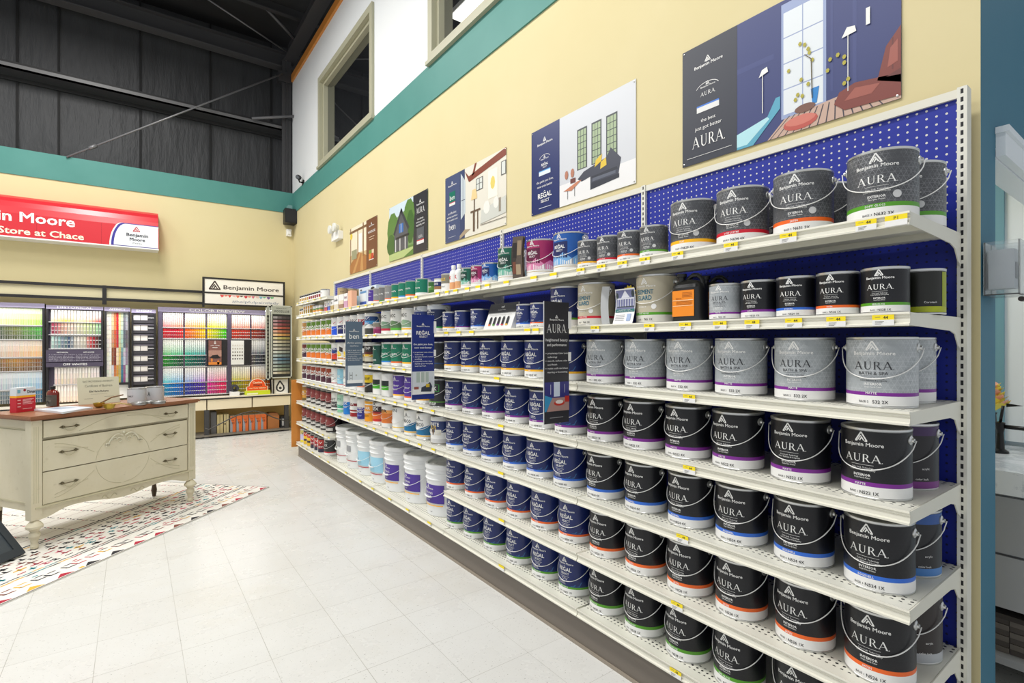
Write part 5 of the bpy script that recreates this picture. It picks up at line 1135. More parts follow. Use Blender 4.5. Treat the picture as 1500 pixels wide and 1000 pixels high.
w, h = x1 - x0, zt - zb
m = MB()
for a, b, c, d in ((0, 0, .028, h), (w - .028, 0, w, h), (.028, h - .025, w - .028, h), (.028, h * .42, w - .028, h * .42 + .022), (.028, 0, w - .028, .022)): m.box((a, 0, b), (c, .03, d), M_RAIL)
link('sign_frame', m, t)
m = MB(); m.box((0, .0, -.035), (.028, .03, 0), M_RAIL); link('sign_leg', m, t)
M_SIGNW = mat((246, 242, 232), .4)
m = MB(); m.box((.028, .008, h * .42 + .02), (w - .028, .02, h - .025), M_SIGNW); link('upper_panel', m, t)
m = MB(); m.box((.028, .008, .02), (w - .028, .02, h * .42), M_SIGNW); link('lower_panel', m, t)
fn = lambda x, y: (x, .0065, y)
m = MB(); m.flat(peaks(w * .14, h * .56, w * .14), mat((60, 44, 40), .5), fn); m.flat(words('Benjamin Moore', w * .24, h * .60, w=w * .68, h=h * .145, bold=.014, align='l'), mat((60, 48, 44), .5), fn); link('lettering', m, t)
m = MB(); m.flat(words('#helpfulpaintlady', w * .63, h * .12, w=w * .58, h=h * .09), mat((150, 160, 176), .5), fn)
for i in range(14):
    c = [(226, 90, 90), (232, 130, 110), (224, 80, 70), (240, 190, 190), (230, 120, 90), (120, 90, 90), (206, 60, 70), (236, 150, 120), (214, 110, 130), (236, 200, 190), (130, 180, 200), (110, 190, 150), (120, 90, 150), (80, 180, 110)][i]
    x = w * (.2 + .047 * i); m.flat(ngon([(x, h * .39), (x + w * .045, h * .39), (x + w * .04, h * (.32 + .03 * (i % 3))), (x + w * .02, h * (.29 + .04 * (i % 2))), (x + w * .005, h * .34)]), mat(c, .5), fn)
link('lettering', m, t)

# counter under the racks
CZ, CY = .585, 8.54
t = thing('display_counter', 'long low counter with cream drawer fronts and black frame under the chip racks', 'counter', (0, CY, 0))
xe = wx(427, CY)
m = MB(); m.box((-4, -.01, CZ - .022), (xe, .37, CZ), mat((232, 224, 206), .4)); link('worktop', m, t)
m = MB(); m.box((-4, -.014, CZ - .034), (xe, 0.0, CZ - .016), M_RAIL); link('front_edge', m, t)
m = MB(); m.box((-4, .0, .02), (xe, .37, .045), mat((120, 114, 104), .6)); link('bottom_shelf', m, t)
m = MB(); m.box((-4, .36, .045), (xe, .37, CZ - .034), mat((206, 176, 110), .6)); link('back_board', m, t)
dx = [wx(p, CY) for p in (-60, 150, 303, 369.5, 426)]
for a, b in zip(dx, dx[1:]):
    m = MB(); m.box((a + .008, .0, .405), (b - .008, .34, CZ - .036), mat((232, 220, 190), .45)); link('drawer_front', m, t)
for px in (303, 420, 150):
    m = MB(); m.box((wx(px, CY) - .03, .002, 0), (wx(px, CY) + .03, .05, .40), M_STEEL_DARK); link('counter_leg', m, t)
    m.v = []
# paint-chip racks
HUES = {}
def hsv(h, s, v):
    import colorsys
    r, g_, b = colorsys.hsv_to_rgb(h % 1, s, v); return (int(r * 255), int(g_ * 255), int(b * 255))
def cname(c):
    import colorsys
    h, s, v = colorsys.rgb_to_hsv(*(x / 255 for x in c)); h *= 360
    if s < .13: return 'white' if v > .85 else 'grey' if v > .35 else 'charcoal'
    base = 'red' if h < 14 or h > 345 else 'orange' if h < 40 else 'yellow' if h < 66 else 'green' if h < 160 else 'teal' if h < 190 else 'blue' if h < 250 else 'violet' if h < 290 else 'pink'
    if base in ('orange', 'red') and v < .62: base = 'brown'
    if base == 'orange' and s < .5: base = 'tan'
    return base
chip_me = None
def _chip():
    m = MB(); m.box((-.5, 0, 0), (.5, 1, 1), M_CHIP); return m.mesh('paint_chip')
chip_me = [_chip(), None]
m = MB(); m.box((-.5, 0, 0), (.5, 1, 1), M_CHIP2); chip_me[1] = m.mesh('paint_chip')
RW = 'first second third fourth fifth sixth seventh'.split()
stuff = MB(); stuff_cols = []
def chips(rackname, x0, x1, z0, z1, n, layered, colf, row, start=0, single=True, y=8.70):
    pw = (x1 - x0) / n
    for i in range(n):
        c = colf(i / max(n - 1, 1)); c = tuple(max(0, min(255, int(v + random.uniform(-7, 7)))) for v in c)
        xc = x0 + pw * (i + .5)
        if single:
            o = link('paint_chip', chip_me[1 if layered else 0], None, (xc, y, z0)); o.scale = (pw * .74, .012, z1 - z0); o.color = lin(c)
            tag(o, '%s paint chip stack, %s row of the %s, %s from left' % (cname(c), RW[row - 1], rackname, ordinal(start + i + 1)), 'paint chip', 'paint chips in the %s' % rackname)
        else:
            k = 3; a, b = xc - pw * .37, xc + pw * .37
            for j in range(k):
                u0, u1 = z0 + (z1 - z0) * j / k, z0 + (z1 - z0) * ((j + 1) / k - (.05 if layered else 0))
                f = j / k if not layered else 0
                cc = tuple(v + (250 - v) * f * .95 for v in c) if not layered else tuple(v * (.62 + .19 * j) for v in c)
                stuff.add([(a, y, u0), (b, y, u0), (b, y, u1), (a, y, u1)], [(0, 1, 2, 3)], M_ATTR); stuff_cols.append(lin(cc))
def L(*cs):
    """piecewise colour run"""
    def f(t):
        t = min(max(t, 0), 1) * (len(cs) - 1); i = min(int(t), len(cs) - 2); u = t - i
        return tuple(cs[i][k] + (cs[i + 1][k] - cs[i][k]) * u for k in range(3))
    return f
M_RACK, M_RACKD, M_HEAD = mat((74, 66, 86), .5), mat((26, 24, 28), .5), mat((150, 142, 168), .4)
M_RACKW = mat((246, 244, 240), .4)
def rack(label, px0, px1, ref, head, heads_py, bot=.62, back=M_RACKW, yb=8.72):
    x0, x1 = wx(px0), wx(px1); zt = wz(ref, heads_py[0]); zh = wz(ref, heads_py[1])
    t = thing('chip_rack', label, 'colour chip rack', (x0, yb, 0), 0, 'colour chip racks along the back wall')
    w = x1 - x0
    m = MB(); m.box((0, .012, bot), (w, .09, zt), back); link('back_panel', m, t)
    m = MB(); m.box((0, -.05, zh), (w, .09, zt), M_HEAD); link('header', m, t)
    if head:
        m = MB(); m.flat(words(head, w / 2, zh + (zt - zh) * .28, h=(zt - zh) * .5, w=min(w * .62, .055 * len(head)), bold=.01), WHITE, lambda x, y: (x, -.0515, y)); link('lettering', m, t)
    for a, b in ((0, .022), (w - .022, w)):
        m = MB(); m.box((a, -.045, bot), (b, .012, zt), M_RACKD); link('side_upright', m, t)
    return t, x0, w
def ledges(t, x0, w, zs, a=0.022, b=None):
    for z in zs:
        m = MB(); m.box((a, -.04, z - .008), ((b or w) - .022, .012, z), mat((206, 204, 206), .4)); link('chip_ledge', m, t)
# wide right-hand rack
t, x0, w = rack('widest chip rack, rainbow rows around two small pictures, beside the corner', 231, 396, 300, 'COLOR PREVIEW', (452, 458.5))
zr = [wz(300, p) for p in (459.5, 480, 481.5, 496, 497.6, 519.5, 520.5, 536, 537.6, 558.5, 559.6, 577)]
ledges(t, x0, w, [zr[1], zr[3], zr[5], zr[7], zr[9], zr[11]])
ca = [(wx(a), wx(b)) for a, b in ((238.5, 268), (270.5, 300.5), (303, 331), (338.5, 365.5), (367.5, 395))]
for px in (234.5, 334.8):
    m = MB(); m.box((wx(px) - x0 - .022, -.048, .62), (wx(px) - x0 + .026, .0, zr[0] + .005), M_RACK); link('divider', m, t)
for px in (269.3, 301.8, 366.5):
    m = MB(); m.box((wx(px) - x0 - .006, -.03, .62), (wx(px) - x0 + .006, .0, zr[0]), M_RACK); link('divider', m, t)
P = {1: [L((244, 150, 150), (250, 160, 130)), L((252, 170, 120), (252, 200, 90)), L((250, 224, 60), (214, 224, 120)), L((232, 160, 140), (222, 150, 130)), L((230, 160, 140), (216, 160, 140))],
     2: [L((226, 20, 40), (190, 20, 50), (232, 40, 40)), L((250, 90, 10), (255, 150, 0), (255, 200, 0)), L((255, 224, 0), (190, 210, 30), (60, 190, 20)), L((206, 60, 40), (170, 50, 40)), L((156, 60, 40), (110, 40, 36))],
     3: [L((120, 200, 130), (110, 200, 160)), L((70, 190, 160), (90, 170, 170)), None, None, L((130, 134, 140), (90, 94, 104))],
     4: [L((30, 150, 30), (20, 120, 60), (20, 80, 50)), L((10, 130, 90), (10, 100, 90), (20, 70, 80)), None, None, L((96, 98, 100), (30, 32, 36))],
     5: [L((110, 210, 220), (120, 180, 230)), L((150, 180, 230), (200, 150, 220)), L((236, 160, 210), (244, 130, 160)), L((222, 214, 110), (232, 200, 110)), L((236, 190, 120), (236, 170, 110))],
     6: [L((10, 140, 190), (20, 90, 190)), L((30, 60, 170), (90, 40, 150)), L((220, 50, 150), (226, 40, 90)), L((160, 160, 40), (190, 160, 30)), L((206, 120, 30), (190, 90, 30))]}
nch = 0
for r in range(1, 7):
    st = 0
    for k, f in enumerate(P[r]):
        if f is None: continue
        n = 10
        chips('widest chip rack', ca[k][0], ca[k][1], zr[2 * r - 1] + .002, zr[2 * r - 2] - .004, n, r % 2 == 0, f, r, st, True, 8.690); st += n
bx0, bx1, bz0, bz1 = wx(302), wx(366.5), zr[7], zr[4] + .006
m = MB(); m.box((bx0 - x0, -.045, bz0), (bx1 - x0, -.03, bz1), M_RACKD); m.box((bx0 - x0, -.03, bz0), (bx1 - x0, .0, bz1), M_RACKD); link('black_panel', m, t)
def picture_card(a, b, pic, name, label):
    xa, xb = wx(a, 8.655), wx(b, 8.655); za, zb_ = bz0 + .015, bz1 - .015
    tt = thing('picture_card', label, 'card', (xa, 8.66, za)); ww, hh = xb - xa, zb_ - za
    m = MB(); m.box((0, 0, 0), (ww, .004, hh), mat(pic[0][0], .4)); link('card', m, tt)
    m = MB()
    for k, (c, p) in enumerate(pic[1:]): m.flat(xf(p, 0, 0, ww, hh), mat(c, .4), lambda x, y, k=k: (x, -.0006 - .0003 * k, y))
    link('print', m, tt)
picture_card(305.5, 324.5, [((126, 84, 76),), ((170, 130, 116), quad(0, .35, 1, .6)), ((30, 26, 26), ngon([(.1, .3), (.3, .4), (.7, .42), (.95, .28), (.5, .26)])), ((216, 130, 50), quad(0, .02, 1, .12) + disc(.25, .2, .08, 8) + disc(.75, .1, .1, 8)), (W_, words('color trends', .5, .78, w=.7, h=.04) + quad(.3, .7, .7, .72) + peaks(.5, .86, .16))], '', 'small brown picture card in the black panel of the widest chip rack')
picture_card(338.5, 357.5, [((226, 226, 222),)] + [((c, c - 6, c - 16), sum((disc(.14 + .18 * i, .24 + .14 * j, .055, 8, .035) for i in range(5)), [])) for j, c in enumerate((50, 70, 110, 170, 206))], '', 'white colour-dot chart card in the black panel of the widest chip rack')
# historical rack
t, x0, w = rack('dark chip rack headed HISTORICAL with off-white chips below', 68.5, 151.5, 110, 'HISTORICAL', (448.5, 453.5), back=M_RACK)
zr = [wz(110, p) for p in (454.5, 471.7, 473, 490, 492.5, 510.3)]
ledges(t, x0, w, [zr[1], zr[3], zr[5]])
m = MB(); m.box((wx(74.5) - x0, .006, zr[5]), (w - .022, .012, zr[0]), M_RACKW); m.box((wx(80) - x0, .006, .62), (wx(146) - x0, .012, wz(110, 536)), M_RACKW); link('white_liner', m, t)
HX = (wx(75.5), wx(149))
chips('HISTORICAL chip rack', HX[0], HX[1], zr[1] + .002, zr[0] - .003, 16, False, L((250, 226, 160), (228, 176, 84), (244, 214, 160), (236, 180, 140), (206, 90, 84)), 1, 0, True, 8.69)
chips('HISTORICAL chip rack', HX[0], HX[1], zr[3] + .002, zr[2] - .003, 16, True, L((160, 60, 84), (206, 170, 150), (206, 200, 170), (190, 200, 150), (150, 190, 150)), 2, 0, True, 8.69)
chips('HISTORICAL chip rack', HX[0], HX[1], zr[5] + .002, zr[4] - .003, 16, True, L((170, 200, 190), (120, 150, 150), (70, 90, 120), (214, 206, 190), (206, 196, 176), (180, 40, 46), (40, 36, 40)), 3, 0, True, 8.69)
za, zb_ = wz(110, 529.5), wz(110, 512)
m = MB(); m.box((.0, -.06, za), (w, .006, zb_), M_RACK); link('text_panel', m, t)
m = MB(); fnp = lambda x, y: (x, -.0612, y)
for cx, hd, ls in ((.28, 'HISTORICAL', 5), (.74, 'OFF WHITES', 5)):
    m.flat(words(hd, w * cx, zb_ - .04, h=.015, w=.11, bold=.01), WHITE, fnp)
    m.flat(sum((words(s_, w * cx - .13, zb_ - .066 - .019 * i, h=.010, w=.25 - .02 * (i % 2), align='l', res=1) for i, s_ in enumerate(('a collection of colors', 'that honor the past', 'inspired by landmarks', 'and fine old houses', 'throughout the region'))), []), mat((206, 202, 214), .5), fnp)
m.flat(words('OFF WHITES', w / 2, wz(110, 534.5), h=.026, w=.24, bold=.012), WHITE, fnp); link('lettering', m, t)
m = MB(); m.box((0, -.06, wz(110, 536.5)), (w, .006, za - .008), M_RACK); link('sub_header', m, t)
OX = (wx(80.5), wx(146)); zo = [wz(110, p) for p in (538, 562, 563, 588)]
ledges(t, x0, w, [zo[1]], wx(79) - x0, wx(148) - x0)
for r, (f) in enumerate((L((226, 206, 190), (222, 206, 180), (228, 206, 196)), L((250, 226, 206), (248, 220, 196), (244, 230, 214)))):
    chips('off-white', OX[0], OX[1], zo[2 * r + 1] + .002, zo[2 * r] - .003, 15, False, f, 4 + r, 0, False, 8.694)
# far left rack
t, x0, w = rack('tall plain-headed chip rack of greens, tans and blues left of the HISTORICAL rack', -62, 66.5, 33, '', (444, 450.5))
py = (451, 476, 477.5, 497, 498.5, 522.5, 524, 543, 545, 569.5, 571, 590)
zr = [wz(33, p) for p in py]
ledges(t, x0, w, [zr[1], zr[3], zr[5], zr[7], zr[9]])
GX = (wx(-60), wx(65))
for r, f in enumerate((L((190, 190, 110), (200, 214, 150), (170, 214, 90)), L((90, 130, 60), (60, 80, 70), (120, 130, 60), (70, 190, 60)), L((226, 200, 180), (206, 180, 160), (230, 180, 120)), L((60, 60, 50), (120, 90, 60), (190, 130, 40), (130, 80, 30)), L((206, 210, 214), (180, 190, 196), (150, 190, 214)), L((150, 154, 156), (110, 124, 130), (60, 120, 160)))):
    chips('left', GX[0], GX[1], zr[2 * r + 1] + .002, zr[2 * r] - .003, 50, r % 2 == 1, f, r + 1, 0, False, 8.694)
so = link('paint_chips', stuff); so['kind'] = 'stuff'; tag(so, 'paper paint chips packed in the left rack and the off-white rows', 'paint chips')
ca_ = so.data.color_attributes.new('Col', 'FLOAT_COLOR', 'CORNER')
for p_ in so.data.polygons:
    for li in p_.loop_indices: ca_.data[li].color = stuff_cols[p_.index]
# affinity strips and sheen samples
t, x0, w = rack('narrow chip rack headed AFFINITY with tall colour strips', 153, 191, 172, 'AFFINITY', (450.5, 456))
zs0, zs1 = wz(172, 560), wz(172, 457.5)
runs = [[(244, 240, 230)] * 4, [(240, 234, 222), (242, 238, 228)], [(226, 196, 160), (196, 150, 110), (140, 80, 50), (206, 206, 210)], [(206, 130, 80), (190, 90, 50), (120, 50, 36), (196, 110, 60)], [(206, 30, 40), (190, 36, 50), (226, 206, 180), (200, 140, 60)],
        [(226, 206, 150), (190, 196, 150), (206, 180, 110), (180, 170, 90)], [(200, 214, 190), (170, 190, 180), (110, 150, 160), (60, 110, 140)], [(120, 124, 130), (90, 96, 110), (190, 190, 200), (150, 90, 130)], [(176, 180, 184), (110, 100, 104), (150, 130, 160), (196, 206, 196)]]
for k in range(9):
    m = MB(); xa = .026 + (w - .052) * k / 9; xb = .026 + (w - .052) * (k + .9) / 9
    for j in range(16):
        c = runs[k][(15 - j) * len(runs[k]) // 16]; c = tuple(max(0, min(255, v + random.randint(-8, 8))) for v in c)
        m.box((xa, .002, zs0 + (zs1 - zs0) * j / 16), (xb, .012, zs0 + (zs1 - zs0) * (j + .95) / 16), mat(c, .45))
    link('colour_strip', m, t)
m = MB(); m.box((.022, -.04, zs0 - .03), (w - .022, .01, zs0), M_RACKD); link('strip_ledge', m, t)
t, x0, w = rack('narrow black rack headed SHEEN with rows of white sample tiles', 192.5, 228, 210, 'SHEEN', (453, 458.5), back=M_RACKD)
for k in range(7):
    za, zb_ = wz(210, 461.5 + 14.9 * k), wz(210, 468.5 + 14.9 * k)
    m = MB(); m.box((.022, -.03, zb_ - .045), (w - .022, .01, zb_ - .006), mat((60, 58, 64), .5)); m.box((.022, -.02, za), (w - .022, .01, za + .02), mat((110, 106, 118), .5)); link('tile_ledge', m, t)
    for a, b, c in ((.03, .35, (244, 242, 238)), (.37, .66, (240, 234, 228)), (.68, .97, (56, 54, 58))):
        m = MB(); m.box((w * a, -.012, zb_ - .004), (w * b, .01, za), mat(c, .3))
        if a > .6: m.box((w * a, -.014, zb_ + .025), (w * b, -.012, zb_ + .034), WHITE)
        link('sample_tile', m, t)
# woodluxe stand: two framed boards
def stain_board(pxa, pxb, pya, pyb, Y, label, main):
    xa, xb = wx(pxa, Y), wx(pxb, Y); zt, zb_ = wz((pxa + pxb) / 2, pya, Y), wz((pxa + pxb) / 2, pyb, Y)
    t = thing('stain_board', label, 'sample board', (xa, Y, zb_)); ww, hh = xb - xa, zt - zb_
    m = MB(); m.box((0, 0, 0), (ww, .02, hh), mat((30, 33, 34), .5))
    for a, b, c, d in ((0, 0, .018, hh), (ww - .018, 0, ww, hh), (0, hh - .018, ww, hh), (0, 0, ww, .018)): m.box((a, -.008, b), (c, 0, d), mat((186, 190, 180), .5))
    link('board', m, t)
    m = MB(); m.box((.02, -.003, hh * .88), (ww - .02, 0, hh - .018), mat((166, 170, 160), .5)); link('heading', m, t)
    if main:
        m = MB(); m.flat(words('Benjamin Moore', ww / 2, hh * .955, w=ww * .5, h=.016) + words('WOODLUXE', ww / 2, hh * .905, w=ww * .75, h=.034, bold=.01), mat((34, 38, 36), .5), lambda x, y: (x, -.004, y)); link('lettering', m, t)
    cols = [(90, 80, 84), (120, 60, 70), (140, 60, 66), (190, 90, 70), (196, 110, 70), (220, 160, 90), (206, 190, 110), (190, 180, 150), (170, 170, 150), (180, 176, 160), (170, 180, 170), (130, 156, 160), (80, 120, 150), (110, 140, 150), (120, 140, 130), (150, 164, 140), (190, 180, 150)]
    m = MB(); n = len(cols)
    for i, c in enumerate(cols):
        z1_, z0_ = hh * .85 - hh * .81 * i / n, hh * .85 - hh * .81 * (i + .64) / n
        for j in range(4 if main else 1):
            kx = 1.06 - .13 * j; pale = (.5, .15, 0, 0)[j]; u0, u1 = .03 + (ww - .06) * j / (4 if main else 1), .03 + (ww - .06) * (j + 1) / (4 if main else 1)
            m.box((u0, -.004, z0_), (u1, 0, z1_), mat(tuple(min(255, int(v * kx * (1 - pale) + 214 * pale)) for v in c) if main else (206, 204, 190), .45))
    link('stain_swatches', m, t)
    if main:
        for x in (.03, ww - .05):
            m = MB(); m.box((x, .02, CZ - zb_ + .0005), (x + .02, .04, .3), M_RAIL); link('board_leg', m, t)
    return t
stain_board(389, 396, 448.5, 556, 8.56, 'narrow stain sample board standing left of the wide stain sample board', False)
stain_board(397, 427.5, 447.5, 553.5, 8.50 + .05, 'wide stain sample board with brown to blue swatches beside the far shelf end', True)
# things on and under the counter
def on_counter(px, Y): return (wx(px, Y), Y, CZ + .0006)
p = on_counter(377, 8.60)
t = thing('caution_sign', 'orange arched caution sign on a lime green base on the counter', 'sign', p)
m = MB(); m.box((-.17, -.05, 0), (.17, .05, .06), mat((206, 220, 40), .45)); m.box((-.15, -.052, .008), (.0, -.05, .03), mat((240, 240, 200), .5)); link('base', m, t)
pts = [(-.15, 0, .06), (.15, 0, .06), (.15, 0, .12)] + [(.115 * math.cos(a * PI / 12), 0, .13 + .11 * math.sin(a * PI / 12)) for a in range(13)] + [(-.15, 0, .12)]
m = MB(); m.prism(pts, (0, .012, 0), mat((240, 232, 210), .4)); m.prism([(x * .93, -.002, .065 + (z - .06) * .93) for x, y, z in pts], (0, .004, 0), mat((232, 84, 30), .4)); link('arch_board', m, t)
m = MB(); fnc = lambda x, y: (x, -.004, y); m.flat(words('Caution', 0, .17, w=.13, bold=.02), mat((250, 236, 200), .5), fnc); m.flat(words('Wizard', 0, .13, w=.12, bold=.02), INK, fnc); m.flat(words('Your Color Selection', 0, .09, w=.24, bold=.012), mat((250, 236, 200), .5), fnc); link('lettering', m, t)
p = on_counter(411, 8.60)
t = thing('picture_card', 'white card with black drop-shaped drawing leaning below the wide stain board', 'card', p)
m = MB(); m.prism([(-.12, 0, 0), (.12, 0, 0), (.12, .05, .21), (-.12, .05, .21)], (0, .006, 0), mat((238, 236, 228), .5)); link('card', m, t)
m = MB(); fnc = lambda x, y: (x, y * .238 - .001, y); m.flat(arc_band(0, .08, .065, .06, .04, .04, 150, 390, 10) + _edge((-.055, .1), (0, .19), .022) + _edge((.055, .1), (0, .19), .022) + disc(0, .08, .022, 8), mat((50, 50, 54), .5), fnc); link('drawing', m, t)
p = on_counter(343.5, 8.60)
t = thing('tape_dispenser', 'small white and black dispenser on the counter beside the orange caution sign', 'dispenser', p)
m = MB(); m.box((-.06, -.05, 0), (.06, .05, .06), WHITE); link('base', m, t)
m = MB(); m.lathe([(.02, -.03), (.055, -.03), (.055, .03), (.02, .03)], mat((60, 62, 70), .4), 16, axis='y', org=(0, 0, .11)); link('roll', m, t)
m = MB(); m.box((-.02, -.04, .055), (.02, .04, .10), BLACK); link('holder', m, t)
sh = .0456
bins = [(318, 326.8, 608, (196, 180, 130), 'beige box file', 'left'), (328, 335, 608, (200, 186, 140), 'beige box file', 'right')]
for i, px in enumerate((341.3, 350.5, 359.8, 369, 378, 386.3)):
    a, b = wx(px - 4, 8.62), wx(px + 4, 8.62)
    t = thing('catalogue_binder', 'orange and grey binder on the under-counter shelf, %s of six from left' % ordinal(i + 1), 'binder', (a, 8.62, sh), 0, 'orange and grey binders under the counter'); w = b - a
    m = MB(); m.box((0, 0, 0), (w, .22, .235), mat((206, 196, 180), .6)); m.box((0, -.004, 0), (w, 0, .235), mat((222, 110, 50), .5)); m.prism([(0, -.005, 0), (w * .42, -.005, 0), (w * .42, -.005, .12), (0, -.005, .2)], (0, .001, 0), mat((150, 156, 166), .5)); link('cover', m, t)
    m = MB(); m.flat(words('53', w * .5, .12, w=w * .5, bold=.01) + words('color', w * .45, .17, w=w * .6), INK, lambda x, y: (x, -.0062, y)); link('lettering', m, t)
for a_, b_, py_, c, nm, sd in bins:
    a, b = wx(a_, 8.62), wx(b_, 8.62)
    t = thing('box_file', '%s on the under-counter shelf, %s one of two' % (nm, sd), 'file', (a, 8.62, sh)); w = b - a
    m = MB(); m.box((0, 0, 0), (w, .22, .27), mat(c, .6)); m.box((w * .42, -.002, 0), (w * .5, 0, .27), mat((120, 104, 70), .6)); link('file_body', m, t)
    m = MB(); m.lathe([(.001, -.003), (.012, -.003), (.013, 0)], mat((90, 80, 60), .5), 10, axis='y', org=(w * .25, 0, .13)); link('finger_ring', m, t)
a, b = wx(309, 8.62), wx(317, 8.62)
t = thing('storage_box', 'dark grey box standing left of the beige box files under the counter', 'box', (a, 8.62, sh))
m = MB(); m.box((0, 0, 0), (b - a, .22, .30), mat((92, 92, 94), .6)); link('box_body', m, t); m = MB(); m.box((-.004, -.004, .30), (b - a + .004, .224, .315), mat((76, 76, 80), .6)); link('lid', m, t)
a, b = wx(392, 8.62), wx(409, 8.62)
t = thing('storage_box', 'brown wooden box right of the orange binders under the counter', 'box', (a, 8.62, sh))
m = MB(); m.box((0, 0, 0), (b - a, .22, .19), mat((176, 112, 60), .6)); link('box_body', m, t); m = MB(); m.prism([(0, 0, .19), (b - a, 0, .19), (b - a - .02, .02, .23), (.03, .02, .235)], (0, .18, 0), mat((150, 96, 54), .6)); link('lid', m, t)
a, b = wx(411, 8.62), wx(424, 8.62)
t = thing('storage_box', 'black box at the end of the under-counter shelf near the corner', 'box', (a, 8.62, sh))
m = MB(); m.box((0, 0, 0), (b - a, .22, .17), mat((44, 44, 46), .6)); link('box_body', m, t); m = MB(); m.box((.02, -.003, .03), (.05, 0, .14), mat((190, 190, 186), .6)); link('label_strip', m, t)
pts = [at_y(px, py_, 8.505) for px, py_ in ((300, 627), (306, 629), (318, 623), (335, 614), (352, 606), (371, 601.5), (386, 604), (400, 611), (415, 615.5), (425, 616.5))]
m = MB(); m.tube(pts, .009, mat((70, 66, 62), .5), 6); tag(link('power_cord', m), 'dark cable looping in front of the boxes under the counter', 'cable')

# ================================================================== DRESSER, RUG, BOARD
DA = math.radians(33)
DO = (-.520, 4.56)
t = thing('dresser', 'distressed cream three-drawer dresser with brown wooden top on the patterned rug', 'dresser', (DO[0], DO[1], .009), DA)
DW, DD = 1.105, .47
RUGT = .009
def sc_apron(n=28):
    pts = []
    for i in range(n + 1):
        u = i / n; s = min(u, 1 - u) * 2
        z = .185 + .045 * (0.5 - 0.5 * math.cos(min(s / .35, 1) * PI)) - .035 * (0.5 - 0.5 * math.cos(max((s - .45) / .55, 0) * PI))
        pts.append((u, z))
    return pts
m = MB(); m.box((.0, .02, .24), (DW, DD, .84), M_CREAM)
link('carcass', m, t)
for x in (-.022, DW - .038):
    m = MB(); m.box((x, -.012, .19), (x + .06, .05, .842), M_CREAM)
    for k in range(3): m.box((x + .014 + .012 * k, -.0135, .30), (x + .017 + .012 * k, -.012, .80), M_CREAM2)
    link('corner_post', m, t)
    m = MB(); m.box((x, DD - .05, .20), (x + .05, DD + .005, .84), M_CREAM); link('back_post', m, t)
for x, sg in ((-.001, -1), (DW + .001, 1)):
    m = MB(); m.box((x - .006 * (sg < 0), .07, .30), (x + .006 * (sg > 0), DD - .07, .77), M_CREAM)
    m.box((x - .008, .055, .77), (x + .008, DD - .055, .782), M_CREAM2); m.box((x - .008, .055, .29), (x + .008, DD - .055, .30), M_CREAM2)
    m.tube([(x - .007 * (1 if sg < 0 else -1), .06, .775), (x - .007 * (1 if sg < 0 else -1), DD - .06, .775)], .0025, M_GROOVE, 4); link('side_panel', m, t)
m = MB(); pts = sc_apron(); m.prism([(.03, -.002, .268)] + [(.03 + (DW - .06) * u, -.002, z) for u, z in pts] + [(DW - .03, -.002, .268)], (0, .02, 0), M_CREAM)
for s_ in (-1, 1):
    q = [(DW / 2 + s_ * (.05 + .10 * i / 12), -.004, .225 + .014 * math.sin(i / 12 * 3 * PI)) for i in range(13)]; m.tube(q, .0028, M_CREAM2, 4)
link('apron', m, t)
m = MB(); m.box((.03, .0, .262), (DW - .03, .02, .275), M_CREAM); m.box((.0, -.016, .262), (DW, .0, .272), M_CREAM2); link('lower_moulding', m, t)
for (x, y) in ((.0, .012), (DW - .0, .012)):
    m = MB(); m.lathe([(.026, .20), (.018, .188), (.034, .170), (.046, .152), (.046, .140), (.030, .128), (.022, .115), (.030, .100), (.032, .085), (.021, .060), (.018, .035), (.023, .02), (.018, .004), (.001, 0)], M_CREAM, 20, org=(x + (.012 if x > 0 else .008) - (.02 if x > 0 else 0), y, 0)); link('leg', m, t)
m = MB(); m.lathe([(.02, .24), (.016, .10), (.022, .06), (.014, .006), (.001, 0)], mat((74, 58, 44), .5), 14, org=(DW - .02, DD - .03, 0)); link('back_leg', m, t)
m = MB(); m.lathe([(.02, .24), (.016, .10), (.022, .06), (.014, .006), (.001, 0)], mat((74, 58, 44), .5), 14, org=(.02, DD - .03, 0)); link('back_leg', m, t)
# wooden top with a moulded edge
m = MB()
for a, z0, z1 in ((.030, .842, .852), (.042, .852, .866), (.036, .866, .872)): m.box((-a, -a, z0), (DW + a, DD + .01, z1), M_OAK)
link('top', m, t)
DT = .872 + .009
def handle(par, x, z, y):
    B = mat((116, 108, 84), .38, .55)
    h = thing_part('pull_handle', par, (x, y, z))
    return h
def thing_part(name, par, loc):
    B = mat((116, 108, 84), .38, .55)
    m = MB(); L2 = .046
    for s_ in (-1, 1):
        m.prism([(s_ * .028, -.004, .0), (s_ * .040, -.004, .011), (s_ * .062, -.004, 0.0), (s_ * .040, -.004, -.011)], (0, .004, 0), B)
        m.lathe([(.001, -.012), (.008, -.010), (.008, -.002)], B, 10, axis='y', org=(s_ * .038, 0, 0))
    m.tube([(-.038, -.012, 0), (-.015, -.016, -.001), (.015, -.016, -.001), (.038, -.012, 0)], .0036, B, 6)
    pts = [(-.030 * math.cos(i / 10 * PI) * 1.0, -.010, -.004 - .026 * math.sin(i / 10 * PI)) for i in range(11)]; m.tube(pts, .0022, M_CREAM2, 5)
    o = link(name, m, par, loc); return o
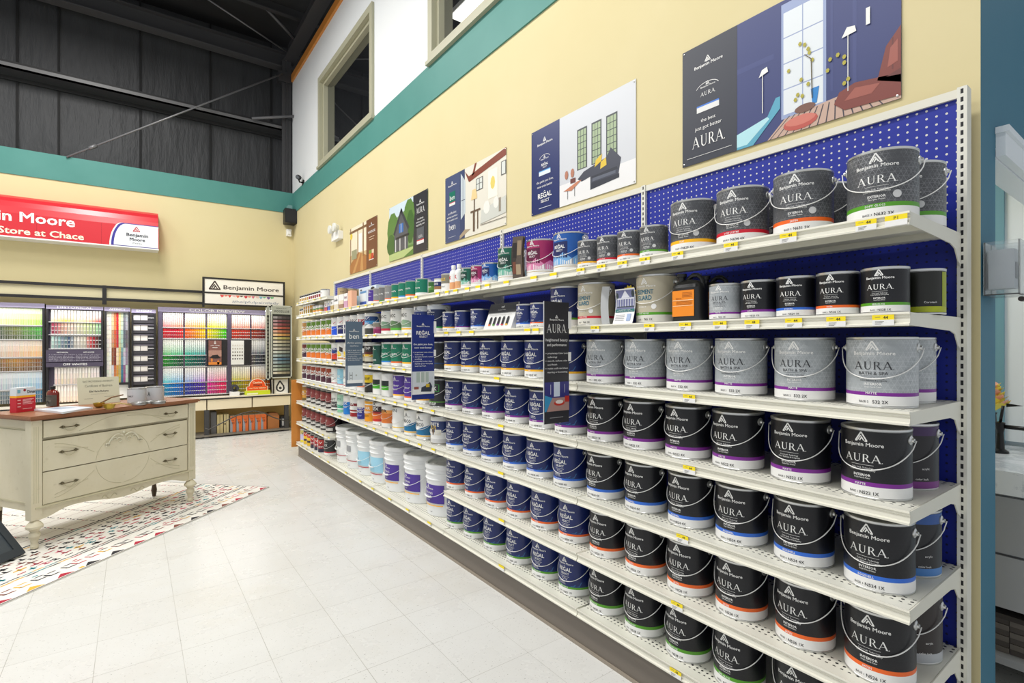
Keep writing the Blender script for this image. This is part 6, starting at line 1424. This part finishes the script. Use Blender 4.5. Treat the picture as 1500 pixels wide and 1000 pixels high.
for k, (z0, z1, yy) in enumerate(((.722, .832, -.010), (.497, .700, -.002), (.279, .490, -.002))):
    m = MB(); x0, x1 = .047, DW - .047
    m.box((x0, yy, z0), (x1, .02, z1), M_CREAM)
    e = .004      # thin dark gap round the drawer
    m.box((x0 - e, .012, z0 - e), (x1 + e, .0195, z1 + e), M_GROOVE)
    def ln(pts, r=.0014): m.tube([(x, yy - .0005, z) for x, z in pts], r, M_CREAM2, 4)
    cx = DW / 2
    if k == 0:
        ln([(cx - .30 + .60 * i / 24, .735 + .085 * math.sin(i / 24 * PI)) for i in range(25)]); ln([(cx + .02 + .34 * i / 16, .80 - .055 * (i / 16) ** 1.5) for i in range(17)])
    else:
        zc = .49
        R_ = [(cx + .19 * math.cos(a * PI / 30), zc + .185 * math.sin(a * PI / 30)) for a in range(0, 61)]
        sel = [p for p in R_ if z0 + .004 < p[1] < z1 - .004]
        left = [p for p in sel if p[0] < cx - .0]; right = [p for p in sel if p[0] >= cx]
        for q in (sorted(left, key=lambda p: p[1]), sorted(right, key=lambda p: p[1])):
            if len(q) > 1: ln(q)
        for s_ in (-1, 1):
            ln([(cx + s_ * (.20 + .24 * i / 12), (z0 + .03 if k == 2 else z1 - .03) + (.13 if k == 2 else -.10) * (1 - i / 12) ** 1.6) for i in range(13)])
            ln([(cx + s_ * (.24 + .20 * i / 8), (z0 + .05 if k == 2 else z1 - .05) + (.06 if k == 2 else -.04) * (1 - i / 8)) for i in range(9)])
    d = link('drawer', m, t)
    for x in (.195, DW - .195): thing_part('pull_handle', d, (x, yy, (z0 + z1) / 2 + (.01 if k else .0)))
    if k == 1:
        m = MB(); o1 = mat((222, 217, 194), .5)
        for s_ in (-1, 1):
            q = [(cx + s_ * (.006 + .105 * i / 14), yy - .006, .655 + .028 * math.sin(i / 14 * PI * .9) - .055 * (i / 14) ** 2.2) for i in range(15)]; m.tube(q, .006, o1, 6)
            q = [(cx + s_ * (.035 + .018 * math.cos(a * PI / 7)), yy - .006, .628 + .016 * math.sin(a * PI / 7)) for a in range(12)]; m.tube(q, .004, o1, 6)
            q = [(cx + s_ * (.115 + .014 * math.cos(a * PI / 7)), yy - .006, .604 + .012 * math.sin(a * PI / 7)) for a in range(-4, 9)]; m.tube(q, .0045, o1, 6)
            q = [(cx + s_ * (.07 + .014 * math.cos(a * PI / 7)), yy - .006, .640 + .012 * math.sin(a * PI / 7)) for a in range(-2, 10)]; m.tube(q, .0035, o1, 6)
        m.lathe([(.001, -.010), (.010, -.006), (.012, 0)], o1, 10, axis='y', org=(cx, yy, .682)); link('carved_crest', m, d)

# rug
RA = math.radians(44.6)
ru = (-math.cos(RA), -math.sin(RA)); rvv = (-math.sin(RA), math.cos(RA))
RC = (1.033, 5.262); RL, RWD = 3.0, 1.75
m = MB(); G = lambda a, b, z=.008: (RC[0] + ru[0] * a + rvv[0] * b, RC[1] + ru[1] * a + rvv[1] * b, z)
def rug_mat():
    k = NT('woven_rug_ground'); p, x = k.pos()
    f = k.noise(p, 60, 3); k.bump(k.noise(p, 300, 2), .3, .004)
    g_ = k.noise(p, 1.4, 3)
    c = k.mix(f, lin((226, 222, 212)), lin((244, 242, 236)))
    return k.out(c, .85, .2)
M_RUG = rug_mat()
m.prism([G(0, 0, 0), G(0, RWD, 0), G(RL, RWD, 0), G(RL, 0, 0)], (0, 0, .0078), M_RUG)
DKc, REDc, YEL, TEALc, PINK, BRN = (mat(c, .85) for c in ((40, 38, 44), (176, 36, 60), (226, 176, 60), (40, 140, 150), (216, 96, 120), (130, 74, 62)))
def blob(a, b, la, lb, mt, sk=0.0):
    m.poly([G(a, b, .0084), G(a + sk, b + lb, .0084), G(a + la + sk, b + lb * .9, .0084), G(a + la, b + lb * .1, .0084)][::-1], mt)
rnd = random.Random(3)
a = .01
while a < RL - .10:
    mt = rnd.choice([REDc, REDc, REDc, BRN, DKc, TEALc, YEL])
    m.poly([G(a, .014, .0084), G(a + .10, .014, .0084), G(a + .07, .040, .0084), G(a + .045, .060, .0084)], mt)
    if rnd.random() < .4: blob(a + .10, .016, .03, .022, rnd.choice([TEALc, YEL, BRN]))
    for q in range(2):      # open hooks and curls
        aa = a + .075 * q + rnd.uniform(0, .02); b_ = .085 + rnd.uniform(0, .02); mt = rnd.choice([DKc, DKc, DKc, REDc, BRN, PINK, YEL])
        blob(aa, b_, .055, .012, mt, .01); blob(aa + .045, b_, .013, .050, mt, .01); blob(aa - .01, b_ + .045, .045, .011, rnd.choice([mt, DKc]), .008)
        if rnd.random() < .5: blob(aa, b_ + .07, .03, .012, rnd.choice([DKc, TEALc, REDc]))
    a += .165
a = .02
while a < RL - .06:
    for b0, w_ in ((.215, .013), (.242, .011), (.655, .014), (.684, .016)):
        mt = DKc if rnd.random() < .7 else rnd.choice([REDc, YEL, BRN, TEALc])
        blob(a, b0 + (.006 if int(a / .07) % 2 else 0), .062, w_, mt, .012)
    a += .066
for row in range(7):
    b = .29 + row * .050; a = rnd.uniform(0, .07)
    while a < RL - .1:
        band = math.sin(a * 4.2 + row * 1.1)
        mt = rnd.choice([DKc, DKc, DKc, BRN, REDc]) if band < .3 else rnd.choice([REDc, YEL, TEALc, DKc, PINK, REDc])
        ln_ = rnd.uniform(.03, .075)
        blob(a, b + rnd.uniform(-.008, .008), ln_, rnd.uniform(.010, .018), mt, rnd.uniform(-.015, .015))
        if rnd.random() < .65: blob(a + ln_ * .4, b - .012, .014, .045, mt, rnd.uniform(-.008, .012))
        if rnd.random() < .25: blob(a + ln_ * .1, b + .016, .05, .010, rnd.choice([mt, DKc]), .01)
        a += ln_ + rnd.uniform(.015, .05)
# open centre with thin crossing lines
for i in range(9):
    b = .70 + .11 * i
    if b < RWD - .02: m.poly([G(0.02, b, .0082), G(RL - .02, b, .0082), G(RL - .02, b + .003, .0082), G(.02, b + .003, .0082)], mat((150, 110, 112), .85))
a = .1
while a < RL - .1:
    b = .70
    while b < RWD - .04:
        blob(a + rnd.uniform(-.006, .006), b, .010, .022, DKc if rnd.random() < .7 else REDc, rnd.uniform(-.01, .01)); b += .03
    a += .19
# thin dark binding
for (p0, p1, p2, p3) in (((0, 0), (RL, 0), (RL, .006), (0, .006)), ((0, 0), (.006, 0), (.006, RWD), (0, RWD))): m.poly([G(*p0, .0083), G(*p1, .0083), G(*p2, .0083), G(*p3, .0083)], mat((70, 60, 60), .85))
tag(link('rug', m), 'white rug with scattered dark, red and yellow woven marks under the dresser', 'rug')

# slate board leaning at the left edge, on the rug
def vsub(a, b): return tuple(a[i] - b[i] for i in range(3))
bu = (-.62, -.785); bn = (-.785, .62); ang = math.radians(50)
t = thing('floor_sign', 'dark slate-grey sign board tilted back on the rug before the dresser', 'sign board', (-.553, 4.475, .0098))
up = (bn[0] * math.cos(ang), bn[1] * math.cos(ang), math.sin(ang)); nr = (-bn[0] * math.sin(ang), -bn[1] * math.sin(ang), math.cos(ang))
def bp(u, v, d=0): return (bu[0] * u + up[0] * v + nr[0] * d, bu[1] * u + up[1] * v + nr[1] * d, up[2] * v + nr[2] * d + .012)
M_SLATE = mat((62, 70, 76), .5)
m = MB(); m.prism([bp(0, 0), bp(.62, 0), bp(.62, .9), bp(0, .9)], tuple(v * -.012 for v in nr), M_SLATE); link('board', m, t)
m = MB()
for a_, b_, c_, d_ in ((0, 0, .62, .05), (0, .85, .62, .9), (0, .05, .045, .85), (.575, .05, .62, .85)): m.prism([bp(a_, b_), bp(c_, b_), bp(c_, d_), bp(a_, d_)], tuple(v * .008 for v in nr), mat((48, 55, 61), .5))
link('board_frame', m, t)
m = MB(); b0 = bp(.05, .72, -.02); b1 = bp(.57, .72, -.02); ft = (bn[0] * 1.05, bn[1] * 1.05)
for q in (.06, .54):
    s0 = bp(q, .80, -.02); m.tube([s0, (s0[0] + bn[0] * .12, s0[1] + bn[1] * .12, .01)], .010, M_SLATE, 6)
link('prop_leg', m, t)

# ------------------------------------------------------------------ on the dresser top
def on_top(px, py): return at_z(px, py, DT + .0006)
CAMR = -TH
# red and white carton
p0, p1 = on_top(24, 604.5), on_top(52, 601)
d = (p1[0] - p0[0], p1[1] - p0[1]); w = math.hypot(*d); rz = math.atan2(d[1], d[0])
t = thing('carton', 'red and white carton with yellow stripe standing on the dresser top', 'box', p0, rz)
m = MB(); hh = .168
m.box((0, 0, 0), (w, .05, .10), mat((196, 20, 40), .4)); m.box((0, 0, .10), (w, .05, .114), mat((244, 170, 20), .4)); m.box((0, 0, .114), (w, .05, hh), mat((216, 222, 226), .4)); link('box_body', m, t)
m = MB(); fc = lambda x, y: (x, -.0008, y)
m.flat(words('Dirtex', w * .78, .128, w=w * .44, h=.02, bold=.03), INK, fc); m.flat(disc(w * .42, .15, .009, 12), mat((150, 20, 40), .4), fc); m.flat(quad(w * .05, .132, w * .2, .155), mat((120, 180, 200), .4), fc)
m.flat(sum((quad(w * .32, .085 - .008 * i, w * (.9 - .08 * (i % 3)), .0885 - .008 * i) for i in range(5)), []) + sum((quad(w * .05, .08 - .022 * i, w * .22, .086 - .022 * i) for i in range(3)), []) + quad(w * .32, .02, w * .8, .024), mat((240, 190, 190), .5), fc); link('print', m, t)
# amber bottle
p = on_top(77.5, 595)
t = thing('oil_bottle', 'amber brown bottle with dark label and black cap on the dresser top', 'bottle', (p[0], p[1], DT + .0006), CAMR - .2)
AMB = mat((110, 34, 24), .12)
m = MB(); m.lathe([(.001, 0), (.046, 0), (.049, .004), (.049, .092), (.046, .106), (.036, .118), (.018, .124), (.014, .127), (.014, .132)], AMB, 28); m.v = [(x, y * .6, z) for x, y, z in m.v]; link('bottle_body', m, t)
m = MB(); m.lathe([(.0165, .130), (.0165, .150), (.015, .152), (.001, .152)], BLACK, 16); link('cap', m, t)
m = MB()
for i in range(12):
    a0, a1 = PI + .3 + (PI - .6) * i / 12, PI + .3 + (PI - .6) * (i + 1) / 12
    m.add([(.0497 * math.cos(a0), .0497 * .6 * math.sin(a0) - .0005, .006), (.0497 * math.cos(a1), .0497 * .6 * math.sin(a1) - .0005, .006), (.0497 * math.cos(a1), .0497 * .6 * math.sin(a1) - .0005, .088), (.0497 * math.cos(a0), .0497 * .6 * math.sin(a0) - .0005, .088)], [(0, 1, 2, 3)], mat((84, 80, 72), .5))
link('bottle_label', m, t)
m = MB(); fc = lambda x, y: (x, -.0318 + .0 + .22 * x * x * 5, y); m.flat(arc_band(-.01, .02, .018, .024, .011, .016, 0, 180) + quad(-.03, .074, .03, .077, 4), mat((30, 28, 28), .5), fc); m.flat(words('oil', .012, .04, h=.012) , mat((150, 146, 130), .5), fc); link('lettering', m, t)
# open magazine lying flat
q = [on_top(50, 601.5), on_top(92, 606), on_top(136, 598.6), on_top(102, 597)]
t = thing('magazine', 'white magazine lying flat near the front edge of the dresser top', 'magazine', q[0])
loc = [vsub(v, q[0]) for v in q]
m = MB(); m.prism(loc, (0, 0, .012), mat((226, 230, 234), .4)); link('pages', m, t)
m = MB(); up_ = [(v[0], v[1], .0126) for v in loc]; bl = lambda u, v: tuple((up_[0][i] * (1 - u) + up_[1][i] * u) * (1 - v) + (up_[3][i] * (1 - u) + up_[2][i] * u) * v for i in range(3))
m.flat(quad(0, 0, 1, 1), mat((206, 214, 226), .35), bl); m.flat(quad(.1, .3, .6, .8), mat((150, 166, 186), .35), lambda u, v: tuple(c + (.0006 if i == 2 else 0) for i, c in enumerate(bl(u, v)))); link('cover', m, t)
# framed certificate card
p0, p1 = on_top(115, 593), on_top(176, 588.6)
d = (p1[0] - p0[0], p1[1] - p0[1]); w = math.hypot(*d); rz = math.atan2(d[1], d[0]); hh = .205
t = thing('certificate', 'cream certificate card propped upright on the dresser top behind the brass ladles', 'certificate', p0, rz)
m = MB(); m.prism([(0, 0, 0), (w, 0, 0), (w, .045, hh), (0, .045, hh)], (0, .006, 0), mat((206, 204, 178), .55)); link('card', m, t)
m = MB(); fc = lambda x, y: (x, y * .045 / hh - .0008, y)
m.flat(words('EAST PROVIDENCE UNIVERSITY', w * .5, hh * .82, w=w * .74, h=.013), mat((90, 92, 80), .5), fc); m.flat(words('Certificate of Business', w * .5, hh * .64, w=w * .66, h=.018), mat((110, 110, 96), .5), fc)
m.flat(words('Ella Marie Roberts', w * .5, hh * .44, w=w * .46, h=.014, bold=.015), INK, fc); m.flat(quad(w * .14, hh * .20, w * .34, hh * .208) + quad(w * .62, hh * .25, w * .86, hh * .258) + quad(w * .3, hh * .36, w * .7, hh * .364), mat((100, 100, 90), .5), fc); link('lettering', m, t)
# brass ladles
BRASS = mat((176, 148, 60), .28, .8)
def ladle(px, py, r, dirpx, label, inner, lift):
    c = on_top(px, py); e = on_top(*dirpx)
    t = thing('ladle', label, 'ladle', (c[0], c[1], DT + .0006), 0, 'brass ladles on the dresser')
    tp = (e[0] - c[0], e[1] - c[1])
    m = MB(); n = 8
    m.lathe([(.001, 0), (r * .45, .002), (r * .8, r * .35), (r, r * .95), (r * 1.02, r * 1.0), (r * .96, r * .97), (r * .74, r * .4), (.001, r * .12)], BRASS, 20); link('bowl', m, t)
    L_ = math.hypot(*tp); u = (tp[0] / L_, tp[1] / L_)
    m = MB(); m.tube([(u[0] * r * .9, u[1] * r * .9, r * .9), (u[0] * L_ * .5, u[1] * L_ * .5, (r + lift) * .5 + .01), (tp[0], tp[1], lift)], .0055, inner, 6); link('handle', m, t)
ladle(145, 597, .036, (180, 588), 'brass ladle with dark handle, left one of the crossed pair on the dresser', mat((120, 84, 50), .5), .055)
ladle(160, 599.5, .038, (192, 594.5), 'brass ladle with pale wooden handle, right one of the crossed pair on the dresser', mat((206, 180, 120), .5), .008)
# two white tins and their lids
GREYT = mat((196, 200, 204), .4)
def tin(px, py, label, mark):
    p = on_top(px, py); R, h = .062, .118
    t = thing('paint_tin', label, 'tin', (p[0], p[1], DT + .0006), CAMR + PI / 2 - .1, 'white tins on the dresser')
    link('tin_body', can_tin(R, h, 28), t)
    m = MB(); m.lathe([(R + .001, .006), (R + .001, h - .009)], GREYT, 28); w_ = link('label_wrap', m, t)
    m = MB(); m.lathe([(R - .008, h - .004), (.001, h - .004)], mat((120, 122, 124), .4), 28); link('paint_surface', m, t)
    m = MB(); fn = wrap(R + .0018)
    if mark == 'A': m.flat(_edge((-.010, .045), (0, .075), .004) + _edge((.010, .045), (0, .075), .003) + quad(-.006, .054, .006, .057), INK, fn)
    else: m.flat(words('DAILY', 0, .05, h=.012, bold=.01), INK, fn)
    link('lettering', m, w_)
tin(200.5, 589.5, 'white tin with dark lettering, left of two tins on the dresser top', 'W'); tin(227, 586.5, 'white tin with a single letter mark, right of two tins on the dresser top', 'A')
for px, py, R, lab in ((203, 592.5, .052, 'flat silver tin lid lying before the left white tin'), (218.5, 590.6, .040, 'flat silver tin lid lying between the two white tins'), (232, 590.8, .047, 'flat silver tin lid lying before the right white tin')):
    p = on_top(px, py)
    t = thing('tin_lid', lab, 'lid', (p[0], p[1], DT + .0006), 0, 'tin lids on the dresser')
    m = MB(); m.lathe([(.001, 0), (R, 0), (R + .002, .003), (R + .002, .018), (R - .002, .020), (R - .008, .018), (R - .01, .014), (.001, .014)], M_LID, 28); link('lid_shell', m, t)

# ================================================================== BEYOND THE OPENING: VANITY, FAUCET, FLOWER; CLEAR BOX ON THE BLUE WALL
t = thing('vanity', 'grey vanity with white marble top seen through the opening beside the blue wall', 'vanity', (2.69, .20, 0))
VG = mat((150, 152, 154), .5)
m = MB(); m.box((.03, 0, .33), (.66, 2.0, .774), VG); m.box((.0, 0, 0.0), (.66, .03, .33), VG); m.box((.0, 0, .12), (.66, 2.0, .15), VG); link('cabinet_body', m, t)
for z0, z1 in ((.335, .535), (.545, .762)):
    for y0 in (.0, .7, 1.4):
        m = MB(); m.box((.008, y0, z0), (.03, y0 + .69, z1), mat((160, 162, 164), .5)); link('drawer_front', m, t)
def marble():
    k = NT('white_marble'); p, x = k.pos(); f = k.ramp(k.noise(p, 4, 6, .7), [(.45, lin((226, 230, 234))), (.52, lin((196, 202, 208))), (.56, lin((230, 234, 236)))])
    return k.out(f, .2, .5)
m = MB(); m.box((-.01, .0, .775), (.69, 2.0, .865), marble()); link('marble_top', m, t)
t = thing('basket', 'dark woven basket on the lower shelf of the grey vanity', 'basket', (2.73, .27, .1506))
BK2 = mat((80, 74, 70), .8); BK3 = mat((104, 98, 92), .8)
m = MB()
for k in range(6):
    for q in range(12): m.box((.004 * ((k + q) % 2), .05 * q, .022 * k), (.5, .05 * q + .048, .022 * k + .0205), BK2 if (k + q) % 2 else BK3)
link('basket_body', m, t); m = MB(); m.box((-.006, -.004, .131), (.51, .605, .15), mat((60, 55, 52), .8)); link('basket_rim', m, t)
t = thing('faucet', 'black bridge faucet on the marble vanity top', 'faucet', (3.12, .566, .8656))
MBK = mat((22, 22, 24), .3, .3)
m = MB(); m.lathe([(.030, 0), (.030, .008), (.016, .018), (.012, .09), (.016, .11), (.018, .135), (.001, .14)], MBK, 16); link('base', m, t)
m = MB(); m.tube([(0, 0, .118), (0, -.10, .116), (.0, -.30, .112)], .009, MBK, 8); link('spout', m, t)
m = MB(); m.prism([(0, -.02, .205), (0, -.075, .215), (0, -.02, .222)], (.006, 0, 0), MBK); m.tube([(0, 0, .13), (0, -.01, .21)], .006, MBK, 6); link('lever', m, t)
t = thing('flower_vase', 'dark vase with yellow and pink flower beside the black faucet', 'flower', (3.20, .607, .8656))
m = MB(); m.lathe([(.001, 0), (.024, 0), (.03, .03), (.018, .10), (.014, .16), (.018, .17), (.012, .17)], mat((40, 46, 44), .3), 16); link('vase', m, t)
m = MB(); m.tube([(0, 0, .15), (.004, 0, .21)], .004, mat((60, 90, 50), .6), 5); link('stem', m, t)
m = MB(); rnd = random.Random(5)
for k in range(34):
    a = k * 2.4; r = .010 + .0013 * k; z = .30 - .0028 * k; c = (math.cos(a), math.sin(a))
    m.poly([(c[0] * r * .3, c[1] * r * .3, z - .03), (c[0] * r - c[1] * .022, c[1] * r + c[0] * .022, z), (c[0] * (r + .018), c[1] * (r + .018), z + .014), (c[0] * r + c[1] * .022, c[1] * r - c[0] * .022, z)], mat((244, 224, 90), .6) if k % 4 else mat((240, 176, 150), .6))
link('blossom', m, t)
t = thing('leaflet_box', 'clear acrylic double leaflet box mounted on the end of the blue wall', 'leaflet box', (2.135, .428, 1.50))
def shell(x0, x1, y0, y1, h):
    m = MB()
    for a, b in (((x0, y0, 0), (x1, y0 + .004, h)), ((x0, y1 - .004, 0), (x1, y1, h)), ((x0, y0 + .004, 0), (x0 + .004, y1 - .004, h)), ((x1 - .004, y0 + .004, 0), (x1, y1 - .004, h)), ((x0 + .004, y0 + .004, 0), (x1 - .004, y1 - .004, .004))): m.box(a, b, M_CLEAR)
    return m
link('clear_pocket', shell(0, .075, -.085, -.002, .165), t); link('clear_pocket', shell(.08, .15, -.085, -.002, .165), t)
m = MB(); m.box((.010, -.070, .02), (.06, -.012, .14), mat((190, 198, 204), .4)); m.box((.026, -.072, .05), (.05, -.070, .10), mat((120, 128, 134), .4)); link('lock_case', m, t)
m = MB(); m.box((.10, -.06, .03), (.135, -.02, .11), mat((186, 194, 200), .4)); link('mount_plate', m, t)
m = MB(); m.lathe([(.001, -.024), (.008, -.024), (.008, .0), (.001, 0)], mat((60, 52, 50), .4), 10, axis='x', org=(.10, -.075, -.010)); link('catch', m, t)

# ================================================================== CAMERA, LIGHT
cam = bpy.data.cameras.new('camera'); co = bpy.data.objects.new('camera', cam); COL.objects.link(co)
co.location = (0, 0, H); co.rotation_euler = (PI / 2, 0, -TH)
cam.sensor_width = 36; cam.lens = FPX / 1500 * 36; cam.shift_y = (Y0 - 500) / 1500; cam.clip_start = .05; cam.clip_end = 100
SC.camera = co
w = bpy.data.worlds.new('world'); SC.world = w; w.use_nodes = True
w.node_tree.nodes['Background'].inputs[0].default_value = (.93, .96, 1.0, 1); w.node_tree.nodes['Background'].inputs[1].default_value = .66
def area(name, loc, size, energy, rot=(0, 0, 0), col=(1, 1, 1), sy=None):
    l = bpy.data.lights.new(name, 'AREA'); l.energy = energy; l.size = size; l.color = col
    if sy: l.shape = 'RECTANGLE'; l.size_y = sy
    o = bpy.data.objects.new(name, l); COL.objects.link(o); o.location = loc; o.rotation_euler = rot; return o
for i, (x, y) in enumerate(((-.2, .8), (-.4, 3.4), (-.6, 6.4), (-3.2, 2.0), (-3.2, 6.0))):
    area('ceiling_lamp', (x, y, 5.7), .5, 150 if y > 6 else 104, col=(1, .98, .95), sy=2.2)
for px0, px1 in ((-60, 66), (70, 151), (155, 228), (232, 300), (302, 394)):
    x0, x1 = wx(px0), wx(px1)
    area('rack_lamp', ((x0 + x1) / 2, 8.58, 1.86), x1 - x0, 4.6 * (x1 - x0), rot=(math.radians(-24), 0, 0), sy=.05)
t = thing('strip_light', 'white fluorescent strip light hanging under the dark roof, seen mirrored in the upper window', 'light', (.83, 5.5, 5.75))
m = MB(); m.box((-.13, -.62, .01), (.13, .62, .07), WHITE); link('housing_frame', m, t)
m = MB(); m.box((-.115, -.60, 0), (.115, .60, .01), mat((250, 250, 246), .5, emit=6.0)); link('diffuser', m, t)
m = MB()
for y in (-.5, .5): m.tube([(0, y, .07), (0, y, .62)], .004, M_STEEL_DARK, 5)
link('hanger', m, t)
area('washroom_lamp', (2.6, 1.4, 2.6), .6, 14)
SC.view_settings.view_transform = 'Standard'; SC.view_settings.look = 'None'; SC.view_settings.exposure = 0.0
